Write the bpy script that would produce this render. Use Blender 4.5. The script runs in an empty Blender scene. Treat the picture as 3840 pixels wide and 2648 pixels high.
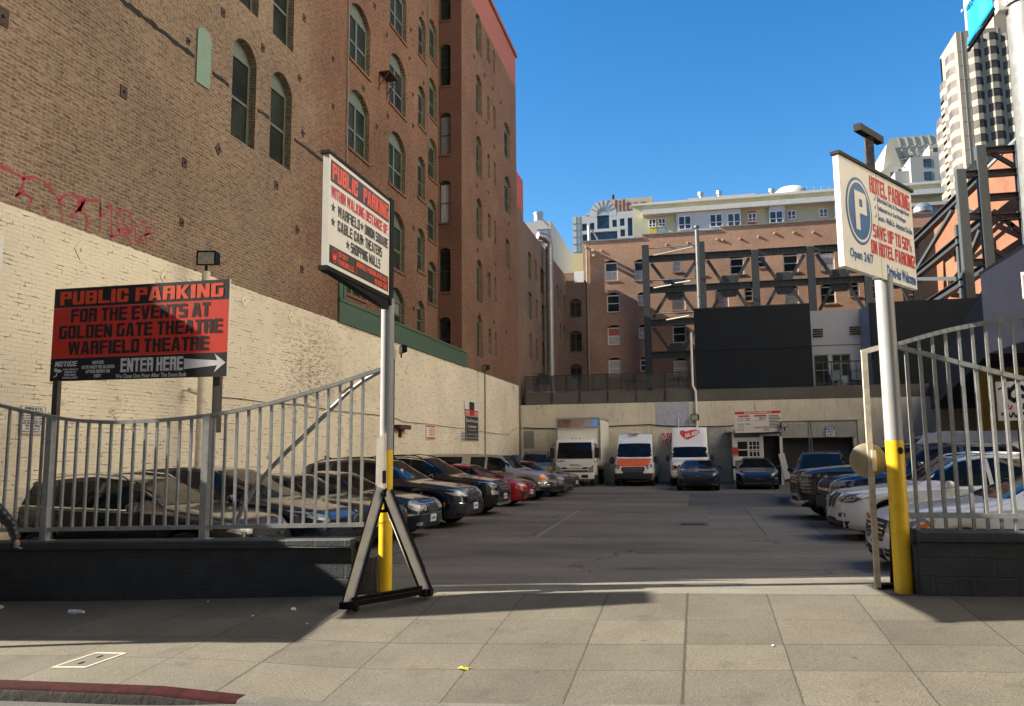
import bpy, bmesh, math, random
import numpy as np
from mathutils import Vector, Matrix
from mathutils.bvhtree import BVHTree
random.seed(7)
S = bpy.context.scene
COL = S.collection
R = math.radians

# ------------------------------------------------------------------ camera
EYE = 1.8
FPX = 3035.5                      # focal length in photograph pixels (3840 wide)
CXP, CYP = 1920.0, 1324.0
def _n(v): return v / np.linalg.norm(v)
_dY = _n(np.array([2624.1 - CXP, 1688.6 - CYP, FPX]))
_b = np.array([4282.8 - CXP, 1673.7 - CYP, FPX])
_up = _n(np.cross(_dY, _b))
if _up[1] > 0: _up = -_up
_dX = np.cross(_dY, _up)
if _dX[0] < 0: _dX = -_dX
ROT = np.array([_dX, _dY, _up])   # camera axes (x right, y down, z forward) -> world
cam = bpy.data.objects.new('camera', bpy.data.cameras.new('camera'))
COL.objects.link(cam)
_r = ROT @ np.array([1., 0, 0]); _u = ROT @ np.array([0, -1., 0]); _f = ROT @ np.array([0, 0, 1.])
cam.matrix_world = Matrix(((_r[0], _u[0], -_f[0], 0), (_r[1], _u[1], -_f[1], 0), (_r[2], _u[2], -_f[2], EYE), (0, 0, 0, 1)))
cam.data.sensor_fit = 'HORIZONTAL'; cam.data.sensor_width = 36.0
cam.data.lens = 36.0 * FPX / 3840.0
cam.data.clip_start = 0.1; cam.data.clip_end = 3000
S.camera = cam

# ------------------------------------------------------------------ light
SUN_EL, SUN_PHI = 30.5, 6.5       # elevation; degrees the sun stands behind the left (-X) direction, towards -Y
sdir = Vector((-math.cos(R(SUN_EL)) * math.cos(R(SUN_PHI)), -math.cos(R(SUN_EL)) * math.sin(R(SUN_PHI)), math.sin(R(SUN_EL))))
W = bpy.data.worlds.new('World'); S.world = W; W.use_nodes = True
wn = W.node_tree
sky = wn.nodes.new('ShaderNodeTexSky'); sky.sky_type = 'NISHITA'; sky.sun_disc = False
sky.sun_elevation = R(SUN_EL); sky.sun_rotation = math.atan2(sdir.x, sdir.y)
sky.air_density = 1.0; sky.dust_density = 0.4; sky.ozone_density = 2.2; sky.altitude = 50
bg = wn.nodes['Background']; bg.inputs[1].default_value = 0.058
hs = wn.nodes.new('ShaderNodeHueSaturation'); hs.inputs['Saturation'].default_value = 1.38
wn.links.new(sky.outputs[0], hs.inputs['Color']); wn.links.new(hs.outputs[0], bg.inputs[0])
sl = bpy.data.lights.new('sun', 'SUN'); sl.energy = 5.0; sl.angle = R(0.53); sl.color = (1.0, 0.9, 0.75)
so = bpy.data.objects.new('sun', sl); COL.objects.link(so)
so.rotation_euler = sdir.to_track_quat('Z', 'Y').to_euler(); so.location = (-60, -10, 60)
S.view_settings.view_transform = 'Standard'; S.view_settings.look = 'None'
S.view_settings.gamma = 1.0; S.view_settings.use_curve_mapping = False
S.view_settings.exposure = 1.95
S.render.engine = 'CYCLES'
S.cycles.max_bounces = 8; S.cycles.diffuse_bounces = 5; S.cycles.glossy_bounces = 4

# ------------------------------------------------------------------ measuring: where a sight line of the photograph meets a real plane
def _ray(px, py): return ROT @ np.array([px - CXP, py - CYP, FPX])
def on_y(px, py, Y): v = _ray(px, py); v = v * (Y / v[1]); return Vector((v[0], Y, v[2] + EYE))
def on_x(px, py, X): v = _ray(px, py); v = v * (X / v[0]); return Vector((X, v[1], v[2] + EYE))
def on_z(px, py, Z): v = _ray(px, py); v = v * ((Z - EYE) / v[2]); return Vector((v[0], v[1], Z))
def on_plane(px, py, P, N):
    v = Vector(_ray(px, py)); o = Vector((0, 0, EYE)); return o + v * ((P - o).dot(N) / v.dot(N))

# ------------------------------------------------------------------ objects
WM = {}
def thing(name, label, cat, loc=(0, 0, 0), group=None, rz=0.0):
    o = bpy.data.objects.new(name, None); COL.objects.link(o)
    o.empty_display_size = 0.2
    o.location = loc; o.rotation_euler = (0, 0, rz)
    o['label'] = label; o['category'] = cat
    if group: o['group'] = group
    WM[o.name] = Matrix.Translation(Vector(loc)) @ Matrix.Rotation(rz, 4, 'Z')
    return o
def tag(o, label, cat, group=None):
    o['label'] = label; o['category'] = cat
    if group: o['group'] = group
    return o
def place(o, loc, rz=0.0):
    o.location = loc; o.rotation_euler = (0, 0, rz)
def copy_tree(o, parent=None):
    c = o.copy(); COL.objects.link(c)
    if parent: c.parent = parent
    for ch in list(o.children): copy_tree(ch, c)
    return c

class MB:
    def __init__(s): s.v = []; s.f = []
    def add(s, vs, fs):
        n = len(s.v); s.v += [Vector(v) for v in vs]; s.f += [[i + n for i in f] for f in fs]; return s
    def quad(s, a, b, c, d): return s.add([a, b, c, d], [[0, 1, 2, 3]])
    def poly(s, pts): return s.add(pts, [list(range(len(pts)))])
    def box(s, x0, x1, y0, y1, z0, z1):
        return s.add([(x0, y0, z0), (x1, y0, z0), (x1, y1, z0), (x0, y1, z0), (x0, y0, z1), (x1, y0, z1), (x1, y1, z1), (x0, y1, z1)],
                     [[0, 3, 2, 1], [4, 5, 6, 7], [0, 1, 5, 4], [1, 2, 6, 5], [2, 3, 7, 6], [3, 0, 4, 7]])
    def obox(s, c, a, b, d):
        c, a, b, d = Vector(c), Vector(a), Vector(b), Vector(d)
        vs = [c + i * a + j * b + k * d for k in (-1, 1) for (i, j) in ((-1, -1), (1, -1), (1, 1), (-1, 1))]
        return s.add(vs, [[0, 3, 2, 1], [4, 5, 6, 7], [0, 1, 5, 4], [1, 2, 6, 5], [2, 3, 7, 6], [3, 0, 4, 7]])
    def bar(s, p, q, w, h, up=(0, 0, 1)):
        p, q = Vector(p), Vector(q); d = (q - p); a = d.normalized(); u = Vector(up)
        sd = a.cross(u)
        if sd.length < 1e-4: sd = a.cross(Vector((1, 0, 0)))
        sd.normalize(); u = sd.cross(a).normalized()
        return s.obox((p + q) / 2, d / 2, sd * (w / 2), u * (h / 2))
    def tube(s, pts, r, n=10, cap=True):
        pts = [Vector(p) for p in pts]; rings = []
        rs = r if isinstance(r, (list, tuple)) else [r] * len(pts)
        prev = None
        for i, p in enumerate(pts):
            d = (pts[min(i + 1, len(pts) - 1)] - pts[max(i - 1, 0)]).normalized()
            if prev is None:
                a = d.cross(Vector((0, 0, 1)))
                if a.length < 1e-3: a = Vector((1, 0, 0))
                a.normalize()
            else:
                a = prev - d * prev.dot(d); a.normalize()
            prev = a; b = d.cross(a)
            rings.append([p + (a * math.cos(t) + b * math.sin(t)) * rs[i] for t in [2 * math.pi * k / n for k in range(n)]])
        vs = [v for rg in rings for v in rg]; fs = []
        for i in range(len(pts) - 1):
            for k in range(n):
                fs.append([i * n + k, i * n + (k + 1) % n, (i + 1) * n + (k + 1) % n, (i + 1) * n + k])
        if cap: fs.append(list(range(n))[::-1]); fs.append([(len(pts) - 1) * n + k for k in range(n)])
        return s.add(vs, fs)
    def prism(s, pts, ext):
        pts = [Vector(p) for p in pts]; e = Vector(ext); n = len(pts)
        fs = [list(range(n))[::-1], [n + i for i in range(n)]] + [[i, (i + 1) % n, n + (i + 1) % n, n + i] for i in range(n)]
        return s.add(pts + [p + e for p in pts], fs)
    def lathe(s, prof, c, axis='z', n=24):
        c = Vector(c); vs = []; fs = []
        for (r, z) in prof:
            for k in range(n):
                t = 2 * math.pi * k / n; a, b = r * math.cos(t), r * math.sin(t)
                vs.append(c + (Vector((a, b, z)) if axis == 'z' else Vector((a, z, b)) if axis == 'y' else Vector((z, a, b))))
        m = len(prof)
        for i in range(m - 1):
            for k in range(n): fs.append([i * n + k, i * n + (k + 1) % n, (i + 1) * n + (k + 1) % n, (i + 1) * n + k])
        if prof[0][0] > 1e-4: fs.append(list(range(n))[::-1])
        if prof[-1][0] > 1e-4: fs.append([(m - 1) * n + k for k in range(n)])
        return s.add(vs, fs)
    def disc(s, c, rx, U, V, n=28, ext=None):
        c, U, V = Vector(c), Vector(U), Vector(V)
        pts = [c + U * (rx[0] * math.cos(2 * math.pi * k / n)) + V * (rx[1] * math.sin(2 * math.pi * k / n)) for k in range(n)]
        return s.prism(pts, ext) if ext is not None else s.poly(pts)
    def build(s, name, m, parent=None, smooth=False, bevel=0.0, sharp=35):
        me = bpy.data.meshes.new(name)
        vs = s.v
        if parent is not None:
            inv = WM.get(parent.name, Matrix()).inverted(); vs = [inv @ v for v in vs]
        me.from_pydata([tuple(v) for v in vs], [], s.f)
        bm = bmesh.new(); bm.from_mesh(me)
        bmesh.ops.remove_doubles(bm, verts=bm.verts, dist=1e-5)
        bmesh.ops.recalc_face_normals(bm, faces=bm.faces)
        if bevel > 0:
            es = [e for e in bm.edges if len(e.link_faces) == 2 and e.calc_face_angle(0) > 0.6]
            bmesh.ops.bevel(bm, geom=es, offset=bevel, segments=2, affect='EDGES', profile=0.6, clamp_overlap=True)
            smooth = True
        for f in bm.faces: f.smooth = smooth
        if smooth:
            for e in bm.edges:
                if len(e.link_faces) == 2 and e.calc_face_angle(0) > R(sharp): e.smooth = False
        bm.to_mesh(me); bm.free()
        if m: me.materials.append(m)
        o = bpy.data.objects.new(name, me); COL.objects.link(o)
        if parent is not None:
            o.parent = parent; WM[o.name] = WM.get(parent.name, Matrix())
        return o

_tc = {}
# heavy condensed capitals: 3 x 5 cells ("tl tr bl br" corners are cut round), or polygons for the slanted ones
_RH = [.185, .2, .17, .25, .195]
_GL = {}
for _l in """B 111/101/111/101/111 trbr|C 111/101/100/101/111 tltrblbr|D 111/101/101/101/111 trbr|E 111/100/111/100/111|F 111/100/111/100/100|G 111/100/101/101/111 tltrblbr|H 101/101/111/101/101|I 1/1/1/1/1|J 001/001/001/101/111 blbr
L 100/100/100/100/111|O 111/101/101/101/111 tltrblbr|P 111/101/111/100/100 tr|R 111/101/111/101/101 tr|S 111/100/111/001/111 tltrblbr|T 111/010/010/010/010|U 101/101/101/101/111 blbr|Q 111/101/101/101/111 tltrbl|0 111/101/101/101/111 tltrblbr|1 1/1/1/1/1
2 111/001/111/100/111 tltr|3 111/001/111/001/111 trbr|4 101/101/111/001/001|5 111/100/111/001/111 br|6 111/100/111/101/111 tltrblbr|7 111/001/001/001/001|8 111/101/111/101/111 tltrblbr|9 111/101/111/001/111 tltrblbr|$ 111/100/111/001/111 tltrblbr|- 000/000/111/000/000|. 0/0/0/0/1|! 1/1/1/0/1|: 0/1/0/0/1""".replace(chr(10), '|').split('|'):
    _p = _l.split(); _GL[_p[0]] = (_p[1].split('/'), _p[2] if len(_p) > 2 else '')
_GP = {'A': (1.05, [[(0, 0), (.34, 0), (.525, .8), (.525, 1), (.28, 1)], [(1.05, 0), (.77, 1), (.525, 1), (.525, .8), (.71, 0)], [(.384, .19), (.666, .19), (.631, .34), (.419, .34)]]), 'N': (1.0, [[(0, 0), (.34, 0), (.34, 1), (0, 1)], [(.66, 0), (1, 0), (1, 1), (.66, 1)], [(.34, 1), (.34, .48), (.66, 0), (.66, .52)]]),
       'M': (1.3, [[(0, 0), (.33, 0), (.33, 1), (0, 1)], [(.97, 0), (1.3, 0), (1.3, 1), (.97, 1)], [(.33, 1), (.33, .5), (.65, 0), (.65, .5)], [(.65, .5), (.65, 0), (.97, .5), (.97, 1)]]),
       'W': (1.45, [[(0, 1), (.34, 1), (.5, 0), (.2, 0)], [(1.45, 1), (1.25, 0), (.95, 0), (1.11, 1)], [(.5, 0), (.41, .55), (.56, 1), (.725, 1), (.725, .62)], [(.95, 0), (.725, .62), (.725, 1), (.89, 1), (1.04, .55)]]),
       'V': (1.05, [[(0, 1), (.37, 1), (.525, .3), (.525, 0), (.28, 0)], [(1.05, 1), (.77, 0), (.525, 0), (.525, .3), (.68, 1)]]),
       'Y': (1.02, [[(0, 1), (.37, 1), (.51, .68), (.51, .42), (.32, .42)], [(1.02, 1), (.7, .42), (.51, .42), (.51, .68), (.65, 1)], [(.32, 0), (.7, 0), (.7, .42), (.32, .42)]]),
       'K': (1.05, [[(0, 0), (.35, 0), (.35, 1), (0, 1)], [(.35, .64), (.66, 1), (1.04, 1), (.62, .52), (.35, .4)], [(.35, .4), (.62, .52), (1.05, 0), (.67, 0)]]),
       'Z': (.9, [[(0, .82), (.9, .82), (.9, 1), (0, 1)], [(0, 0), (.9, 0), (.9, .18), (0, .18)], [(0, .18), (.4, .18), (.9, .82), (.5, .82)]]),
       '/': (.7, [[(0, 0), (.25, 0), (.7, 1), (.45, 1)]]), '%': (1.3, [[(.4, 0), (.58, 0), (.9, 1), (.72, 1)], [(0, .5), (.38, .5), (.38, 1), (0, 1)], [(.92, 0), (1.3, 0), (1.3, .5), (.92, .5)]])}
def _glyph(ch):
    if ch in _GP: return _GP[ch]
    rows, cor = _GL.get(ch, _GL['O']); n = len(rows[0]); w = [.36, .26, .36] if n == 3 else [.37]
    if ch in 'T': w = [.27, .36, .27]
    if ch in '-.:': w = [.15, .2, .15][:n] if n == 3 else [.3]
    W_ = sum(w); X = [sum(w[:i]) for i in range(n + 1)]; Y = [1 - sum(_RH[:i]) for i in range(6)]; out = []
    for j, r in enumerate(rows):
        i = 0
        while i < n:
            if r[i] == '1':
                k = i
                while k < n and r[k] == '1': k += 1
                x0, x1, yt, yb = X[i], X[k], Y[j], Y[j + 1]; c = .13
                def cut(kx, ky, sx, sy): return [(kx, ky + sy * c), (kx + sx * c * .3, ky + sy * c * .3), (kx + sx * c, ky)]
                p = []
                p += cut(x0, yb, 1, 1) if 'bl' in cor and j == 4 and i == 0 else [(x0, yb)]
                p += cut(x1, yb, -1, 1)[::-1] if 'br' in cor and j == 4 and k == n else [(x1, yb)]
                p += cut(x1, yt, -1, -1) if 'tr' in cor and j == 0 and k == n else [(x1, yt)]
                p += cut(x0, yt, 1, -1)[::-1] if 'tl' in cor and j == 0 and i == 0 else [(x0, yt)]
                out.append(p); i = k
            else: i += 1
    return (W_, out)
def text2d(body, bold=0.03, shear=0.0):
    k = (body, bold, shear)
    if k in _tc: return _tc[k]
    vs, fs = [], []
    if body.upper() == body:
        x = 0.0
        for ch in body:
            if ch == ' ': x += .42; continue
            w, ps = _glyph(ch if ch != '&' else '8')
            for p in ps: fs.append([len(vs) + i for i in range(len(p))]); vs += [(x + a + shear * b_, b_) for a, b_ in p]
            x += w + .12
    else:
        cu = bpy.data.curves.new('lettering', 'FONT'); cu.body = body; cu.offset = bold * .8; cu.resolution_u = 2; cu.shear = shear; cu.space_character = 1 + bold
        ob = bpy.data.objects.new('lettering', cu); COL.objects.link(ob)
        me = ob.evaluated_get(bpy.context.evaluated_depsgraph_get()).to_mesh()
        vs = [(v.co.x, v.co.y) for v in me.vertices]; fs = [list(p.vertices) for p in me.polygons]
        ob.to_mesh_clear(); bpy.data.objects.remove(ob); bpy.data.curves.remove(cu)
    x0 = min(v[0] for v in vs); x1 = max(v[0] for v in vs); y0 = min(v[1] for v in vs); y1 = max(v[1] for v in vs)
    _tc[k] = ([((x - x0) / (x1 - x0), (y - y0) / (y1 - y0)) for x, y in vs], fs)
    return _tc[k]

class Board:
    """a flat board: origin O (lower left), U right, V up (metres), N towards the reader"""
    def __init__(s, O, U, V):
        s.O, s.U, s.V = Vector(O), Vector(U).normalized(), Vector(V).normalized(); s.N = s.U.cross(s.V).normalized()
    def p(s, u, v, d=0.0): return s.O + s.U * u + s.V * v + s.N * d
    def rect(s, mb, u0, u1, v0, v1, d0=0.0, d1=0.0015): return mb.prism([s.p(u0, v0, d0), s.p(u1, v0, d0), s.p(u1, v1, d0), s.p(u0, v1, d0)], s.N * (d1 - d0))
    def shape(s, mb, pts, d0, d1): return mb.prism([s.p(u, v, d0) for u, v in pts], s.N * (d1 - d0))
    def text(s, mb, body, u0, v0, w, h, d=0.003, bold=0.03, shear=0.0, rot=0.0):
        vs, fs = text2d(body, bold, shear); c, sn = math.cos(rot), math.sin(rot)
        P = []
        for x, y in vs:
            a, b = (x - .5) * w, (y - .5) * h
            P.append(s.p(u0 + w / 2 + a * c - b * sn, v0 + h / 2 + a * sn + b * c, d))
        mb.add(P, fs); return mb
    def line(s, name, m, parent, *a, **k): b = MB(); s.text(b, *a, **k); return b.build(name, m, parent)
    def oval(s, mb, u, v, ru, rv, d0, d1, n=40): return mb.disc(s.p(u, v, d0), (ru, rv), s.U, s.V, n, s.N * (d1 - d0))
    def star(s, mb, u, v, r, d0, d1):
        return s.shape(mb, [(u + (r if k % 2 == 0 else r * .42) * math.sin(k * math.pi / 5), v + (r if k % 2 == 0 else r * .42) * math.cos(k * math.pi / 5)) for k in range(10)], d0, d1)

# ------------------------------------------------------------------ materials
def nd(nt, t, ins=None, **at):
    n = nt.nodes.new(t)
    for k, v in at.items(): setattr(n, k, v)
    for k, v in (ins or {}).items():
        sck = n.inputs[k]
        if isinstance(v, bpy.types.NodeSocket): nt.links.new(v, sck)
        else: sck.default_value = v
    return n
def c4(c): return (c[0], c[1], c[2], 1.0)
def mixc(nt, f, a, b, mode='MIX'):
    n = nt.nodes.new('ShaderNodeMix'); n.data_type = 'RGBA'; n.blend_type = mode
    for i, v in ((0, f), (6, a), (7, b)):
        if isinstance(v, bpy.types.NodeSocket): nt.links.new(v, n.inputs[i])
        else: n.inputs[i].default_value = c4(v) if i and len(v) == 3 else v
    return n.outputs[2]
def math_(nt, op, a, b=0.0, clamp=False):
    n = nt.nodes.new('ShaderNodeMath'); n.operation = op; n.use_clamp = clamp
    for i, v in enumerate((a, b)):
        if isinstance(v, bpy.types.NodeSocket): nt.links.new(v, n.inputs[i])
        else: n.inputs[i].default_value = v
    return n.outputs[0]
def noise(nt, vec, scale, detail=4, rough=.6): return nd(nt, 'ShaderNodeTexNoise', {'Vector': vec, 'Scale': scale, 'Detail': detail, 'Roughness': rough}).outputs[0]
def ramp(nt, f, a, b):
    n = nt.nodes.new('ShaderNodeMapRange'); n.clamp = True
    nt.links.new(f, n.inputs[0]); n.inputs[1].default_value = a; n.inputs[2].default_value = b; return n.outputs[0]
def newmat(name):
    m = bpy.data.materials.new(name); m.use_nodes = True; nt = m.node_tree
    return m, nt, nt.nodes['Principled BSDF']
def pos(nt): return nt.nodes.new('ShaderNodeNewGeometry').outputs['Position']
def objc(nt): return nt.nodes.new('ShaderNodeTexCoord').outputs['Object']
def M(name, col, rough=.6, metal=0.0, var=.18, scale=6.0, bump=0.0, bscale=60.0, coat=0.0, spec=.5, stretch=None, dirt=None):
    m, nt, p = newmat(name); v = objc(nt)
    if stretch: v = nd(nt, 'ShaderNodeMapping', {'Vector': v, 'Scale': stretch}).outputs[0]
    n = noise(nt, v, scale, 5, .65)
    lo = [c * (1 - var) for c in col]; hi = [min(1, c * (1 + var)) for c in col]
    c = mixc(nt, ramp(nt, n, .3, .7), lo, hi)
    if dirt: c = mixc(nt, math_(nt, 'MULTIPLY', ramp(nt, noise(nt, v, scale * .6, 6, .75), .52, .7), dirt[3]), c, dirt[:3])
    nt.links.new(c, p.inputs['Base Color'])
    p.inputs['Roughness'].default_value = rough; p.inputs['Metallic'].default_value = metal
    p.inputs['Coat Weight'].default_value = coat; p.inputs['Specular IOR Level'].default_value = spec
    if coat: p.inputs['Coat Roughness'].default_value = .04
    if bump:
        b = nd(nt, 'ShaderNodeBump', {'Height': noise(nt, v, bscale, 4, .6), 'Strength': bump, 'Distance': .01})
        nt.links.new(b.outputs[0], p.inputs['Normal'])
    return m
def wall_uv(nt):
    g = nt.nodes.new('ShaderNodeNewGeometry')
    sp = nd(nt, 'ShaderNodeSeparateXYZ', {0: g.outputs['Position']}); sn = nd(nt, 'ShaderNodeSeparateXYZ', {0: g.outputs['True Normal']})
    f = math_(nt, 'GREATER_THAN', math_(nt, 'ABSOLUTE', sn.outputs[0]), .6)
    u = math_(nt, 'ADD', math_(nt, 'MULTIPLY', sp.outputs[0], math_(nt, 'SUBTRACT', 1.0, f)), math_(nt, 'MULTIPLY', sp.outputs[1], f))
    return nd(nt, 'ShaderNodeCombineXYZ', {0: u, 1: sp.outputs[2]}).outputs[0], u, sp
def brick(name, c1, c2, mortar, smear=.5, bw=.215, bh=.072, ms=.009, dark=(.05, .04, .035), darkf=.35, bump=.5, tint=None, paint=None, red=None):
    m, nt, p = newmat(name); uv, u, sp = wall_uv(nt); P = sp.inputs[0].links[0].from_socket
    wob = nd(nt, 'ShaderNodeTexNoise', {'Vector': P, 'Scale': 5.0, 'Detail': 2.0}).outputs[1]
    uv = nd(nt, 'ShaderNodeVectorMath', {0: uv, 1: nd(nt, 'ShaderNodeVectorMath', {0: wob, 'Scale': .035}, operation='SCALE').outputs[0]}, operation='ADD').outputs[0]
    b = nd(nt, 'ShaderNodeTexBrick', {'Vector': uv, 'Color1': c4(c1), 'Color2': c4(c2), 'Mortar': c4(mortar), 'Scale': 1.0, 'Mortar Size': ms, 'Mortar Smooth': .35, 'Bias': 0.0, 'Brick Width': bw, 'Row Height': bh})
    st = nd(nt, 'ShaderNodeMapping', {'Vector': uv, 'Scale': (4.5, 14.0, 1.0)}).outputs[0]
    sm = math_(nt, 'MULTIPLY', ramp(nt, noise(nt, st, 1.0, 6, .82), .43, .6), smear)
    c = mixc(nt, sm, b.outputs[0], mortar)
    c = mixc(nt, math_(nt, 'MULTIPLY', ramp(nt, noise(nt, st, 1.5, 6, .8), .52, .66), darkf), c, dark)
    c = mixc(nt, math_(nt, 'MULTIPLY', ramp(nt, noise(nt, P, .8, 6, .72), .5, .7), smear * .3), c, mortar)
    big = noise(nt, P, .35, 5, .6)
    c = mixc(nt, ramp(nt, big, .3, .7), mixc(nt, 1.0, c, (.78, .76, .74), 'MULTIPLY'), mixc(nt, 1.0, c, (1.12, 1.1, 1.06), 'MULTIPLY'))
    if tint:   # the wall's own colour drifts to another brick along u
        c = mixc(nt, ramp(nt, math_(nt, 'ADD', u, math_(nt, 'MULTIPLY', noise(nt, P, .6), 3.0)), tint[0], tint[1]), c, mixc(nt, 1.0, c, tint[2], 'MULTIPLY'))
    hgt = math_(nt, 'SUBTRACT', 1.0, b.outputs[1])
    if red:    # a painted band at the top of the wall
        rc = mixc(nt, ramp(nt, noise(nt, st, .8, 4), .6, .72), red[2], [x * .55 for x in red[2]])
        f = math_(nt, 'MULTIPLY', math_(nt, 'GREATER_THAN', sp.outputs[2], red[0]), math_(nt, 'GREATER_THAN', u, red[1]))
        c = mixc(nt, f, c, rc)
    if paint:  # whitewash up to a height
        pz, pc = paint
        pcol = mixc(nt, ramp(nt, noise(nt, P, .5, 5, .6), .3, .7), [x * .86 for x in pc], [min(1, x * 1.1) for x in pc])
        crack = math_(nt, 'MULTIPLY', b.outputs[1], ramp(nt, noise(nt, st, .55, 5, .75), .53, .6))
        pcol = mixc(nt, math_(nt, 'MULTIPLY', crack, .85), pcol, (.09, .06, .045))
        spk = math_(nt, 'MULTIPLY', ramp(nt, noise(nt, st, 2.4, 4, .75), .64, .69), .55)
        pcol = mixc(nt, spk, pcol, (.16, .1, .07))
        pm = math_(nt, 'MULTIPLY', ramp(nt, noise(nt, nd(nt, 'ShaderNodeMapping', {'Vector': uv, 'Scale': (.5, .8, 1)}).outputs[0], 1.1, 6, .7), .62, .67), ramp(nt, noise(nt, st, 1.1, 4, .7), .47, .53))
        pcol = mixc(nt, math_(nt, 'MULTIPLY', pm, .8), pcol, c)
        dd = nd(nt, 'ShaderNodeVectorMath', {0: nd(nt, 'ShaderNodeMapping', {'Vector': P, 'Scale': (0, .42, .55)}).outputs[0], 1: (0, 20.6 * .42, 4.1 * .55)}, operation='DISTANCE').outputs[1]
        pk = math_(nt, 'MULTIPLY', math_(nt, 'SUBTRACT', 1.0, ramp(nt, dd, .1, 1.1)), ramp(nt, noise(nt, st, .9, 6, .78), .5, .56))
        pcol = mixc(nt, math_(nt, 'MULTIPLY', pk, .85), pcol, (.17, .1, .06))
        edge = math_(nt, 'LESS_THAN', math_(nt, 'ADD', sp.outputs[2], math_(nt, 'MULTIPLY', math_(nt, 'SUBTRACT', noise(nt, P, 4.0, 3), .5), .10)), pz)
        c = mixc(nt, edge, c, pcol)
    nt.links.new(c, p.inputs['Base Color']); p.inputs['Roughness'].default_value = .9; p.inputs['Specular IOR Level'].default_value = .25
    h = math_(nt, 'ADD', hgt, math_(nt, 'MULTIPLY', noise(nt, st, 2.0, 4, .7), 1.0))
    bp = nd(nt, 'ShaderNodeBump', {'Height': h, 'Strength': bump, 'Distance': .012})
    nt.links.new(bp.outputs[0], p.inputs['Normal'])
    return m
def ground(name, col, fine=90.0, finev=.35, big=.6, bigv=.25, rough=.9, stains=None, cracks=None, bump=.35, stretch=(1, 1, 1), spots=0.0):
    m, nt, p = newmat(name); P = pos(nt)
    Q = nd(nt, 'ShaderNodeMapping', {'Vector': P, 'Scale': stretch}).outputs[0]
    f = ramp(nt, noise(nt, P, fine, 3, .7), .3, .7)
    c = mixc(nt, f, [x * (1 - finev) for x in col], [min(1, x * (1 + finev)) for x in col])
    g = ramp(nt, noise(nt, Q, big, 6, .62), .3, .7)
    c = mixc(nt, g, mixc(nt, 1.0, c, (1 - bigv,) * 3, 'MULTIPLY'), mixc(nt, 1.0, c, (1 + bigv,) * 3, 'MULTIPLY'))
    if cracks:
        ve = nd(nt, 'ShaderNodeTexVoronoi', {'Vector': nd(nt, 'ShaderNodeVectorMath', {0: P, 1: nd(nt, 'ShaderNodeVectorMath', {0: nd(nt, 'ShaderNodeTexNoise', {'Vector': P, 'Scale': 1.2, 'Detail': 4.0}).outputs[1], 'Scale': .9}, operation='SCALE').outputs[0]}, operation='ADD').outputs[0], 'Scale': cracks[0]}, feature='DISTANCE_TO_EDGE')
        c = mixc(nt, math_(nt, 'MULTIPLY', math_(nt, 'MULTIPLY', math_(nt, 'LESS_THAN', ve.outputs[0], cracks[1]), ramp(nt, noise(nt, P, .5, 3), .45, .55)), .8), c, (.02, .018, .016))
    if stains: c = mixc(nt, math_(nt, 'MULTIPLY', ramp(nt, noise(nt, Q, big * 2.3, 5, .7), .56, .72), stains[3]), c, stains[:3])
    if spots:
        vo = nd(nt, 'ShaderNodeTexVoronoi', {'Vector': P, 'Scale': 2.1, 'Randomness': 1.0})
        sc = nd(nt, 'ShaderNodeSeparateColor', {0: vo.outputs['Color']})
        msk = math_(nt, 'MULTIPLY', math_(nt, 'LESS_THAN', vo.outputs['Distance'], .06), math_(nt, 'GREATER_THAN', sc.outputs[0], .45))
        c = mixc(nt, math_(nt, 'MULTIPLY', msk, spots), c, (.05, .045, .04))
    nt.links.new(c, p.inputs['Base Color']); p.inputs['Roughness'].default_value = rough; p.inputs['Specular IOR Level'].default_value = .3
    bp = nd(nt, 'ShaderNodeBump', {'Height': noise(nt, P, fine * .8, 4, .7), 'Strength': bump, 'Distance': .006})
    nt.links.new(bp.outputs[0], p.inputs['Normal'])
    return m
def stained(name, col, streak=(.08, .06, .045), amt=.6, rust=(.25, .09, .04), rustf=.35, rough=.85):
    """painted concrete with drips, scuffs and flaking"""
    m, nt, p = newmat(name); P = pos(nt)
    c = mixc(nt, ramp(nt, noise(nt, P, .45, 5, .6), .3, .7), [x * .8 for x in col], [min(1, x * 1.1) for x in col])
    V = nd(nt, 'ShaderNodeMapping', {'Vector': P, 'Scale': (5.0, 5.0, .45)}).outputs[0]
    c = mixc(nt, math_(nt, 'MULTIPLY', ramp(nt, noise(nt, V, 1.3, 5, .75), .55, .75), amt), c, streak)
    c = mixc(nt, math_(nt, 'MULTIPLY', ramp(nt, noise(nt, P, .55, 7, .78), .6, .66), rustf), c, rust)
    c = mixc(nt, math_(nt, 'MULTIPLY', ramp(nt, noise(nt, P, 3.0, 6, .8), .6, .68), amt), c, streak)
    nt.links.new(c, p.inputs['Base Color']); p.inputs['Roughness'].default_value = rough; p.inputs['Specular IOR Level'].default_value = .3
    bp = nd(nt, 'ShaderNodeBump', {'Height': noise(nt, P, 9.0, 6, .7), 'Strength': .25, 'Distance': .01})
    nt.links.new(bp.outputs[0], p.inputs['Normal'])
    return m
def glass(name, col=(.015, .018, .022), rough=.04, spec=.9):
    m, nt, p = newmat(name); P = pos(nt)
    c = mixc(nt, ramp(nt, noise(nt, P, .9, 3), .35, .65), [x * .6 for x in col], [x * 1.5 for x in col])
    nt.links.new(c, p.inputs['Base Color']); p.inputs['Roughness'].default_value = rough; p.inputs['Specular IOR Level'].default_value = spec
    bp = nd(nt, 'ShaderNodeBump', {'Height': noise(nt, P, 1.3, 2), 'Strength': .04, 'Distance': .05})
    nt.links.new(bp.outputs[0], p.inputs['Normal'])
    return m

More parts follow.
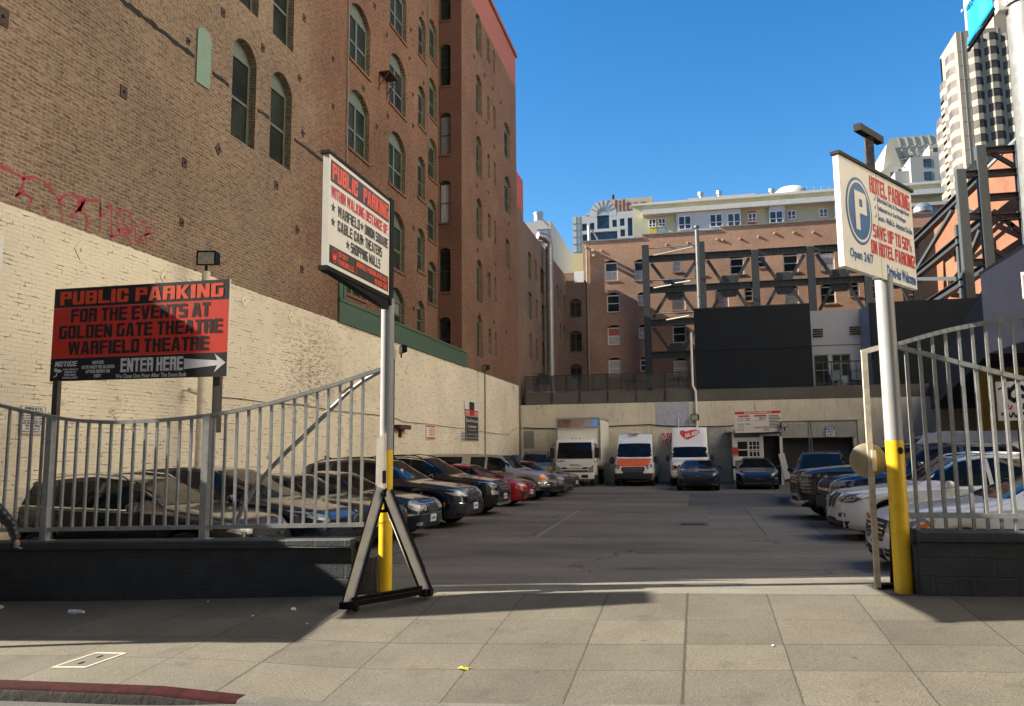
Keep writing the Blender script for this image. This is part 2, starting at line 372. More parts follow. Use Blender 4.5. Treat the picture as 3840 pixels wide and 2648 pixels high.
BR_LEFT = brick('brown_brick', (.1, .062, .043), (.17, .108, .075), (.38, .3, .22), smear=.8, tint=(19.5, 23.5, (.72, .55, .5)), paint=(5.75, (.79, .71, .55)), red=(24.55, 35.6, (.34, .125, .1)), darkf=.7, bump=.8)
BR_PIER = brick('red_brick_reveal', (.16, .065, .045), (.2, .085, .055), (.2, .14, .1), smear=.25)
BR_FAR = brick('dark_brown_brick', (.15, .1, .075), (.2, .135, .1), (.21, .16, .12), smear=.5, darkf=.5)
BR_BACK = brick('orange_brown_brick', (.28, .14, .098), (.38, .22, .145), (.4, .29, .21), smear=.45, darkf=.4)
BR_WING = brick('orange_brick', (.19, .078, .045), (.23, .1, .06), (.2, .115, .075), smear=.3, darkf=.12)
CREAM_BACK = stained('stained_cream_wall', (.62, .57, .45), amt=.75, rustf=.5)
CONC_DARK = stained('weathered_concrete', (.11, .105, .092), amt=.6, rustf=0.0)
GREEN = M('green_paint', (.055, .105, .068), .5, var=.12)
GREEN_L = M('sage_green_paint', (.17, .26, .185), .55, var=.08)
FRAME_G = M('green_window_frame', (.1, .125, .095), .5)
FRAME_W = M('white_window_frame', (.62, .6, .56), .5)
FRAME_DK = M('dark_window_frame', (.035, .033, .03), .5)
GLASS = glass('window_glass', (.022, .026, .02), .4, .06)
GLASS_SKY = glass('blue_window_glass', (.03, .045, .06), .05, .6)
CURTAIN = M('pale_curtain_glass', (.42, .42, .4), .15, var=.25, scale=3, stretch=(6, 6, .5), spec=.8)
CURT_RED = M('red_curtain_glass', (.4, .12, .07), .2, var=.2)
STEEL = M('dark_grey_steel', (.032, .038, .043), .6, var=.15, spec=.3)
STEEL_L = M('pale_grey_steel', (.16, .18, .185), .5, var=.12, spec=.3)
STEEL_M = M('blue_grey_steel', (.05, .062, .067), .55, var=.15, spec=.3)
DARK_PANEL = M('dark_navy_panel', (.008, .0115, .0165), .7, var=.15, scale=1.0, spec=.2)
GREY_PANEL = M('pale_grey_panel', (.24, .255, .29), .6, var=.06, scale=1.0)
BLACK = M('black_metal', (.005, .005, .0055), .6, spec=.15)
RUSTY = M('rusty_iron_plate', (.06, .035, .03), .8, var=.3)
GALV = M('galvanized_metal', (.3, .31, .32), .42, .7, var=.25, scale=14, bump=.1, bscale=25)
WHITE = M('white_paint', (.7, .69, .66), .5, var=.05, dirt=(.4, .36, .3, .3))
SIGNW = M('off_white_sign_board', (.7, .68, .62), .45, var=.04, dirt=(.5, .45, .38, .25))
OFFW = M('beige_painted_steel', (.52, .49, .42), .5, var=.1, dirt=(.25, .2, .16, .4))
GREYP = M('pale_grey_post_paint', (.235, .245, .255), .45, var=.07, dirt=(.3, .29, .27, .35))
YELLOW = M('yellow_post_paint', (.66, .42, .008), .4, var=.08, dirt=(.3, .18, .02, .4))
FENCE = M('grey_fence_paint', (.27, .285, .285), .5, .1, var=.2, scale=12, dirt=(.12, .1, .09, .4))
NAVYWALL = M('charcoal_painted_block', (.03, .036, .042), .75, var=.25, scale=4, bump=.5, bscale=35)
RED_S = M('sign_red', (.62, .035, .018), .42, var=.06)
ORANGE_S = M('sign_orange_red', (.75, .075, .02), .42, var=.06)
BLACK_S = M('sign_black', (.012, .012, .014), .4)
CRIMSON_S = M('sign_crimson', (.5, .015, .02), .45)
BLUE_S = M('sign_blue', (.008, .09, .28), .45)
GREY_S = M('sign_grey_white', (.6, .62, .64), .45)

# ================================================================== THE SETTING
def zf(x): return float(np.interp(x, [-120, -14, -7.7, -4, -.5, 2.1, 6, 14, 120], [-4.6, -.40, -.166, .02, .125, .19, .28, .5, 5.0]))
def zk(x): return float(np.interp(x, [-120, -14, -6.4, -4.7, -3.9, -3.2, -1.1, .7, 2.2, 14, 120], [-4.8, -.58, -.275, -.24, -.27, -.285, -.19, -.09, -.02, .48, 4.9]))
def zs(x): return float(np.interp(x, [-120, -14, -6.4, -4.7, -3.9, -3.2, -1.1, .7, 2.2, 14, 120], [-4.95, -.74, -.44, -.39, -.33, -.305, -.21, -.11, -.04, .46, 4.9]))
YK, YF = 6.6, 10.0
def walk_z(x, y): t = (y - YK) / (YF - YK); return zk(x) * (1 - t) + zf(x) * t
def lot_z(x, y):
    s = min(1.0, max(0.0, (y - YF) / 9.0)); s = s * s * (3 - 2 * s); return max(zf(x), -.03) * (1 - s)
def gridmesh(name, m, xs, ys, fz, dz=0.0):
    mb = MB(); nx = len(xs)
    mb.v = [Vector((x, y, fz(x, y) + dz)) for y in ys for x in xs]
    mb.f = [[j * nx + i, j * nx + i + 1, (j + 1) * nx + i + 1, (j + 1) * nx + i] for j in range(len(ys) - 1) for i in range(nx - 1)]
    o = mb.build(name, m, smooth=True); o['kind'] = 'structure'; return o
def slabs(name, col, xl, yl, **kw):
    m = ground(name, col, **kw); nt = m.node_tree; p = nt.nodes['Principled BSDF']; P = pos(nt)
    sp = nd(nt, 'ShaderNodeSeparateXYZ', {0: P}); wob = math_(nt, 'MULTIPLY', math_(nt, 'SUBTRACT', noise(nt, P, 7.0, 6, .8), .5), .035)
    acc = None
    for ax, lst in ((0, xl), (1, yl)):
        for (q, w) in lst:
            l = math_(nt, 'LESS_THAN', math_(nt, 'ABSOLUTE', math_(nt, 'ADD', math_(nt, 'SUBTRACT', sp.outputs[ax], q), wob)), w)
            acc = l if acc is None else math_(nt, 'MAXIMUM', acc, l)
    old = p.inputs['Base Color'].links[0].from_socket
    ids = []
    for ax, lst in ((0, xl), (1, yl)):
        a_ = None
        for (q, w) in lst: g_ = math_(nt, 'GREATER_THAN', sp.outputs[ax], q); a_ = g_ if a_ is None else math_(nt, 'ADD', a_, g_)
        ids.append(a_)
    wnz = nd(nt, 'ShaderNodeTexWhiteNoise', {'Vector': nd(nt, 'ShaderNodeCombineXYZ', {0: ids[0], 1: ids[1]}).outputs[0]}, noise_dimensions='2D').outputs[0]
    old = mixc(nt, wnz, mixc(nt, 1.0, old, (.8, .8, .8), 'MULTIPLY'), mixc(nt, 1.0, old, (1.12, 1.11, 1.09), 'MULTIPLY'))
    nt.links.new(mixc(nt, math_(nt, 'MULTIPLY', acc, .86), old, (.03, .027, .022)), p.inputs['Base Color'])
    return m
SIDEWALK = slabs('sidewalk_concrete', (.094, .087, .069), [(-8.4, .005), (-7.35, .006), (-6.3, .006), (-5.2, .006), (-4.2, .012), (-3.18, .007), (-2.15, .007), (-1.13, .009), (-.2, .014), (.69, .007), (1.62, .007), (2.6, .008), (3.6, .006), (4.6, .006)],
                 [(7.38, .006), (8.1, .009), (8.9, .004), (9.93, .008)], fine=70, finev=.5, big=.9, bigv=.16, spots=.85, stains=(.05, .045, .036, .6), bump=.5)
ASPHALT = ground('lot_asphalt', (.128, .116, .098), fine=45, finev=.45, big=.35, bigv=.42, rough=.78, stains=(.045, .04, .034, .85), cracks=(.28, .006), stretch=(.45, 1.6, 1), bump=.5)
ASPH_DK = ground('dark_asphalt_patch', (.07, .07, .072), fine=45, finev=.35, big=.5, bigv=.22, rough=.8, bump=.4)
LOTSLAB = slabs('lot_concrete', (.135, .13, .12), [(1.3, .012), (2.5, .012), (3.7, .012), (4.9, .012), (6.1, .012)], [(23.6, .02)], fine=40, finev=.3, big=.5, bigv=.2, stretch=(.5, 1.5, 1), stains=(.05, .048, .045, .5))
APRON = ground('apron_concrete', (.13, .125, .105), fine=60, finev=.35, big=1.2, bigv=.14, stretch=(1, 2, 1))
ROAD = ground('road_asphalt', (.06, .058, .055), fine=55, finev=.4, big=.5, bigv=.25)
KERB = ground('kerb_concrete', (.09, .086, .075), fine=50, big=2.0, bigv=.3)
DIRT = ground('ground_soil', (.12, .11, .1), fine=4, big=.05, bigv=.1)

gx = sorted(set([-120, -60, -30] + [x * .5 for x in range(-40, 41)] + [30, 60, 120]))
gridmesh('road', ROAD, gx, [-60, -20, -5, 0, 3, 5, 6.2, 6.45], lambda x, y: zs(x) + .12 * math.exp(-((y - 1.0) / 5.0) ** 2))
gridmesh('pavement', SIDEWALK, gx, [YK, 7.2, 7.8, 8.4, 9, 9.5, YF], walk_z)
gridmesh('far_pavement', KERB, gx, [-20.0, -16, -13.0], lambda x, y: zs(x) + .22)
mb = MB()
mb.box(-400, 400, 9.9, 600, -1.4, -1.2)
o = mb.build('ground', DIRT); o['kind'] = 'structure'
lx = [-10.6 + i * .6 for i in range(43)]
gridmesh('apron', APRON, lx, [YF, 10.4, 10.9], lot_z)
gridmesh('parking_lot', ASPHALT, lx, [10.9] + [11.5 + i * 1.0 for i in range(12)] + [24, 30, 36, 42, 48.2], lot_z)
gridmesh('asphalt_patch', ASPH_DK, [-.45, 3, 6, 9], [27.15, 31, 35.4], lot_z, .004)
gridmesh('concrete_pad', LOTSLAB, [.15, 1, 2, 3, 4, 5, 6, 7, 8.5], [18.2, 20, 22, 24, 27.1], lot_z, .004)
# kerb: a stone strip along the gutter, painted red up to the dropped driveway
def kerb_strip(name, m, xs, face=False):
    mb = MB(); n = len(xs)
    prof = (lambda x: [(YK - .175, zs(x) - .12), (YK - .172, zs(x) - .02), (YK - .166, zk(x) - .05), (YK - .16, zk(x) - .03), (YK - .15, zk(x) - .2)]) if face else (lambda x: [(YK - .155, zk(x) - .2), (YK - .16, zk(x) - .028), (YK - .135, zk(x) + .002), (YK + .004, zk(x) + .006), (YK + .02, zk(x) - .2)])
    for x in xs: mb.v += [Vector((x, y, z)) for y, z in prof(x)]
    for i in range(n - 1):
        for j in range(4): mb.f.append([i * 5 + j, (i + 1) * 5 + j, (i + 1) * 5 + j + 1, i * 5 + j + 1])
    o = mb.build(name, m, smooth=True, sharp=50); o['kind'] = 'structure'; return o
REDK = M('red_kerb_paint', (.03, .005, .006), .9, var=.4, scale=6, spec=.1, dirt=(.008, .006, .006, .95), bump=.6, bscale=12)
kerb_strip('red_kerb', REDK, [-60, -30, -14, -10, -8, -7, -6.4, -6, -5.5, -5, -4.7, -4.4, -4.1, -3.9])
kerb_strip('kerb_face', M('grime_and_shade_kerb', (.02, .018, .016), .9, var=.4, bump=1.0, bscale=10), [-60, -30, -14, -10, -8, -7, -6.4, -6, -5.5, -5, -4.7, -4.4, -4.1, -3.9], True)  # near-black colour holds gutter grime and the shade on this side
kerb_strip('kerb', KERB, [-3.9, -3.5, -3.2, -2.5, -1.8, -1.1, -.4, .3, .7, 1.5, 2.2, 4, 7, 14, 30, 60])

# ================================================================== walls with openings
def arc_pts(u0, u1, vs, rise, n=8):
    if rise <= 0: return [(u1, vs), (u0, vs)]
    c = (u1 - u0) / 2; r = (c * c + rise * rise) / (2 * rise); a = math.asin(min(1, c / r)); m = (u0 + u1) / 2
    return [(m + r * math.sin(a - 2 * a * k / n), vs + rise - r + r * math.cos(a - 2 * a * k / n)) for k in range(n + 1)]
def wall(mb, P, u0, u1, v0, v1, ops, depth, skip=None):
    """P(u, v, d) -> point, d = depth behind the face. ops: (u0, u1, v0, v_spring, rise)"""
    us = sorted(set([u0, u1] + [o[0] for o in ops] + [o[1] for o in ops])); vs = sorted(set([v0, v1] + [o[2] for o in ops] + [o[3] + o[4] for o in ops]))
    us = [u for u in us if u0 <= u <= u1]; vs = [v for v in vs if v0 <= v <= v1]
    for i in range(len(us) - 1):
        for j in range(len(vs) - 1):
            cu, cv = (us[i] + us[i + 1]) / 2, (vs[j] + vs[j + 1]) / 2
            if any(o[0] < cu < o[1] and o[2] < cv < o[3] + o[4] for o in ops): continue
            if skip and skip(cu, cv): continue
            mb.quad(P(us[i], vs[j], 0), P(us[i + 1], vs[j], 0), P(us[i + 1], vs[j + 1], 0), P(us[i], vs[j + 1], 0))
    for (a, b, c, d, r) in ops:
        arc = arc_pts(a, b, d, r)
        if r > 0:
            h = len(arc) // 2
            mb.poly([P(*q, 0) for q in arc[:h + 1]] + [P(b, d + r, 0)])
            mb.poly([P(*q, 0) for q in arc[h:]] + [P(a, d + r, 0)])
        ring = [(a, c), (b, c)] + arc
        for k in range(len(ring)):
            p, q = ring[k], ring[(k + 1) % len(ring)]
            mb.quad(P(*p, 0), P(*q, 0), P(*q, depth), P(*p, depth))
def window(P, op, parent, fm, gm, depth=.22, mull=0, rail=.5, fw=.07, sill=None, tymp=True, lower=None, name='window'):
    """frame (part) > pane, sill (sub-parts), set back in its opening"""
    a, b, c, d, r = op; f = MB()
    def fr(u0, u1, v0, v1, d0=depth - .06, d1=depth): 
        f.prism([P(u0, v0, d0), P(u1, v0, d0), P(u1, v1, d0), P(u0, v1, d0)], Vector(P(0, 0, d1)) - Vector(P(0, 0, d0)))
    fr(a, a + fw, c, d); fr(b - fw, b, c, d); fr(a + fw, b - fw, c, c + fw); fr(a + fw, b - fw, d - fw, d)
    w = (b - a - 2 * fw)
    m0 = c + fw + rail * (d - c - 2 * fw); fr(a + fw, b - fw, m0 - fw * .4, m0 + fw * .4, depth - .05, depth)
    for k in range(mull):
        u = a + fw + w * (k + 1) / (mull + 1); fr(u - fw * .6, u + fw * .6, c + fw, d - fw, depth - .055, depth - .001)
    if r > 0 and tymp:
        arc = arc_pts(a, b, d, r); f.prism([P(*q, depth - .04) for q in arc] , Vector(P(0, 0, depth)) - Vector(P(0, 0, depth - .04)))
    w_ = f.build(name, fm, parent)
    g = MB(); e = .02
    if lower:
        g.quad(P(a + .01, m0, depth - e), P(b - .01, m0, depth - e), P(b - .01, d, depth - e), P(a + .01, d, depth - e)); g.build('pane', gm, w_)
        g = MB(); g.quad(P(a + .01, c, depth - e), P(b - .01, c, depth - e), P(b - .01, m0, depth - e), P(a + .01, m0, depth - e)); g.build('pane', lower, w_)
    else:
        g.quad(P(a + .01, c, depth - e), P(b - .01, c, depth - e), P(b - .01, d, depth - e), P(a + .01, d, depth - e)); g.build('pane', gm, w_)
    if sill:
        s = MB(); s.prism([P(a - .06, c - .09, -.05), P(b + .06, c - .09, -.05), P(b + .06, c, -.05), P(a - .06, c, -.05)], Vector(P(0, 0, depth - .02)) - Vector(P(0, 0, -.05))); s.build('sill', sill, w_)
    return w_

# ================================================================== the tall brick building along the left side
XW = -10.5
lb = thing('brick_building', 'tall brown brick building with arched windows and cream painted base along the lot', 'building', (-14, 28, 0))
PL = lambda u, v, d: Vector((XW - d, u, v))
ops = []
def fl(u0, u1, lst, h, rise): return [(u0, u1, z, z + h - rise, rise) for z in lst]
A = fl(16.35, 17.4, [9.28, 12.74, 16.0, 19.2], 2.6, .38)
B = fl(18.12, 19.22, [9.38, 12.74, 16.0, 19.2], 2.5, .38)
C_ = fl(22.85, 24.5, [8.45, 11.45, 14.44, 17.43, 20.4, 23.2], 2.15, .42) + [(22.85, 24.4, 6.75, 8.05, 0)]
D_ = fl(26.3, 27.98, [8.42, 11.42, 14.43, 17.43, 20.4, 23.2], 2.15, .42) + [(26.35, 28.0, 6.41, 7.35, .4)]
E_ = fl(29.38, 30.28, [8.92, 11.87, 14.85, 17.83, 20.8], 1.75, .25) + [(29.4, 30.3, 6.5, 7.5, .25)]
F_ = fl(38.15, 39.25, [6.5, 9.3, 12.5, 15.8, 19.1, 22.45], 2.15, .28)
G_ = fl(40.4, 40.95, [6.9, 9.9, 13.1, 16.4, 19.65, 22.95], 1.35, .12) + fl(41.75, 42.22, [6.9, 9.9, 13.1, 16.4, 19.65, 22.95], 1.35, .12)
H_ = fl(44.25, 45.95, [15.75, 19.05], 2.2, .4) + [(44.5, 45.5, 12.4, 14.1, 0)]
wb = MB()
wall(wb, PL, 9.9, 30.6, -.6, 26.6, A + B + C_ + D_ + E_, .3)
wall(wb, PL, 30.6, 35.5, -.6, 6.41, [], .3)
wall(wb, PL, 35.5, 47.5, -.6, 26.6, F_ + G_ + H_, .3)
XN = -11.65
PN = lambda u, v, d: Vector((XN - d, u, v))
N1 = fl(34.0, 35.25, [5.6 + 2.93 * k + .0 for k in range(1, 6)], 1.95, .3)
wall(wb, PN, 30.6, 35.5, 6.41, 26.6, N1, .25)
wb.quad((XW, 30.6, 6.41), (XN, 30.6, 6.41), (XN, 30.6, 26.6), (XW, 30.6, 26.6))
wb.quad((XW, 30.6, 6.41), (XW, 35.5, 6.41), (XN, 35.5, 6.41), (XN, 30.6, 6.41))
# street front, far end, roof
wb.quad((XW, 9.9, -.9), (-30, 9.9, -.9), (-30, 9.9, 26.6), (XW, 9.9, 26.6)); wb.quad((XW, 47.5, -.6), (-30, 47.5, -.6), (-30, 47.5, 26.6), (XW, 47.5, 26.6))
wb.poly([(XW, 9.9, 26.6), (XW, 30.6, 26.6), (XN, 30.6, 26.6), (XN, 35.5, 26.6), (XW, 35.5, 26.6), (XW, 47.5, 26.6), (-30, 47.5, 26.6), (-30, 9.9, 26.6)])
wb.build('wall', BR_LEFT, lb)
# recess end wall that faces the street, with its own windows
PE = lambda u, v, d: Vector((u, 35.5 + d, v))
n2z = [(on_y(1645, b, 35.5).z, on_y(1645, t, 35.5).z) for b, t in ((325, 170), (583, 425), (837, 679), (1096, 931), (1345, 1190), (80, -60))]
N2 = [(-11.6, -11.05, b, t - .12, .12) for b, t in n2z]
eb = MB(); wall(eb, PE, XN, XW + .003, 6.42, 26.59, N2, .25); eb.build('recess_wall', BR_PIER, lb)
rs = random.Random(3)
BLIND = M('grey_blind_behind_glass', (.2, .21, .2), .3, var=.2, spec=.9)
for op in A + B: window(PL, op, lb, FRAME_G, GLASS, .24, 0, .5, .09)
for op in C_ + D_: window(PL, op, lb, FRAME_G, rs.choice([GLASS, BLIND, GLASS]), .2, 1, .45, .1, sill=BR_PIER, lower=GLASS)
for op in E_ + N1: window(PL if op in E_ else PN, op, lb, FRAME_G, GLASS, .2, 0, .5, .07, sill=BR_PIER)
for i, op in enumerate(N2): window(PE, op, lb, FRAME_DK, [GLASS, BLIND, CURTAIN, GLASS, GLASS, GLASS][i], .16, 0, .5, .05, sill=BR_PIER)
for op in F_ + G_ + H_: window(PL, op, lb, FRAME_G, GLASS, .24, 0, .5, .06)
b = MB(); b.box(XW - .02, XW + .07, 22.3, 36.05, 5.74, 6.43); b.box(XW - .02, XW + .1, 22.28, 36.07, 6.38, 6.47); b.build('green_band', GREEN, lb)
b = MB(); b.box(XW - .02, XW + .06, 22.3, 22.45, 6.47, 8.4); b.box(XW - .02, XW + .06, 22.62, 22.78, 6.47, 8.35); b.box(XW - .01, XW + .03, 22.45, 22.62, 6.47, 7.0); b.build('window_surround', GREEN, lb)
b = MB(); b.prism([(XW + .002, y, z) for y, z in [(14.92, 9.93), (15.43, 9.95)] + arc_pts(14.92, 15.43, 11.15, .12, 6)], (.035, 0, 0)); b.build('shutter', GREEN_L, lb)
b = MB(); b.box(XW - .3, XW + .12, 35.4, 47.62, 26.6, 26.85); b.box(XW - .3, XW + .12, 9.8, 35.4, 26.6, 26.85); b.build('coping', M('red_coping', (.25, .09, .07), .8), lb)
# old roof flashing left on the bricks, in broken lengths
TAR = M('old_tar', (.02, .02, .02), .95, var=.5, scale=9, bump=1.0, bscale=30)
def tarline(y0, y1, z, w):
    b = MB(); n = max(3, int((y1 - y0) / .12)); r_ = random.Random(int(y0 * 10))
    up = [(y0 + (y1 - y0) * i / n, z + w * r_.uniform(.3, .9)) for i in range(n + 1)]; dn = [(y0 + (y1 - y0) * i / n, z - w * r_.uniform(.1, .6)) for i in range(n + 1)]
    b.prism([(XW + .001, y, q) for y, q in up + dn[::-1]], (.014, 0, 0)); b.build('tar_line', TAR, lb)
z1 = on_x(600, 115, XW); z2 = on_x(835, 305, XW); z3 = on_x(1150, 560, XW)
tarline(on_x(440, 0, XW).y, 14.85, z1.z, .1); tarline(15.55, 16.2, z2.z, .08); tarline(17.5, 18.05, (z2.z + z3.z) / 2, .08); tarline(19.4, 21.4, z3.z, .09)
# iron anchor plates
pl = [(8, 62, .3, 0), (462, 345, .24, 0), (705, 155, .14, 0), (835, 47, .2, 0), (985, 180, .2, 0), (818, 560, .24, 1), (690, 610, .2, 0), (680, 835, .17, 0), (1140, 68, .2, 0), (1248, 222, .18, 0), (1248, 400, .18, 0), (1122, 293, .2, 1), (1135, 500, .2, 1),
      (1362, 332, .2, 0), (1450, 130, .2, 0), (1535, 220, .15, 0), (1404, 22, .2, 0), (1547, 355, .17, 0), (1412, 475, .2, 0), (1454, 436, .2, 0), (1548, 472, .17, 0), (1540, 112, .17, 0), (1584, 50, .17, 0), (1588, 313, .17, 0), (1035, 695, .22, 0), (1114, 862, .2, 0), (1131, 1010, .2, 0),
      (1550, 855, .2, 0), (1602, 855, .2, 0), (1605, 1123, .2, 0), (1551, 1157, .2, 0), (1778, 212, .24, 1), (1817, 282, .24, 1), (1847, 332, .2, 0), (1786, 460, .22, 1), (1826, 460, .2, 0), (1878, 385, .2, 0), (1853, 550, .22, 0), (1788, 697, .22, 0), (1830, 722, .2, 0), (1791, 938, .22, 0), (1829, 1036, .2, 0), (1858, 992, .2, 0), (1799, 1180, .22, 0), (1836, 1255, .2, 0), (1852, 1208, .2, 0), (1898, 1245, .2, 0), (1907, 840, .2, 0), (1912, 1045, .2, 0)]
for (px, py, s, dia) in pl:
    q = on_x(px, py, XW); s *= .5; b = MB()
    pts = [(0, s * 1.25), (s * 1.1, 0), (0, -s * 1.25), (-s * 1.1, 0)] if dia else [(-s * .75, -s), (s * .75, -s), (s * .75, s), (-s * .75, s)]
    b.prism([(XW + .001, q.y + y, q.z + z) for y, z in pts], (.02, 0, 0)); b.box(XW + .02, XW + .06, q.y - .02, q.y + .02, q.z - .02, q.z + .02)
    b.build('anchor_plate', RUSTY, lb)
CREAMP = M('cream_painted_plate', (.77, .69, .53), .85, var=.08)
for (px, py) in ((300, 938), (615, 1040), (915, 1128), (1090, 1190), (1235, 1245)):
    q = on_x(px, py, XW); b = MB(); s = .13
    b.prism([(XW + .001, q.y + y, q.z + z) for y, z in [(0, s * 1.4), (s * 1.1, 0), (0, -s * 1.4), (-s * 1.1, 0)]], (.018, 0, 0)); b.box(XW + .018, XW + .05, q.y - .025, q.y + .025, q.z - .025, q.z + .025); b.build('anchor_plate', CREAMP, lb)
# iron bracket shelf by a window
q = on_x(1440, 310, XW); b = MB(); b.box(XW, XW + .42, q.y - .5, q.y + .3, q.z + .15, q.z + .18)
for y in (q.y - .47, q.y + .27): b.bar((XW, y, q.z - .35), (XW + .38, y, q.z + .14), .025, .025); b.box(XW, XW + .03, y - .015, y + .015, q.z - .5, q.z + .15)
b.build('bracket_shelf', RUSTY, lb)
# scrawl sprayed along the top of the paint
GRAF = M('red_spray_paint', (.36, .03, .06), .7, var=.25, scale=10)
def stroke(mb, pts, w, X=XW):
    P = [on_x(px, py, X) for px, py in pts]; fine = []
    for i in range(len(P) - 1):
        p0, p1, p2, p3 = P[max(i - 1, 0)], P[i], P[i + 1], P[min(i + 2, len(P) - 1)]
        for t in [k / 5 for k in range(5)]:
            fine.append(.5 * ((2 * p1) + (p2 - p0) * t + (2 * p0 - 5 * p1 + 4 * p2 - p3) * t * t + (3 * p1 - p0 - 3 * p2 + p3) * t ** 3))
    fine.append(P[-1]); L = []; Rr = []
    for i, p in enumerate(fine):
        d = fine[min(i + 1, len(fine) - 1)] - fine[max(i - 1, 0)]; nrm = Vector((0, -d.z, d.y)).normalized() * (w * (.75 + .35 * math.sin(i * .7)) / 2)
        L.append(p + nrm + Vector((.006, 0, 0))); Rr.append(p - nrm + Vector((.006, 0, 0)))
    for i in range(len(L) - 1): mb.quad(L[i], L[i + 1], Rr[i + 1], Rr[i])
def zz(x, y): return (x * .4386, 600 + y * .4386)
b = MB()
for w, pts in [(.06, [(0, 50), (90, 95), (190, 150), (200, 170), (180, 250), (130, 315)]), (.06, [(195, 165), (290, 150), (400, 210), (470, 300), (505, 350)]), (.05, [(130, 310), (200, 285), (255, 320), (262, 370), (240, 415)]),
               (.05, [(500, 350), (560, 300), (640, 310), (720, 330), (690, 400), (640, 450), (585, 492)]), (.07, [(640, 450), (700, 430), (740, 500), (745, 560), (725, 600)]), (.1, [(680, 330), (680, 440)]), (.09, [(715, 330), (700, 420)]),
               (.05, [(515, 350), (520, 420), (530, 520)]), (.05, [(730, 345), (850, 360), (855, 470), (905, 450), (950, 385), (950, 520), (955, 660)]), (.035, [(858, 360), (860, 500), (855, 610)]),
               (.045, [(1000, 460), (1050, 425), (1105, 450), (1130, 540), (1110, 620), (1040, 620), (1010, 590), (1000, 470)]), (.05, [(1010, 600), (1110, 580)]), (.05, [(940, 660), (1030, 640), (1090, 660), (1115, 730)]), (.04, [(1150, 560), (1160, 680), (1190, 720), (1210, 640)]),
               (.035, [(1200, 560), (1240, 520), (1280, 600), (1230, 650), (1290, 640), (1350, 780)]), (.03, [(1240, 540), (1250, 760)]), (.03, [(1180, 660), (1300, 620)]), (.035, [(380, 400), (390, 475)]), (.05, [(1045, 490), (1060, 540)])]:
    stroke(b, [zz(*q) for q in pts], w)
b.build('graffiti', GRAF, lb)

# unseen shapes added to cast the left shadows, and the white blade sign
aw = thing('shadow_blocker', 'dark shop awning projecting over the pavement left of the fence', 'awning', (-13, 8.5, -.3))
BLOCKER_DK = M('dark_blocker', (.05, .05, .055), .8)
b = MB(); b.prism([(-11.0, 9.74, -.9), (-11.0, 9.74, 4.0), (-11.0, 7.2, 3.92), (-11.0, 7.2, 3.5), (-11.0, 9.3, 2.8), (-11.0, 9.3, -.9)], (-6, 0, 0)); b.build('canopy', BLOCKER_DK, aw)  # added shape, its outline fitted to the pavement shadow
b = MB(); b.box(-12.5, -11.0, 9.75, 9.89, -.9, 5.95); b.build('blocker_slab', BLOCKER_DK, aw)
b = MB(); b.prism([(-11.05, 8.05, 4.1), (-11.05, 9.0, 4.1), (-11.05, 8.95, 6.3), (-11.05, 8.37, 6.3)], (-.12, 0, 0)); b.build('blocker_panel', BLOCKER_DK, aw)
b = MB(); b.box(-11.06, -10.98, 7.25, 7.33, -.9, 3.5); b.box(-16.9, -16.8, 7.25, 7.33, -.9, 3.5); b.build('post', BLACK, aw)
b = MB()
q0, q1 = on_y(9, 878, 9.7), on_y(9, 1075, 9.7)
b.box(q0.x - .9, q0.x - .0, 9.66, 9.74, q1.z, q0.z); tag(b.build('blade_sign', WHITE, None, bevel=.035), 'white rounded blade sign cut by the left edge of the view', 'sign')

# ------------------------------------------------------------------ further brick buildings along the left
nb = thing('brick_building', 'slim dark brick building with a red painted parapet just past the tall one', 'building', (-14, 48.4, 0))
b = MB(); b.box(-30, XW - .004, 47.51, 49.4, -1, 17.0); b.build('wall', BR_FAR, nb)
b = MB(); b.box(-30, XW, 47.51, 49.42, 17.0, 19.15); b.build('parapet', M('red_parapet_paint', (.36, .09, .065), .85, var=.2), nb)
fb = thing('brick_building', 'long low dark brick building with slit windows and a silver duct behind the terrace', 'building', (-14, 58, 0))
XFB = XW - .03
PF = lambda u, v, d: Vector((XFB - d, u, v))
fo = []
for (x0, x1, t, bo) in [(185, 212, 775, 1005), (245, 260, 845, 1030), (292, 318, 915, 1130), (190, 216, 1120, 1350), (250, 266, 1180, 1350), (302, 324, 1232, 1445), (198, 218, 1475, 1690), (254, 268, 1515, 1700), (305, 326, 1552, 1760), (429, 446, 1060, 1260), (456, 468, 1100, 1275), (486, 500, 1150, 1320), (455, 470, 1390, 1530), (488, 506, 1415, 1600)]:
    a = on_x(1900 + x0 * .4386, 600 + bo * .4386, XFB); c = on_x(1900 + x1 * .4386, 600 + bo * .4386, XFB); tt = on_x(1900 + x0 * .4386, 600 + t * .4386, XFB)
    fo.append((a.y, c.y, a.z, tt.z - .2, .2))
b = MB(); wall(b, PF, 49.41, 67.9, 1, 16.55, fo, .25); b.quad((XFB, 67.9, 1), (-30, 67.9, 1), (-30, 67.9, 16.55), (XFB, 67.9, 16.55)); b.quad((XFB, 49.41, 16.55), (XFB, 67.9, 16.55), (-30, 67.9, 16.55), (-30, 49.41, 16.55)); b.build('wall', BR_FAR, fb)
for op in fo: window(PF, op, fb, FRAME_G, GLASS, .2, 0, .5, .06)
du = [on_x(2012, 880, -9.95), on_x(2035, 905, -9.95), on_x(2060, 922, -9.95)]
yd = on_x(2062, 1100, -9.95).y
b = MB(); zt_ = on_x(2062, 915, -9.95).z
b.tube([(-10.6, yd - .9, zt_ + .35), (-10.2, yd - .6, zt_ + .3), (-9.95, yd - .2, zt_ + .05), (-9.95, yd, zt_ - .4), (-9.95, yd, 4)], .27, 14)
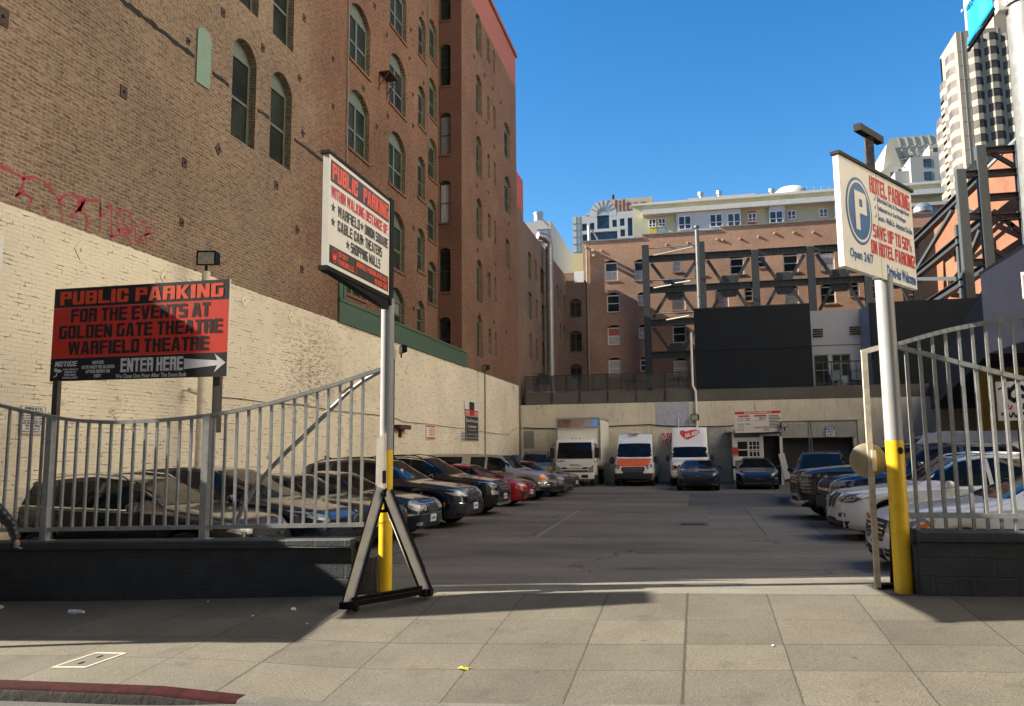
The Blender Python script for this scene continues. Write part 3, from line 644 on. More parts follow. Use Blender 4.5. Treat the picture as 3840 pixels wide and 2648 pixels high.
for z in (zt_ - .5, zt_ - 1.6, zt_ - 2.7, zt_ - 3.8, zt_ - 4.9, zt_ - 6, zt_ - 7.2, zt_ - 8.4): b.lathe([(.275, -.04), (.295, -.03), (.295, .03), (.275, .04)], (-9.95, yd, z), 'z', 16)
d_ = b.build('duct', GALV, fb, smooth=True)
b = MB()
for z in (zt_ - 2.2, zt_ - 4.6): b.bar((XFB, yd - .3, z - .5), (-9.95, yd, z), .05, .05); b.bar((XFB, yd, z), (-9.9, yd, z), .05, .05)
b.build('bracket', RUSTY, d_)

cb = thing('brick_building', 'shaded brick building in the corner between the two brick wings, with dark sash windows', 'building', (-9.5, 68, 0))
PC = lambda u, v, d: Vector((u, 66.6 + d, v))
cxa, cxb = XFB, on_y(2197, 1200, 66.6).x
co = []
for (x0, x1, t, bo) in [(540, 635, 1185, 1345), (540, 640, 1455, 1640), (545, 640, 1745, 1920)]:
    a = on_y(1900 + x0 * .4386, 600 + bo * .4386, 66.6); c = on_y(1900 + x1 * .4386, 600 + t * .4386, 66.6); co.append((a.x, c.x, a.z, c.z - .25, .25))
ctop = on_y(2160, 1052, 66.6).z
b = MB(); wall(b, PC, cxa - 3, cxb, 1, ctop, co, .25); b.quad((cxa - 3, 66.6, ctop), (cxb, 66.6, ctop), (cxb, 75, ctop), (cxa - 3, 75, ctop)); b.box(cxa - 4, cxb + .5, 75.01, 82, 1, on_y(2160, 1022, 75).z); b.build('wall', BR_FAR, cb)
for op in co: window(PC, op, cb, FRAME_DK, GLASS, .18, 1, .55, .07, sill=BR_PIER)
b = MB(); b.box(cxb - .9, cxb - .1, 66.5, 67.2, ctop - .2, ctop + .75); b.build('chimney', WHITE, cb)

# ================================================================== the brick hotel behind, braced by an outside steel frame
YB = 67.5
bb = thing('brick_building', 'orange-brown brick hotel across the back with white sash windows and a dark steel bracing frame', 'building', (4, 69, 0))
PB = lambda u, v, d: Vector((u, YB + d, v))
def z6(x0, x1, t, bo): return (1900 + x0 * .4386, 1900 + x1 * .4386, 600 + t * .4386, 600 + bo * .4386)
def z7(x0, x1, t, bo): return (2840 + x0 * .4386, 2840 + x1 * .4386, 600 + t * .4386, 600 + bo * .4386)
bw = [z6(*q) for q in [(843, 947, 852, 1035), (1093, 1197, 845, 1030), (1422, 1490, 838, 958), (1610, 1700, 830, 990), (1912, 2025, 812, 980), (2145, 2215, 795, 920),
      (858, 965, 1130, 1305), (1122, 1190, 1128, 1250), (1415, 1525, 1115, 1285), (1640, 1700, 1105, 1260), (1788, 1895, 1100, 1275), (2035, 2105, 1090, 1210),
      (865, 972, 1408, 1585), (1130, 1198, 1405, 1528), (1422, 1530, 1395, 1565), (873, 978, 1686, 1860), (1142, 1207, 1682, 1808), (1432, 1542, 1690, 1850)]] + \
     [z7(*q) for q in [(225, 345, 785, 960), (535, 655, 770, 945), (760, 880, 765, 935), (240, 350, 1070, 1245), (545, 665, 1055, 1230), (793, 868, 1045, 1170), (975, 1045, 1040, 1190), (1300, 1352, 735, 855), (1290, 1365, 1022, 1150)]]
bo_ = []
for (x0, x1, t, b_) in bw:
    p, q = on_y(x0, b_, YB), on_y(x1, t, YB); bo_.append((p.x, q.x, p.z, q.z - .22, .2))
xl = on_y(2185, 910, YB).x; XWG = 18.46
wb = MB(); wall(wb, PB, xl, XWG, 1.0, 19.6, bo_, .28)
wb.quad((xl, YB, 1), (xl, 85, 1), (xl, 85, 19.6), (xl, YB, 19.6)); wb.quad((xl, YB, 19.6), (XWG, YB, 19.6), (XWG, 85, 19.6), (xl, 85, 19.6))
wb.box(-4.1, XWG - .01, YB + .002, YB + .4, 19.58, 19.86); wb.box(2.3, XWG - .02, YB + .004, YB + .42, 19.84, 20.08)
wb.build('wall', BR_BACK, bb)
rs = random.Random(5)
for i, op in enumerate(bo_):
    g = [GLASS_SKY, GLASS_SKY, CURTAIN, GLASS, GLASS, GLASS, GLASS, CURTAIN, CURTAIN, GLASS, CURTAIN, GLASS, CURT_RED, CURTAIN, GLASS, CURTAIN, GLASS_SKY, CURTAIN][i] if i < 18 else rs.choice([GLASS, CURTAIN, GLASS])
    w_ = window(PB, op, bb, FRAME_W, g, .17, 0, .52, .085, sill=BR_BACK, tymp=False, lower=CURTAIN if i in (0, 1, 12) else None)
    arc = arc_pts(op[0], op[1], op[3], op[4]); b = MB(); b.poly([PB(*q, .15) for q in arc]); b.build('lintel', BLACK, w_)
b = MB(); b.box(xl - .05, -4.0, YB - .06, YB + .5, 19.6, 19.72); b.box(-4.1, 2.3, YB - .06, YB + .5, 19.86, 19.96); b.box(2.28, XWG, YB - .06, YB + .5, 20.08, 20.18); b.build('coping', STEEL_L, bb)
# the wing that comes forward on the right
PWg = lambda u, v, d: Vector((XWG + d, u, v))
wo = []
for (px, t, bt, w) in [(3557, 1050, 1095, .5), (3580, 925, 985, .7), (3559, 930, 965, .45), (3700, 1020, 1100, .9)]:
    a = on_x(px, bt, XWG); c = on_x(px, t, XWG); wo.append((a.y - w, a.y, a.z, c.z, 0))
wb = MB(); wall(wb, PWg, 44.0, YB - .002, 1, 19.35, wo, .3); wb.quad((XWG, 44, 19.35), (XWG, 67.5, 19.35), (40, 67.5, 19.35), (40, 44, 19.35)); wb.quad((XWG, 44, 1), (40, 44, 1), (40, 44, 19.35), (XWG, 44, 19.35)); wb.build('wing_wall', BR_WING, bb)
for op in wo: window(PWg, op, bb, FRAME_DK, GLASS, .2, 0, .5, .06)
b = MB(); b.box(XWG - .08, XWG + .5, 43.9, 67.4, 19.36, 19.55); b.build('coping', STEEL_L, bb)
b = MB(); b.box(15.9, XWG - .06, YB - .012, YB + .2, 3, 19.0); b.build('recess_panel', FRAME_DK, bb)
# steel bracing
YS = 65.3
fr_ = MB(); cx_ = [on_y(px, 1000, YS).x for px in (2422, 2632, 2832, 3041)] + [13.0, 16.4]
bz = [on_y(2600, y, YS).z for y in (962, 1080, 1204, 1327)]
for i, x in enumerate(cx_):
    top = bz[0] + (1.15 if i < 2 else .2)
    c = MB(); c.box(x - .27, x + .27, YS - .2, YS - .17, 4.4, top); c.box(x - .27, x + .27, YS + .17, YS + .2, 4.4, top); c.box(x - .02, x + .02, YS - .17, YS + .17, 4.4, top); c.build('steel_column', STEEL if i != 4 else STEEL_M, bb)
for z in bz:
    for i in range(len(cx_) - 1):
        x0, x1 = cx_[i] + .28, cx_[i + 1] - .28
        c = MB(); c.box(x0, x1, YS - .18, YS + .18, z + .22, z + .26); c.box(x0, x1, YS - .18, YS + .18, z - .26, z - .22); c.box(x0, x1, YS - .015, YS + .015, z - .22, z + .22)
        for k in range(1, 4): xx = x0 + (x1 - x0) * k / 4; c.box(xx - .015, xx + .015, YS - .17, YS - .016, z - .22, z + .22)
        c.build('steel_beam', STEEL, bb)
for k in range(3):
    for i in range(len(cx_) - 1):
        m = (cx_[i] + cx_[i + 1]) / 2; zt, zb2 = bz[k] - .3, bz[k + 1] + .3
        for sgn, x in ((-1, cx_[i] + .45), (1, cx_[i + 1] - .45)):
            p, q = ((x, YS, zt - .1), (m + sgn * .55, YS, zb2 + .1)) if k % 2 == 0 else ((m + sgn * .55, YS, zt - .1), (x, YS, zb2 + .1))
            c = MB(); c.bar(p, q, .2, .24)
            c.build('steel_brace', STEEL, bb)
        c = MB(); zz_ = bz[k + 1] + .26 if k % 2 == 0 else bz[k] - .26; s_ = 1 if k % 2 == 0 else -1
        c.prism([(m - .75, YS - .02, zz_), (m + .75, YS - .02, zz_), (m + .5, YS - .02, zz_ + s_ * .62), (m - .5, YS - .02, zz_ + s_ * .62)], (0, .04, 0)); c.build('gusset_plate', STEEL, bb)
STRUT = M('cream_painted_steel', (.2, .19, .16), .5)
for (a, c) in [((2452, 958), (2600, 926)), ((2452, 1080), (2518, 1068)), ((2532, 1062), (2590, 1053)), ((2500, 1200), (2585, 1184))]:
    b = MB(); b.tube([on_y(*a, YS - .5), on_y(*c, YS - 2.0)], .055, 8); b.build('strut', STRUT, bb)
for z in (bz[0] + .85, bz[1] + .75, bz[2] + .7):
    b = MB(); b.tube([(cx_[0] + .27, YS - .1, z), (cx_[1] - .27, YS - .1, z + .05)], .045, 8); b.build('rod', STEEL_L, bb)
# frame standing along the wing
YT = 50.0; tx = [on_y(px, 900, YT).x for px in (3620, 3702, 3850)]; tt_ = [on_y(3620, 637, YT).z, on_y(3702, 547, YT).z, 19.2]
for x, z in zip(tx, tt_):
    c = MB(); c.box(x - .24, x + .24, YT - .26, YT - .22, 4, z); c.box(x - .24, x + .24, YT + .22, YT + .26, 4, z); c.box(x - .03, x + .03, YT - .22, YT + .22, 4, z); c.box(x - .25, x - .2, YT - .22, YT + .22, 4, z - .01); c.build('steel_column', STEEL_M, bb)
for (i, j, ys) in [(0, 1, (652, 812, 985)), (1, 2, (562, 648, 738, 815, 990))]:
    for y in ys:
        z = on_y((3660, 3760)[i], y, YT).z; c = MB(); c.box(tx[i] + .25, tx[j] - .25, YT - .2, YT + .2, z + .15, z + .19); c.box(tx[i] + .25, tx[j] - .25, YT - .2, YT + .2, z - .19, z - .15); c.box(tx[i] + .25, tx[j] - .25, YT - .02, YT + .02, z - .15, z + .15); c.build('steel_beam', STEEL, bb)
for (a, c_) in [((3622, 645), (3690, 580)), ((3720, 575), (3815, 630)), ((3722, 870), (3832, 765)), ((3632, 815), (3700, 760)), ((3722, 790), (3840, 880)), ((3640, 975), (3702, 925)), ((3722, 905), (3800, 840)), ((3722, 935), (3850, 1010))]:
    c = MB(); c.bar(on_y(*a, YT + .05), on_y(*c_, YT + .05), .22, .22); c.build('steel_brace', STEEL if a[0] > 3715 else STEEL_M, bb)
for z in bz[:3]:
    c = MB(); c.box(16.3, 16.34, YT + .3, YS - .2, z - .22, z + .22); c.box(16.1, 16.54, YT + .3, YS - .2, z + .22, z + .26); c.box(16.1, 16.54, YT + .3, YS - .2, z - .26, z - .22); c.build('steel_beam', STEEL, bb)
q = on_x(3594, 845, 16.4); c = MB(); c.box(16.2, 16.65, q.y - .2, q.y + .2, 4, q.z); c.build('steel_column', STEEL_M, bb)
for (y0, z0, y1, z1) in [(YT + .6, bz[1] + .4, q.y - .4, bz[0] - .4), (q.y + .5, bz[0] - .4, YS - 1, bz[1] + .4), (YT + .6, bz[1] - .4, q.y - .4, bz[2] + .4), (q.y + .5, bz[2] + .4, YS - 1, bz[1] - .4)]:
    c = MB(); c.bar((16.3, y0, z0), (16.3, y1, z1), .24, .24); c.build('steel_brace', STEEL_M, bb)
q = on_y(2613, 862, 60.0); b = MB(); b.tube([(q.x, 60, 6.0), (q.x, 60, q.z)], .15, 12); b.lathe([(.0, .32), (.2, .25), (.2, .1)], (q.x, 60, q.z + .05), 'z', 12); 
for z in (8, 10.5, 13, 15.5): b.lathe([(.15, -.05), (.18, -.04), (.18, .04), (.15, .05)], (q.x, 60, z), 'z', 12)
tag(b.build('vent_pipe', M('dull_zinc_pipe', (.1, .11, .115), .5, .3), None, smooth=True), 'tall galvanized vent pipe standing in front of the steel frame by its second column', 'pipe')
q = on_y(2200, 935, YB); b = MB(); b.tube([(q.x, YB - .1, q.z), (q.x, YB - .1, 5.5)], .07, 8); b.lathe([(.07, 0), (.14, .12), (.14, .2)], (q.x, YB - .12, q.z), 'z', 10); b.build('downpipe', STRUT, bb, smooth=True)
for (px, py) in ((2222, 938), (2225, 958)): 
    q = on_y(px, py, YB - .3); b = MB(); b.box(q.x - .1, q.x + .1, YB - .4, YB - .002, q.z - .09, q.z + .09); b.build('wall_lamp', OFFW, bb)
for px, py in [(2255, 941), (2500, 918), (2580, 912), (2690, 898), (2710, 902), (2775, 896), (2845, 888), (2905, 876), (2978, 873), (3050, 872)]:
    q = on_y(px, py, YB); b = MB(); b.lathe([(.0, -.09), (.1, -.06), (.12, 0)], (q.x, YB, q.z), 'y', 8); b.build('anchor_plate', BR_BACK, bb)
q = on_y(2208, 890, YB + 2); b = MB(); b.tube([(q.x, YB + 2, 19.5), (q.x, YB + 2, 21.6)], .12, 8); b.tube([(q.x, YB + 2, 21.4), (q.x + .3, YB + 2, 21.2), (q.x + 1.0, YB + 2, 19.9)], .07, 8); b.build('roof_vent', GALV, bb)

# ================================================================== raised terrace at the back of the lot
YR = 48.0
rw = thing('retaining_wall', 'peeling cream retaining wall with a concrete parapet closing the back of the lot', 'wall', (1, YR + .2, 0))
b = MB()
g0, g1 = on_y(2935, 1640, YR), on_y(3205, 1640, YR)
PRw = lambda u, v, d: Vector((u, YR + d, v))
xe = 16.0
wall(b, PRw, XW + .003, xe, -.6, 4.6, [(4.55, 8.3, -.5, 2.45, 0)], .5); b.build('wall', CREAM_BACK, rw)
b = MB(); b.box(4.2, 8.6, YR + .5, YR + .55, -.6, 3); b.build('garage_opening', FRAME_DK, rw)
b = MB(); b.box(on_y(1972, 1500, YR).x, xe, YR + .05, YR + .6, 4.6, 5.33); b.build('parapet', CONC_DARK, rw)
b = MB(); b.box(-10.4, 40, YR + .55, 67.4, 4.0, 4.4); b.build('terrace_floor', CONC_DARK, rw)
b = MB(); b.box(4.4, 5.9, YR - .03, YR + .002, 2.45, 3.25); b.box(6.1, 8.45, YR - .03, YR + .002, 2.45, 3.3); b.build('rendered_lintel', stained('grey_render', (.36, .35, .31)), rw)
b = MB(); b.box(3.9, 8.6, YR - .06, YR + .02, 3.36, 3.4); b.box(5.95, 6.0, YR - .05, YR + .01, .2, 3.36); b.box(6.08, 6.13, YR - .05, YR + .01, .2, 3.36); b.box(8.5, 8.54, YR - .05, YR + .01, .2, 3.36); b.build('conduit', STEEL_L, rw)
pp = [on_y(2398, 1515, YR), on_y(2580, 1600, YR)]; b = MB(); b.box(pp[0].x + .9, pp[1].x + .1, YR - .006, YR + .002, pp[1].z, pp[0].z + .05); b.build('paint_patch', M('blue_grey_patch', (.36, .39, .45), .8), rw)
b = MB(); q = on_y(2000, 1650, YR); b.box(q.x - .55, q.x + .05, YR - .05, YR + .002, q.z - .5, q.z + .55); b.build('utility_panel', M('grey_utility_panel', (.2, .2, .19), .6), rw)
b = MB(); q = on_y(2690, 1690, YR); b.box(.5, 1.8, YR - .03, YR + .002, 1.9, 3.2); b.build('boarded_panel', M('grey_board', (.34, .34, .33), .7), rw)
b = MB(); b.box(-1.35, .9, YR - .2, YR - .001, -.3, .95); b.build('plinth', M('dark_red_plinth', (.09, .03, .025), .8), rw)
# rail on the parapet
rl = thing('terrace_railing', 'dark glass-panelled railing along the terrace parapet', 'railing', (-5, YR, 5.3))
x0, x1 = on_y(1968, 1413, YR).x, -.15
b = MB(); b.box(x0, x1, YR + .02, YR + .1, 6.3, 6.36); b.build('top_rail', STEEL, rl)
n = 12
for k in range(n + 1):
    x = x0 + (x1 - x0) * k / n; b = MB(); b.box(x - .025, x + .025, YR - .01, YR + .04, 4.75 if k % 2 == 0 else 5.33, 6.3); b.build('rail_post', STEEL, rl)
m, nt, p = newmat('smoked_glass'); p.inputs['Base Color'].default_value = (.06, .07, .07, 1); p.inputs['Roughness'].default_value = .05; p.inputs['Alpha'].default_value = .45; SMOKED = m
b = MB(); b.box(x0 + .03, x1 - .03, YR + .055, YR + .065, 5.42, 6.27); b.build('glass_panel', SMOKED, rl)
# screens on the terrace
sc = thing('terrace_screen', 'big dark navy panelled screen on the terrace, left of the pale grey one', 'screen', (3, YR + .3, 5.3))
b = MB(); b.box(-.06, 6.38, YR + .0, YR + .4, 5.34, 7.5); b.box(-.06, 6.38, YR + .0, YR + .4, 7.53, 10.0); b.box(-.04, 6.36, YR + .03, YR + .38, 7.4, 7.6); b.build('panel', DARK_PANEL, sc)
b = MB(); b.box(-.1, 6.42, YR - .02, YR + .42, 10.0, 10.06); b.build('cap', STEEL, sc)
sg = thing('terrace_hut', 'pale grey panelled terrace hut with vents, doors and a small balcony between the dark screens', 'hut', (8, YR + 1, 5.3))
zt = on_y(3268, 1152, YR + 1).z
hz = 9.75
b = MB(); PG = lambda u, v, d: Vector((u, YR + 1.0 + d, v))
xg0, xg1, xg2 = 6.43, on_y(3222, 1160, YR + 1).x, on_y(3268, 1150, YR + .2).x
dp = [on_y(3050, 1332, YR + 1), on_y(3105, 1332, YR + 1), on_y(3118, 1330, YR + 1), on_y(3188, 1330, YR + 1)]
dops = [(dp[0].x, dp[1].x, 5.0, dp[0].z, 0), (dp[2].x, dp[3].x, 5.9, dp[2].z, 0)]
wall(b, PG, xg0, xg1, 4.4, hz, dops, .2); b.quad((xg1, YR + 1, 4.4), (xg2, YR + .1, 4.4), (xg2, YR + .1, hz), (xg1, YR + 1, hz)); b.quad((xg0, YR + 1, hz), (xg1, YR + 1, hz), (xg2, YR + .1, hz), (xg2, YR + 6, hz)); b.build('wall', GREY_PANEL, sg)
for op in dops: window(PG, op, sg, STEEL_L, GLASS, .12, 1 if op[2] > 5.5 else 0, .6, .06)
for px, py in ((3068, 1251), (3206, 1242)):
    q = on_y(px, py, YR + 1); v_ = MB()
    for k in range(4): v_.box(q.x - .27, q.x + .27, YR + .93, YR + 1.002, q.z + .2 - k * .13, q.z + .26 - k * .13)
    v_.build('vent', BLACK, sg)
b = MB(); b.box(xg0, xg1 - .05, YR + .975, YR + .998, 7.7, 7.73); b.build('seam', STEEL, sg)
b = MB(); b.box(6.45, xg2 - .1, YR + .02, YR + .08, 6.62, 6.7); b.box(6.45, xg2 - .1, YR + .02, YR + .06, 5.42, 5.47)
for k in range(8): x = 6.5 + (xg2 - .15 - 6.5) * k / 7; b.box(x - .02, x + .02, YR + .03, YR + .06, 5.33, 6.62)
b.build('balcony_rail', STEEL, sg)
s2 = thing('terrace_screen', 'long dark navy panelled screen on the terrace behind the right-hand pole and fence', 'screen', (12, YR + .2, 5.3))
b = MB(); b.box(9.55, 15.6, YR + .02, YR + .3, 5.34, 7.35); b.box(9.55, 15.6, YR + .02, YR + .3, 7.38, 9.92); b.box(9.57, 15.58, YR + .05, YR + .28, 7.3, 7.42); b.build('panel', DARK_PANEL, s2)
# planters, chairs, table on the terrace
LEAF = M('dark_leaf', (.03, .05, .02), .6, var=.4, scale=20)
def planter(px, x2, lab):
    q = on_y(px, 1450, YR + .9); t = thing('planter', lab, 'planter', (q.x, YR + .9, 4.4)); b = MB(); b.box(q.x - .45, q.x + .45, YR + .6, YR + 1.2, 4.4, 5.85); b.build('pot', stained('pale_planter', (.4, .39, .36)), t)
    b = MB(); r_ = random.Random(px)
    for k in range(170):
        a, rr, h = r_.uniform(0, 6.28), r_.uniform(0, .55), r_.uniform(0, .75); c = Vector((q.x + rr * math.cos(a), YR + .9 + rr * .6 * math.sin(a), 5.85 + h * x2)); d = Vector((r_.uniform(-1, 1), r_.uniform(-1, 1), r_.uniform(-.3, 1))).normalized() * .12; e = d.cross(Vector((r_.uniform(-1, 1), r_.uniform(-1, 1), 1))).normalized() * .04
        b.quad(c - d, c + e, c + d, c - e)
    b.build('shrub', LEAF, t)
planter(2030, 1.0, 'pale planter with a leafy shrub at the left end of the terrace'); planter(2540, .35, 'pale planter with a low plant near the dark screen')
def tchair(x, lab, y=YR + 1.4, m=None):
    t = thing('chair', lab, 'chair', (x, y, 4.4), 'terrace chairs'); m = m or STEEL_L; b = MB()
    z0 = 5.0
    b.box(x - .28, x + .28, y - .25, y + .25, z0 + .62, z0 + .67); b.build('seat', m, t); b = MB(); b.box(x - .28, x + .28, y + .25, y + .3, z0 + .67, z0 + 1.25); b.build('backrest', m, t)
    for sx in (-.26, .26):
        for sy in (-.24, .26): b = MB(); b.box(x + sx - .025, x + sx + .025, y + sy - .025, y + sy + .025, 4.4, z0 + .62); b.build('leg', m, t)
tchair(on_y(2150, 1440, YR + 1.4).x, 'metal terrace chair nearest the leafy planter'); tchair(on_y(2250, 1440, YR + 1.4).x, 'metal terrace chair left of the terrace table'); tchair(on_y(2440, 1440, YR + 1.4).x, 'metal terrace chair right of the terrace table')
CHB = M('blue_grey_chair', (.1, .14, .18), .5)
tchair(7.7, 'blue-grey balcony chair in front of the hut door', YR + .5, CHB); tchair(8.8, 'blue-grey balcony chair at the right end of the hut balcony', YR + .5, CHB)
x = on_y(2390, 1440, YR + 1.6).x; t = thing('table', 'dark terrace table behind the railing', 'table', (x, YR + 1.6, 4.4)); b = MB(); b.box(x - .7, x + .7, YR + 1.2, YR + 2, 6.0, 6.06); b.build('tabletop', STEEL, t)
for sx in (-.6, .6): b = MB(); b.box(x + sx - .03, x + sx + .03, YR + 1.57, YR + 1.63, 4.4, 6.0); b.build('leg', STEEL, t)

# ================================================================== right-hand building over the lot
GREYW = M('taupe_cladding', (.56, .51, .46), .7, var=.06, scale=.6)
gb = thing('grey_building', 'taupe clad building overhanging the right side of the lot with yellow wall below', 'building', (18, 25, 0))
b = MB(); b.box(11.0, 30, 12, 34.6, 5.42, 8.55); b.build('wall', GREYW, gb)
b = MB(); b.box(11.0 - .02, 30, 12, 34.7, 8.55, 8.66); b.build('coping', M('taupe_coping', (.16, .15, .145), .6), gb)
b = MB(); b.box(12.4, 29, 12, 32.0, 8.66, 9.9); b.build('parapet', DARK_PANEL, gb)
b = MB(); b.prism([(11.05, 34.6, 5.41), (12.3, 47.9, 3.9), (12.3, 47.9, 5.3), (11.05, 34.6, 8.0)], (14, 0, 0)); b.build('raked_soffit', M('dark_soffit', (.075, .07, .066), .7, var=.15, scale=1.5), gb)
b = MB(); q = on_y(3690, 1600, 36.0); b.box(q.x, 30, 36.0, 36.3, -.5, 5.0); b.build('yellow_wall', M('ochre_wall', (.4, .22, .02), .7, var=.15), gb)
b = MB(); b.box(q.x + 1.2, 30, 35.9, 35.99, -.5, 3.1); b.build('loading_door', FRAME_DK, gb)
b = MB(); b.box(11.0, 11.5, 10.6, 12, -.5, 8.55); b.build('front_pier', GREYW, gb)

# ================================================================== attendant's booth
YO = 44.0
bt = thing('booth', 'small grey attendant booth with a white window against the back wall', 'booth', (3, YO + 1, 0))
x0, x1 = on_y(2752, 1700, YO).x, on_y(2930, 1700, YO).x; ztop = 2.75
PO = lambda u, v, d: Vector((u, YO + d, v))
wn_ = [on_y(2762, 1718, YO), on_y(2852, 1650, YO)]; dr = [on_y(2868, 1790, YO), on_y(2922, 1628, YO)]
w_o = (wn_[0].x, wn_[1].x, wn_[0].z, wn_[1].z, 0)
b = MB(); wall(b, PO, x0, x1, 0, ztop, [w_o, (dr[0].x, dr[1].x, 0, 2.5, 0)], .12); b.quad((x0, YO, 0), (x0, YR, 0), (x0, YR, ztop), (x0, YO, ztop)); b.quad((x1, YO, 0), (x1, YR, 0), (x1, YR, ztop), (x1, YO, ztop)); b.quad((x0, YO + 1.5, 0), (x1, YO + 1.5, 0), (x1, YO + 1.5, ztop), (x0, YO + 1.5, ztop)); b.build('wall', stained('grey_booth_paint', (.2, .21, .23), rustf=0), bt)
b = MB(); b.box(x0 - .25, x1 + .1, YO - .25, YR, ztop, ztop + .12); b.build('roof', OFFW, bt)
w_ = window(PO, w_o, bt, WHITE, GLASS, .06, 1, .45, .08); b = MB()
for (u0, u1, v0, v1) in [(w_o[0] - .13, w_o[1] + .13, w_o[3], w_o[3] + .13), (w_o[0] - .13, w_o[1] + .13, w_o[2] - .13, w_o[2]), (w_o[0] - .13, w_o[0], w_o[2], w_o[3]), (w_o[1], w_o[1] + .13, w_o[2], w_o[3])]: b.box(u0, u1, YO - .04, YO - .001, v0, v1)
b.build('trim', WHITE, w_)
b = MB(); um = (w_o[0] + w_o[1]) / 2
for k in range(4): u = um + k * (w_o[1] - um) / 3.2; b.box(u, u + .035, YO + .01, YO + .03, w_o[2], w_o[3])
for k in range(1, 3): v = w_o[2] + k * (w_o[3] - w_o[2]) / 3; b.box(um, w_o[1], YO + .005, YO + .025, v, v + .035)
b.build('grille', WHITE, w_)
b = MB(); b.box(dr[0].x - .16, dr[0].x, YO - .05, YO - .001, 0, 2.6); b.box(dr[1].x, dr[1].x + .13, YO - .05, YO - .001, 0, 2.6); b.box(dr[0].x - .16, dr[1].x + .13, YO - .05, YO - .002, 2.5, 2.62); b.build('door_frame', WHITE, bt)
b = MB(); b.box(dr[0].x, dr[1].x, YO + .7, YO + .75, 0, 2.5); b.build('doorway', FRAME_DK, bt)
b = MB(); b.bar(on_y(2748, 1610, YO - .1), on_y(2755, 1800, YO - .1), .09, .09); b.build('post', WHITE, bt)
b = MB(); b.bar((x1 + .25, YO - .1, .3), (x1 - .02, YO - .1, 1.6), .3, .04, (0, 1, 0)); tag(b.build('leaning_board', WHITE, None), 'white board leaning beside the booth doorway', 'board')
q0, q1 = on_y(2756, 1624, YO - .35), on_y(2928, 1540, YO - .35)
sw, sh = q1.x - q0.x, q1.z - q0.z
sb = thing('sign', 'big white price board with a red header on the booth roof', 'sign', (q0.x, YO - .35, 2.8))
B_ = Board(q0, (1, 0, .015), (0, 0, 1)); b = MB(); B_.rect(b, 0, sw, 0, sh, -.06, 0); b.build('board', SIGNW, sb)
b = MB(); B_.rect(b, .02, sw - .02, sh - .16, sh - .02, 0, .002); b.build('red_header', RED_S, sb)
for u0_, u1_ in ((.2, .75), (1.0, 1.6)): b = MB(); B_.rect(b, u0_, u1_, sh - .3, sh - .22); b.build('red_tab', RED_S, sb)
B_.line('red_lettering', RED_S, sb, 'No REFUNDS', 1.0, .2, .4, .07)
b = MB(); B_.text(b, 'WELCOME TO 25 MASON STREET LOT', .5, sh - .135, 1.35, .09, .008); b.build('header_lettering', WHITE, sb)
B_.line('black_lettering', BLACK_S, sb, '24/7', 1.25, sh - .47, .28, .13)
for k, s_ in enumerate(['Per hour', 'Overnight', 'Oversize', 'Overcharge', 'Special Event', 'Rates As Posted']): B_.line('black_lettering', BLACK_S, sb, s_, .15, sh - .42 - k * .095 - (.08 if k > 1 else 0), .3, .055)
for k, s_ in enumerate(['$5.00', '$30.00']): B_.line('black_lettering', BLACK_S, sb, s_, .55, sh - .42 - k * .095, .22, .055)
B_.line('black_lettering', BLACK_S, sb, '$15.00', .55, sh - .695, .22, .055)
b = MB()
for k in range(9): B_.rect(b, 1.72, 2.2 + .06 * ((k * 7) % 3), sh - .3 - k * .075, sh - .265 - k * .075)
b.build('small_print', BLACK_S, sb)
for v in (.28, .6): b = MB(); B_.rect(b, .95, 1.55, v, v + .012); b.build('rule', BLACK_S, sb)
for k, s_ in enumerate(['DO NOT LEAVE', 'VALUABLES', 'IN THE CAR']): B_.line('black_lettering', BLACK_S, sb, s_, 1.42, .24 - k * .08, .3, .05)
q = on_y(2757, 1695, YO - .2); t = thing('sign', 'small red notice on the white post of the booth', 'sign', (q.x, YO - .2, q.z)); B_ = Board((q.x - .12, YO - .2, q.z - .17), (1, 0, 0), (0, 0, 1)); b = MB(); B_.rect(b, 0, .28, 0, .42, -.02, 0); b.build('board', RED_S, t); b = MB(); B_.rect(b, 0, .28, .38, .42, 0, .003); B_.rect(b, 0, .28, 0, .05, 0, .003); b.build('border', GREEN_L, t)
# STOP HERE sign on the wall
q0, q1 = on_y(2482, 1667, YR - .1), on_y(2538, 1620, YR - .1); w_, h_ = q1.x - q0.x, q1.z - q0.z
t = thing('sign', 'white STOP HERE sign with dark red letters on the cream back wall', 'sign', (q0.x, YR - .1, q0.z)); B_ = Board(q0, (1, 0, 0), (0, 0, 1)); b = MB(); B_.rect(b, 0, w_, 0, h_, -.03, 0); b.build('board', SIGNW, t)
b = MB(); B_.text(b, 'STOP', .05, h_ * .53, w_ - .1, h_ * .4, bold=.05); B_.text(b, 'HERE', .05, h_ * .07, w_ - .1, h_ * .4, bold=.05); b.build('lettering', CRIMSON_S, t)
q0, q1 = on_y(3098, 1637, YR - .12), on_y(3129, 1599, YR - .12); w_, h_ = q1.x - q0.x, q1.z - q0.z
t = thing('sign', 'blue and white PLEASE DRIVE SLOWLY sign over the garage opening', 'sign', (q0.x, YR - .1, q0.z)); B_ = Board(q0, (1, 0, 0), (0, 0, 1)); b = MB(); B_.rect(b, 0, w_, 0, h_, -.03, 0); b.build('board', SIGNW, t)
b = MB(); B_.rect(b, 0, w_, h_ * .64, h_, 0, .004); B_.text(b, 'DRIVE', .05, h_ * .36, w_ - .1, h_ * .2); B_.text(b, 'SLOWLY', .05, h_ * .08, w_ - .1, h_ * .2); b.build('blue_print', BLUE_S, t); b = MB(); B_.text(b, 'PLEASE', .05, h_ * .72, w_ - .1, h_ * .2, .008); b.build('lettering', WHITE, t)

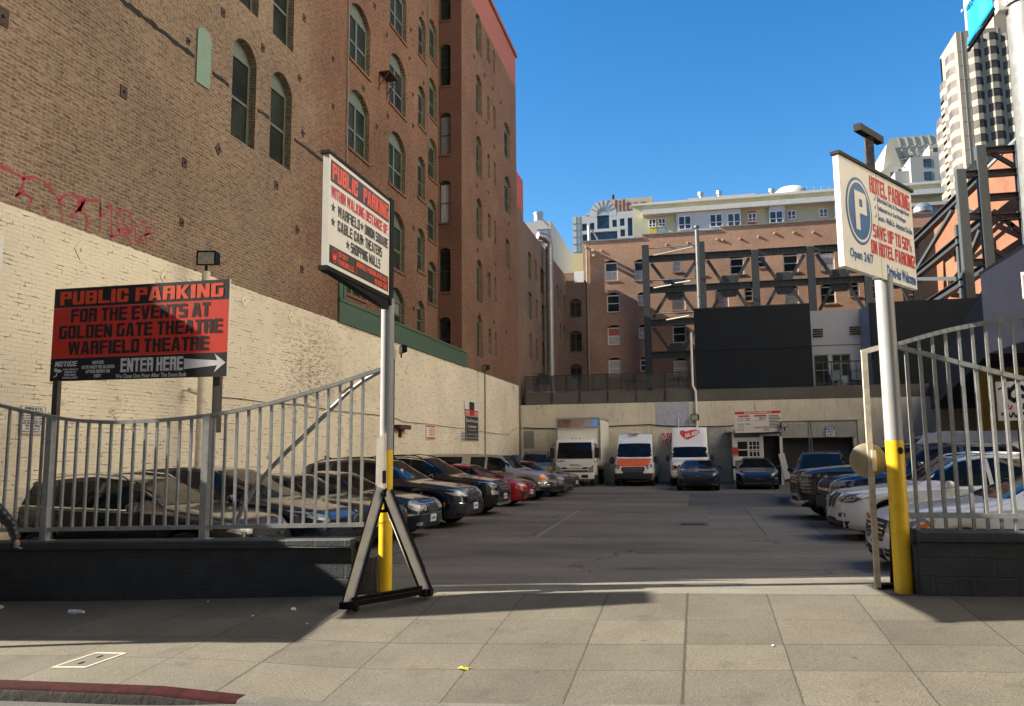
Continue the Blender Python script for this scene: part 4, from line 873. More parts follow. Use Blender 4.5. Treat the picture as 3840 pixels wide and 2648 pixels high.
# ================================================================== the rest of the street: neighbours added outside the view to shade the kerb and bounce the sun back
def street_building(x0, x1, y0, y1, h, m, label, face, nfl, nb):
    t = thing('street_building', label, 'building', ((x0 + x1) / 2, (y0 + y1) / 2, 0))
    b = MB(); b.box(x0, x1, y0, y1, -4, h); b.build('wall', m, t)
    b = MB(); b.box(x0 - .3, x1 + .3, y0 - .3, y1 + .3, h, h + .5); b.build('cornice', m, t)
    for k in range(nfl):
        z = 4.5 + k * (h - 6) / nfl; g = MB()
        for i in range(nb):
            if face == 'x': y = y0 + (y1 - y0) * (i + .5) / nb; g.box(x0 - .04, x0 + .1, y - .5, y + .5, z, z + 1.5)
            else: x = x0 + (x1 - x0) * (i + .5) / nb; g.box(x - .55, x + .55, y1 - .1, y1 + .04, z, z + 1.6)
        g.build('window_row', GLASS, t)
CRF = M('cream_stucco_facade', (.83, .77, .65), .85, var=.04, scale=.4)
street_building(19.6, 38, 3, 43.5, 40, CRF, 'tall cream stucco neighbour right of the lot', 'x', 11, 12)
street_building(-70, -22, -40, -14, 36, BR_FAR, 'dark brick block across the street to the left', 'y', 6, 14)
street_building(-21, 14, -40, -14, 38, BR_FAR, 'brick block straight across the street', 'y', 5, 10)
street_building(15, 60, -40, -14, 40, CRF, 'cream block across the street to the right', 'y', 7, 13)

# ================================================================== buildings far behind
def Z6(x, y, Y): return on_y(1900 + x * .4386, 600 + y * .4386, Y)
def Z7(x, y, Y): return on_y(2840 + x * .4386, 600 + y * .4386, Y)
def Z3(x, y, Y): return on_y(2840 + x * .4386, y * .4386, Y)
# pale stair tower above the left roofs
YW = 88.0
t = thing('rooftop_tower', 'pale grey stair tower with a barred window above the long dark brick roof', 'building', (-17, YW, 0))
a, c, d_ = on_y(1968, 835, YW), on_y(2066, 828, YW), on_x(2095, 868, on_y(2066, 828, YW).x)
WT = M('pale_grey_stucco', (.4, .39, .37), .85, var=.06); b = MB(); b.box(a.x - 6, c.x, YW, YW + 16, 5, c.z); b.build('wall', WT, t)
p, q = on_y(2019, 905, YW), on_y(2056, 862, YW); b = MB(); b.box(p.x, q.x, YW - .04, YW + .1, p.z, q.z); w_ = b.build('window', CURTAIN, t); b = MB()
for k in range(9): x = p.x + (q.x - p.x) * k / 8; b.box(x - .025, x + .025, YW - .25, YW - .2, p.z - .1, p.z + .7)
b.box(p.x - .1, q.x + .1, YW - .27, YW - .2, p.z + .7, p.z + .76); b.box(p.x - .1, q.x + .1, YW - .5, YW, p.z - .18, p.z - .1); b.build('grille', STEEL_L, w_)
b = MB(); b.box(p.x - .12, q.x + .15, YW - .15, YW - .001, q.z, q.z + .12); b.bar((p.x + .6, YW - .2, q.z + 1.15), (q.x + .1, YW - .1, q.z + .35), .16, .1); b.build('bracket', STEEL_L, t)
q = on_y(2020, 828, YW + 2); b = MB(); b.lathe([(.55, 0), (.55, .75), (.62, .8), (.62, 1.0), (.5, 1.1), (0, 1.12)], (q.x, YW + 2, q.z - .1), 'z', 18); b.build('vent', GALV, t, smooth=True)
# yellow-green housing block
YC = 95.0
YEL = stained('pale_yellow_stucco', (.42, .41, .29), rustf=0, amt=.18); PALEB = M('pale_blue_white_panel', (.42, .45, .47), .6, var=.05)
ct = thing('apartment_building', 'pale yellow and white apartment block with bay windows beyond the brick hotel', 'building', (4, YC, 0))
P6 = lambda x, y, Y=YC: Z6(x, y, Y)
x0 = P6(1082, 500).x; x1 = 27.0; zt = P6(1120, 400).z
b = MB(); b.box(x0, x1, YC, YC + 20, 2, zt); b.build('wall', YEL, ct)
zb_ = P6(1170, 490).z; zc = P6(1170, 450).z
b = MB(); b.box(P6(1165, 450).x, x1, YC - 1.1, YC - .002, zb_, zc); b.box(x0 - .1, x1, YC - .5, YC + .5, zt, zt + .25); b.build('cornice', M('pale_cornice', (.45, .45, .41), .7), ct)
def bay(xa, xb, ya, yb, name='bay', wm=PALEB):
    p, q = P6(xa, yb), P6(xb, ya); b = MB(); b.box(p.x, q.x, YC - .8, YC + .001, 10, zb_ - .002); return b.build(name, wm, ct)
bays = [(1458, 1580), (1728, 1850), (1880, 2003)]
b = MB(); p, q = P6(1455, 600), P6(2005, 600); b.box(p.x, q.x, YC - .7, YC + .001, 8, zb_ - .004); b.build('projecting_wall', PALEB, ct)
def cwin(xa, xb, ya, yb, yy, dep=.0, nm='window', gm=GLASS_SKY):
    p, q = on_y(xa, yb, yy), on_y(xb, ya, yy); op = (p.x, q.x, p.z, q.z, 0); PP = lambda u, v, d: Vector((u, yy - .1 + d, v)); window(PP, op, ct, FRAME_W, gm, .09, 1, .35, .1)
for xa, xb, ya, yb in [(1470, 1577, 475, 600), (1738, 1843, 458, 578), (1890, 1998, 452, 572)]: cwin(1900 + xa * .4386, 1900 + xb * .4386, 600 + ya * .4386, 600 + yb * .4386, YC - .72)
for xa, xb, ya, yb in [(1215, 1275, 503, 580), (1298, 1358, 495, 573), (2065, 2133, 452, 530), (2252, 2320, 430, 540)]: cwin(1900 + xa * .4386, 1900 + xb * .4386, 600 + ya * .4386, 600 + yb * .4386, YC)
for xa, xb, ya, yb in [(105, 218, 432, 545), (258, 328, 430, 510), (532, 600, 412, 492), (665, 720, 395, 510)]: cwin(2840 + xa * .4386, 2840 + xb * .4386, 600 + ya * .4386, 600 + yb * .4386, YC - (.72 if xa in (105, 665) else 0))
for xa, xb in ((95, 228), (648, 760)):
    p, q = Z7(xa, 400, YC), Z7(xb, 400, YC); b = MB(); b.box(p.x, q.x, YC - .7, YC + .001, 8, zb_ - .004); b.build('projecting_wall', PALEB, ct)
def colpanel(xa, xb, ya, yb, m): p, q = P6(xa, yb), P6(xb, ya); b = MB(); b.box(p.x, q.x, YC - .03, YC + .01, p.z, q.z); b.build('colour_panel', m, ct)
MUST = M('mustard_panel', (.5, .36, .03), .6); TEAL = M('teal_grey_panel', (.16, .24, .25), .6); REDP = M('red_panel', (.36, .03, .02), .6)
colpanel(1222, 1283, 585, 640, MUST); colpanel(1298, 1365, 578, 640, TEAL); colpanel(2065, 2135, 532, 565, REDP); colpanel(2063, 2132, 436, 452, REDP); colpanel(1298, 1365, 484, 494, TEAL)
p, q = Z7(534, 540, YC), Z7(605, 495, YC); b = MB(); b.box(p.x, q.x, YC - .03, YC + .01, p.z, q.z); b.build('colour_panel', MUST, ct)
for (xa, xb, ya, yb) in [(1108, 1555, 365, 378), (1560, 2115, 298, 372), (2115, 2600, 300, 345)]:
    p, q = Z6(xa, yb, YC + 5), Z6(xb, ya, YC + 5); b = MB(); b.box(p.x, q.x, YC + 5, YC + 12, zt - .5, q.z); b.box(p.x - .1, q.x + .1, YC + 4.9, YC + 12.1, q.z, q.z + .15); b.build('penthouse', WT if xa != 1108 else STEEL_L, ct)
for xa, ya, yb in [(1660, 280, 325), (1817, 268, 318), (2265, 250, 300)]:
    q = Z6(xa, ya, YC + 6); p = Z6(xa, yb, YC + 6); b = MB(); b.tube([(q.x, YC + 6, p.z - 1), (q.x, YC + 6, q.z)], .25, 10); b.lathe([(.25, -.5), (.4, -.4), (.4, 0), (0, .1)], (q.x, YC + 6, q.z), 'z', 10); b.build('roof_vent', GALV, ct)
p, q = Z7(120, 300, YC + 6), Z7(500, 265, YC + 6); b = MB()
for z in (0, .5, 1.0): b.box(p.x, q.x, YC + 6, YC + 6.05, q.z - 1.2 + z, q.z - 1.15 + z)
for k in range(10): x = p.x + (q.x - p.x) * k / 9; b.box(x, x + .06, YC + 6, YC + 6.06, q.z - 2.4, q.z - .1)
b.build('roof_rail', STEEL_L, ct)
for xx in (425, 487, 550, 572, 615): q = Z7(xx, 225, YC + 7); b = MB(); b.tube([(q.x, YC + 7, q.z - 2), (q.x, YC + 7, q.z)], .05, 6); b.build('roof_vent', STEEL_L, ct)
b = MB()
for k in range(5):
    q = Z6(1110 + k * 100, 640, YC); 
q = Z7(290, 300, 112); b = MB(); b.lathe([(2.9, -2), (2.9, 0), (2.6, 1.3), (1.6, 2.2), (0, 2.5)], (q.x, 112, Z7(290, 230, 112).z - 2.5), 'z', 24); tag(b.build('roof_dome', M('pale_concrete', (.45, .44, .4), .8), None, smooth=True), 'pale round dome on a roof behind the apartment block', 'roof')
# hotel with an arched top
YH = 180.0
TILE = M('pale_grey_cladding', (.4, .415, .42), .5, var=.05, scale=.2)
ht = thing('hotel_tower', 'pale clad hotel block with an open arch and dark window bands behind the brick hotel', 'building', (-18, YH, 0))
X6 = lambda x, y=600: Z6(x, y, YH).x
H6 = lambda y, x=820: Z6(x, y, YH).z
PH = lambda u, v, d: Vector((u, YH + d, v))
xa, xb, xr = X6(775), X6(878), X6(1110)
hops = [(X6(645), X6(685), H6(595), H6(533), 0), (X6(712), X6(750), H6(592), H6(530), 0), (X6(905), X6(943), H6(580), H6(518), 0), (X6(970), X6(1009), H6(575), H6(512), 0), (X6(1036), X6(1076), H6(665), H6(510), 0), (X6(648), X6(687), H6(685), H6(625), 0), (X6(715), X6(945), H6(680), H6(612), 0), (X6(972), X6(1011), H6(665), H6(605), 0), (xa, xb, H6(588), H6(472), 0)]
zsh = H6(482, 600); zar = H6(455)
b = MB(); wall(b, PH, X6(565), xr, 5, zsh, hops, 1.0); b.quad((X6(565), YH, 5), (X6(565), YH + 25, 5), (X6(565), YH + 25, zsh), (X6(565), YH, zsh)); b.quad((xr, YH, 5), (xr, YH + 25, 5), (xr, YH + 25, zsh), (xr, YH, zsh)); b.quad((X6(565), YH, zsh), (xr, YH, zsh), (xr, YH + 25, zsh), (X6(565), YH + 25, zsh)); b.build('wall', TILE, ht)
mx = (xa + xb) / 2; ro = (X6(945) - X6(710)) / 2 * .98; ri = (xb - xa) / 2; zc_ = H6(455)
b = MB(); n = 20; o_ = [(mx + ro * math.cos(math.pi * k / n), zc_ + ro * .98 * math.sin(math.pi * k / n)) for k in range(n + 1)]; i_ = [(mx + ri * math.cos(math.pi * k / n), zc_ + ri * .98 * math.sin(math.pi * k / n)) for k in range(n + 1)]
for k in range(n): b.prism([(o_[k][0], YH - .02, o_[k][1]), (o_[k + 1][0], YH - .02, o_[k + 1][1]), (i_[k + 1][0], YH - .02, i_[k + 1][1]), (i_[k][0], YH - .02, i_[k][1])], (0, 4, 0))
b.box(mx - ro, mx - ri, YH - .02, YH + 4, zsh - .5, zc_); b.box(mx + ri, mx + ro, YH - .02, YH + 4, zsh - .5, zc_); b.box(X6(683), mx - ro + .01, YH, YH + 4, zsh - .2, H6(455, 690)); b.box(mx + ro, xr, YH + .02, YH + 4, zsh - .2, H6(440, 1000)); b.build('arch', TILE, ht)
b = MB()
for k in range(1, 8):
    a_ = math.pi * k / 8; b.bar((mx + ri * math.cos(a_), YH - .04, zc_ + ri * math.sin(a_)), (mx + ro * math.cos(a_), YH - .04, zc_ + ro * math.sin(a_)), .12, .06, (0, 1, 0))
for y in (545, 600, 660, 720, 790, 860, 930): b.box(X6(565), X6(640), YH - .06, YH - .01, H6(y, 600) - .06, H6(y, 600) + .06)
for x in (597, 625): b.box(X6(x) - .06, X6(x) + .06, YH - .06, YH - .01, 10, zsh)
b.build('panel_joint', STEEL_L, ht)
for op in hops: b = MB(); b.quad(PH(op[0], op[2], .8), PH(op[1], op[2], .8), PH(op[1], op[3], .8), PH(op[0], op[3], .8)); b.build('window', GLASS_SKY, ht)
p, q = Z6(888, 400, YH + 26), Z6(1250, 312, YH + 26); b = MB(); b.box(p.x, q.x, YH + 26, YH + 40, 20, q.z); b.build('tower_block', M('tan_concrete', (.36, .32, .25), .8, var=.05, scale=.2), ht)
b = MB(); B_ = Board(Z6(905, 450, YH + 25.5), (1, 0, 0), (0, 0, 1)); L_ = (Z6(1100, 450, YH + 25.5) - Z6(905, 450, YH + 25.5)).length; B_.text(b, 'Hilton', -1.2, 0, L_ * 1.75, L_ * .56, 0, bold=.04); b.build('lettering', M('maroon_letters', (.12, .03, .032), .6), ht)
q = Z6(905, 300, YH + 30); b = MB(); b.tube([(q.x, YH + 30, q.z - 3), (q.x, YH + 30, q.z)], .5, 8); b.build('roof_vent', STEEL, ht)
YT2 = 130.0
p, q = Z6(483, 1000, YT2), Z6(572, 802, YT2); b = MB(); b.box(p.x, q.x + 2, YT2, YT2 + 12, 4, q.z); tag(b.build('yellow_block', M('tan_yellow_stucco', (.5, .4, .2), .8, var=.1), None), 'small tan-yellow block between the stair tower and the arched hotel', 'building')
# angular concrete block
YG = 140.0
CONL = M('pale_concrete_panels', (.33, .31, .25), .75, var=.06, scale=.3); CONG = M('grey_concrete_panels', (.26, .26, .25), .75, var=.06, scale=.3)
cc = thing('concrete_building', 'angular pale concrete block with a sloping gridded roof left of the hotel tower', 'building', (36, YG, 0))
z3 = lambda x, y, Y=YG: Z3(x, y, Y)
b = MB(); b.prism([z3(1140, 1180), z3(1535, 1150), z3(1540, 1560, YG), z3(1330, 1430, YG), z3(1210, 1440, YG)], (0, 14, 0)); b.build('sloping_roof', CONL, cc)
b = MB()
for k in range(1, 6): x = 1140 + 395 * k / 6; b.bar(z3(x, 1180 - 30 * k / 6, YG - .05), z3(x + 75, 1440 - 30 * k / 6, YG - .05), .22, .08, (0, 1, 0))
for k in (1, 2): b.bar(z3(1140 + 26 * k, 1180 + 85 * k, YG - .05), z3(1535, 1150 + 85 * k, YG - .05), .22, .08, (0, 1, 0))
b.build('roof_joint', CONG, cc)
b = MB(); b.prism([z3(1080, 1430, YG - 3), z3(1105, 1235, YG - 3), z3(1140, 1180, YG - 3), z3(1230, 1400, YG - 3), z3(1240, 1900, YG - 3), z3(1060, 2300, YG - 3)], (0, 6, 0)); b.build('gable', CONL, cc)
b = MB(); b.prism([z3(960, 1560, YG - 6), z3(1195, 1340, YG - 6), z3(1255, 1450, YG - 6), z3(1255, 2500, YG - 6), z3(960, 2500, YG - 6)], (0, 8, 0)); b.build('gable', CONL, cc)
p, q = z3(1253, 2600, YG - 10), z3(1540, 1440, YG - 10); b = MB(); b.box(p.x, q.x, YG - 10, YG + 2, 4, q.z); b.build('block', CONG, cc)
p, q = z3(1395, 2600, YG - 11), z3(1545, 1325, YG - 11); b = MB(); b.box(p.x, q.x, YG - 11, YG + 1, 4, q.z); b.build('stair_block', CONG, cc)
p, q = z3(1480, 1400, YG - 4), z3(1545, 1235, YG - 4); b = MB(); b.box(p.x, q.x, YG - 4, YG + 3, 30, q.z); b.build('block', CONL, cc)
for (x0, x1, y0, y1) in [(1422, 1482, 1355, 1430), (1428, 1488, 1465, 1540), (1434, 1492, 1560, 1640), (1434, 1500, 1690, 1770), (1440, 1505, 1850, 1900), (1505, 1540, 1260, 1300)]:
    p, q = z3(x0, y1, YG - 11.05), z3(x1, y0, YG - 11.05); b = MB(); b.box(p.x, q.x, YG - 11.05, YG - 10.9, p.z, q.z); b.build('window', GLASS_SKY, cc)
for (x0, x1, y0, y1) in [(1140, 1195, 1468, 1515), (1210, 1222, 1445, 1490), (1228, 1240, 1500, 1560)]:
    p, q = z3(x0, y1, YG - 6.05), z3(x1, y0, YG - 6.05); b = MB(); b.box(p.x, q.x, YG - 6.05, YG - 5.9, p.z, q.z); b.build('window', GLASS_SKY, cc)
p, q = z3(1338, 1760, YG - 10.05), z3(1393, 1720, YG - 10.05); b = MB(); b.box(p.x, q.x, YG - 10.05, YG - 9.9, p.z, q.z); b.build('window', GLASS, cc)
b = MB(); rr_ = random.Random(2)
for k in range(26): p = z3(rr_.uniform(1270, 1450), rr_.uniform(1300, 1440), YG - 8); q = p + Vector((rr_.uniform(-2, 2), rr_.uniform(-1, 1), rr_.uniform(-.4, 1.4))); b.bar(p, q, .07, .07)
b.build('roof_rigging', STEEL_L, cc)
# louvred plant room between
YL = 80.0
lt = thing('plant_room', 'low grey louvred plant room on the roof beside the orange wing', 'building', (20, YL, 0))
p, q = Z7(1300, 520, YL), Z7(1500, 400, YL); b = MB(); b.box(p.x, q.x + 1, YL, YL + 6, 15, q.z); b.build('wall', GREY_PANEL, lt)
b = MB(); 
for k in range(6): z = Z7(1400, 500 - k * 11, YL).z; b.box(p.x + .3, Z7(1485, 450, YL).x, YL - .08, YL + .001, z, z + .16)
b.build('louvre', STEEL, lt)
b = MB(); b.box(p.x - .5, q.x + 1.2, YL - .6, YL + 6, q.z, q.z + .3); b.build('canopy', WT, lt)
q = Z7(1418, 500, 73); b = MB(); b.lathe([(.55, -1.2), (.55, 0), (.75, .1), (.75, .45), (.5, .8), (0, 1.0)], (q.x, 73, q.z + .4), 'z', 20); b.lathe([(.45, -2.2), (.45, -1.2)], (q.x, 73, q.z + .4), 'z', 16); tag(b.build('roof_ventilator', GALV, None, smooth=True), 'round silver roof ventilator at the inner corner of the brick hotel', 'vent')
# hotel tower with stacked bays
TOW = M('cream_precast_concrete', (.25, .215, .165), .75, var=.05, scale=.25); WIN_T = glass('bronze_glass', (.04, .036, .032), .25, .2); WIN_S = M('reflection_tinted_glass', (.1, .085, .075), .3, var=.4, scale=.8, spec=.3)  # WIN_S: paler colour paints in the reflection on the side windows
tw = thing('hotel_tower', 'tall cream hotel tower with stacked bronze bay windows at the upper right', 'building', (52, 160, 0))
YQ = 155.0
q = on_y(3598, 300, YQ); XL = q.x; ztop = on_y(3598, 118, YQ).z
zl = on_y(3540, 500, YQ + 12).z
xR = on_y(3960, 300, YQ).x
b = MB(); b.box(XL, xR, YQ, YQ + 10, 2, ztop); b.prism([(XL - .01, YQ + 10, 2), (XL - .01, YQ + 10, ztop - 3.0), (XL - .01, YQ + 5, ztop), (xR, YQ + 5, ztop), (xR, YQ + 10, 2)], (0, 0.01, 0)) if False else None
yA = on_x(3537, 300, XL).y; zA = on_x(3537, 205, XL).z
b.box(XL, XL + 10, YQ + 10, yA, 2, zA)
yB = on_x(3510, 560, XL).y; zB = on_x(3515, 500, XL).z
b.box(XL, XL + 10, yA, yB, 2, zB); b.build('wall', TOW, tw)
b = MB(); q2 = on_y(3720, 0, YQ + 14); b.box(on_y(3725, 60, YQ + 14).x, xR + 10, YQ + 14, YQ + 30, 20, ztop + 22); b.build('upper_block', TOW, tw)
FLH = 2.66
z0f = [on_y(3700, 600 * 0 + y, YQ).z for y in (150,)][0]
floors = [on_y(3640, 150, YQ).z - FLH * k for k in range(14)]
def bay_front(xc, w, proj, zs_, side=False):
    for z in zs_:
        m_ = MB(); g = MB()
        h0, h1 = z - 1.35, z + .15
        for (za, zb, tgt, gr) in ((h0 - FLH + 1.5, h0, m_, 0), (h0, h1, g, .04)):
            if side: pts = [(XL + .01, xc - w / 2), (XL - proj + gr, xc - w / 2 + proj * 1.6), (XL - proj + gr, xc + w / 2), (XL + .01, xc + w / 2)]
            else: pts = [(xc - w / 2 + gr, YQ + .01), (xc - w / 2 + proj + gr, YQ - proj + gr), (xc + w / 2 - proj - gr, YQ - proj + gr), (xc + w / 2 - gr, YQ + .01)]
            tgt.prism([(x, y, za) for x, y in pts], (0, 0, zb - za))
        m_.build('bay', TOW, tw); g.build('window', WIN_S if side else WIN_T, tw)
for px, w in ((3663, 2.25), (3728, 2.5), (3795, 2.5)):
    x = on_y(px, 300, YQ).x; bay_front(x, w, .75, [on_y(px, 128 + (12 if px < 3700 else 0), YQ).z - FLH * k for k in range(14)])
for py, w, zt0 in ((YQ + 3.1, 3.4, ztop - 3.2), (YQ + 7.3, 3.4, ztop - 6.4)): bay_front(py, w, .8, [zt0 - FLH * k for k in range(13)], True)
for py, w, zt0 in ((yA + 2.0, 3.4, zB + 1.2), (yA - 1.6, 3.2, zB + 3.5)): bay_front(py, w, .8, [zt0 - FLH * k for k in range(8)], True)
b = MB()
for px in (3617, 3690, 3757): x = on_y(px, 300, YQ).x; b.box(x - .05, x + .05, YQ - .05, YQ + .01, 5, ztop)
for z in floors: b.box(XL, xR, YQ - .035, YQ + .005, z - 2.0, z - 1.94)
b.build('panel_joint', CONG, tw)

# ================================================================== fixtures on the left wall
def floodlight(loc, label, yaw=0.0, s=1.0, pole=None):
    t = thing('floodlight', label, 'floodlight', loc, 'floodlights of the parking lot'); L = Vector(loc); c, sn = math.cos(yaw), math.sin(yaw); u, v = Vector((c, sn, 0)), Vector((-sn, c, 0))
    b = MB(); b.prism([L + v * .16 * s - u * .17 * s + Vector((0, 0, .14 * s)), L + v * .16 * s - u * .17 * s - Vector((0, 0, .1 * s)), L - v * .02 * s - u * .21 * s - Vector((0, 0, .15 * s)), L - v * .02 * s - u * .21 * s + Vector((0, 0, .17 * s))], u * .4 * s); b.build('housing', BLACK, t, bevel=.01)
    b = MB(); b.quad(*[L - v * .025 * s + u * a * s + Vector((0, 0, z * s)) for a, z in ((-.17, -.12), (.16, -.12), (.16, .13), (-.17, .13))]); b.build('lens', M('lamp_lens', (.3, .3, .26), .2, var=.3, scale=12), t)
    b = MB(); b.tube([L - Vector((0, 0, .15 * s)), L - Vector((0, 0, .3 * s))], .03 * s, 8); b.build('bracket', BLACK, t)
    return t
p = on_x(775, 970, -9.9); q = on_x(753, 1730, -9.9)
t = floodlight((p.x, p.y, p.z), 'square black floodlight on a cream pipe above the big red sign', .25, 1.0)
b = MB(); b.tube([(p.x, p.y, p.z - .28), (p.x, p.y, 0)], .085, 12); tag(b.build('lamp_pipe', M('cream_pipe', (.62, .56, .44), .6, dirt=(.3, .22, .15, .4)), None, smooth=True), 'cream painted pipe rising behind the big red parking sign', 'pipe')
p = on_x(1505, 1312, -10.2); floodlight(p, 'black floodlight tilted under the green band beside the left pole', -.9, .95)
b = MB(); b.tube([(XW + .03, p.y, p.z - .3), (XW + .03, p.y, .3)], .03, 8); tag(b.build('conduit_pipe', RUSTY, None), 'thin conduit down the cream wall below the green band floodlight', 'pipe')
p = on_x(1818, 1380, -10.1); floodlight(p, 'small black floodlight on a thin pole near the far end of the cream wall', -.6, .9)
b = MB(); b.tube([(p.x, p.y, p.z - .3), (p.x, p.y, 0)], .04, 8); tag(b.build('lamp_pipe', STRUT, None), 'thin cream pole under the farthest floodlight on the left wall', 'pipe')
p = on_y(2605, 1566, YR - .3); t = floodlight((p.x, YR - .3, p.z), 'black floodlight on the white pipe of the cream back wall', 0, 1.1)
b = MB(); b.tube([(p.x - .05, YR - .1, 8.6), (p.x - .05, YR - .1, 5.5), (p.x + .1, YR - .1, 5.2), (p.x + .1, YR - .1, p.z - .3), (p.x + .15, YR - .08, 1)], .07, 8); tag(b.build('drain_pipe', WHITE, None, smooth=True), 'white drain pipe running down beside the dark screen to the back wall', 'pipe')
p = on_y(2543, 1570, YR - .1); b = MB(); b.tube([(p.x, YR - .1, p.z), (p.x, YR - .1, 1.0)], .035, 8); tag(b.build('drain_pipe', WHITE, None), 'thin white pipe beside the STOP HERE sign', 'pipe')
t = floodlight((on_y(2942, 1593, YO - .6).x, YO - .6, on_y(2942, 1593, YO - .6).z), 'wide black floodlight at the right end of the booth price board', .3, 1.0)
CAB = M('black_cable', (.02, .018, .018), .7)
def cable(pts, r, lab): b = MB(); b.tube(pts, r, 6); tag(b.build('cable', CAB, None, smooth=True), lab, 'cable')
cy = [on_x(px, py, XW + .03) for px, py in [(800, 1488), (900, 1495), (1000, 1510), (1130, 1518), (1250, 1540), (1400, 1555), (1490, 1570), (1512, 1582), (1600, 1590), (1690, 1602), (1740, 1608), (1800, 1618), (1870, 1628), (1910, 1630), (1925, 1612), (1947, 1604)]]
cable(cy, .009, 'thin black cable sagging along the cream left wall')
cable([on_y(px, py, YR - .04) for px, py in [(1965, 1604), (2010, 1607), (2090, 1607), (2160, 1606), (2300, 1598), (2440, 1592), (2480, 1597), (2560, 1600), (2700, 1600), (2752, 1596)]], .03, 'black cable stretched across the cream back wall')
p = on_x(1310, 20, XW + .05); b = MB(); b.tube([(XW + .05, p.y, 24), (XW + .05, p.y, 14), (XW + .06, p.y + .02, 8.5)], .018, 6); tag(b.build('cable', STRUT, None), 'pale cable hanging down the brick wall beside the big arched windows', 'cable')
p = on_x(1608, 50, XW + .05); b = MB(); b.tube([(XW + .05, p.y, 25), (XW + .05, p.y, p.z - 2), (XW + .06, p.y + .02, p.z - 6)], .018, 6); tag(b.build('cable', STRUT, None), 'pale cable hanging beside the recess of the brick building', 'cable')
p = on_x(722, 1468, XW + .2); t = thing('security_camera', 'small bullet camera on the cream wall beside the cream pipe', 'camera', p); b = MB(); b.tube([p + Vector((0, -.12, .02)), p + Vector((.06, .1, -.02))], .05, 10); b.build('body', OFFW, t); b = MB(); b.bar((XW, p.y - .05, p.z + .02), p, .03, .03); b.build('bracket', OFFW, t)
q = on_x(1500, 1604, XW + .1); b = MB(); b.box(XW, XW + .25, q.y - .3, q.y + .75, q.z - .05, q.z + .1); b.box(XW, XW + .1, q.y + .1, q.y + .18, q.z - .35, q.z); tag(b.build('wall_bracket', RUSTY, None), 'rusty steel bracket on the cream wall right of the left pole', 'bracket')
def wallsign(px0, py0, px1, py1, label):
    a, c = on_x(px0, py1, XW + .02), on_x(px1, py0, XW + .02); cz = on_x(px0, py0, XW + .02)
    return thing('sign', label, 'sign', a), Board((XW + .02, a.y, a.z), (0, 1, 0), (0, 0, 1)), c.y - a.y, cz.z - a.z
t, B_, w_, h_ = wallsign(70, 1518, 172, 1628, 'white PRIVATE PROPERTY tow-away sign on the cream wall behind the fence')
b = MB(); B_.rect(b, 0, w_, 0, h_, 0, .012); b.build('board', WHITE, t)
b = MB(); B_.text(b, 'PRIVATE', .15 * w_, h_ * .84, w_ * .7, h_ * .1, .014, .05); B_.text(b, 'PROPERTY', .1 * w_, h_ * .72, w_ * .8, h_ * .1, .014, .05)
for k, (s, x, w) in enumerate([('ALL UNAUTHORIZED VEHICLES', .08, .85), ('WILL BE IMPOUNDED AT OWNERS', .06, .88), ('EXPENSE 24 HOURS A DAY', .12, .76), ('GOLDEN GATE TOW', .08, .84), ('415-826-8866', .2, .6), ('SFPD 415-558-1700', .2, .6), ('JUMPSTART  LOCKOUTS  GAS', .08, .8)]):
    B_.text(b, s, x * w_, h_ * (.62 - k * .092), w * w_, h_ * (.075 if k in (3, 4) else .055), .014, .04 if k in (3, 4) else .015)
for u0, u1, v0, v1 in ((.02, .98, .02, .03), (.02, .98, .97, .98), (.02, .035, .03, .97), (.965, .98, .03, .97)): B_.rect(b, u0 * w_, u1 * w_, v0 * h_, v1 * h_, .012, .015)
b.build('lettering', BLACK_S, t)
t, B_, w_, h_ = wallsign(1597, 1592, 1632, 1648, 'small white rate notice with red print on the cream wall')
b = MB(); B_.rect(b, 0, w_, 0, h_, 0, .012); b.build('board', SIGNW, t)
b = MB(); B_.rect(b, .05, w_ - .05, h_ * .85, h_ * .96, .012, .015); B_.rect(b, .05, w_ - .05, h_ * .04, h_ * .16, .012, .015)
for k in range(4): B_.rect(b, w_ * .35, w_ * .75, h_ * (.3 + k * .13), h_ * (.36 + k * .13), .012, .015); B_.rect(b, w_ * .82, w_ * .95, h_ * (.3 + k * .13), h_ * (.36 + k * .13), .012, .015)
b.build('red_print', CRIMSON_S, t)
t, B_, w_, h_ = wallsign(1745, 1557, 1793, 1652, 'black Please Drive Forward See Attendant sign on the cream wall')
b = MB(); B_.rect(b, 0, w_, 0, h_, 0, .02); b.build('board', BLACK_S, t)
b = MB()
for s, y, h, x in [('Please Drive Forward', .74, .13, .05), ('See Attendant', .52, .12, .18), ('Avoid Service Charge', .22, .07, .1), ('Leave Keys in Car Unlocked', .08, .07, .05)]: B_.text(b, s, x * w_, y * h_, (1 - 2 * x) * w_, h * h_, .023, .02)
B_.rect(b, w_ * .2, w_ * .8, h_ * .42, h_ * .435, .02, .024)
for u0, u1, v0, v1 in ((.02, .98, .01, .022), (.02, .98, .978, .99), (.02, .035, .01, .99), (.965, .98, .01, .99)): B_.rect(b, u0 * w_, u1 * w_, v0 * h_, v1 * h_, .02, .024)
b.build('lettering', WHITE, t)
t, B_, w_, h_ = wallsign(1742, 1503, 1792, 1556, 'white and red board with a dark panel just above the black attendant sign')
b = MB(); B_.rect(b, 0, w_, 0, h_, 0, .015); b.build('board', SIGNW, t); b = MB(); B_.rect(b, w_ * .32, w_ * .7, h_ * .4, h_, .015, .02); b.build('dark_print', BLACK_S, t)
b = MB(); B_.rect(b, w_ * .32, w_ * .7, 0, h_ * .4, .015, .02); B_.rect(b, 0, w_ * .3, h_ * .3, h_ * .42, .015, .02); B_.rect(b, w_ * .72, w_, h_ * .3, h_ * .42, .015, .02)
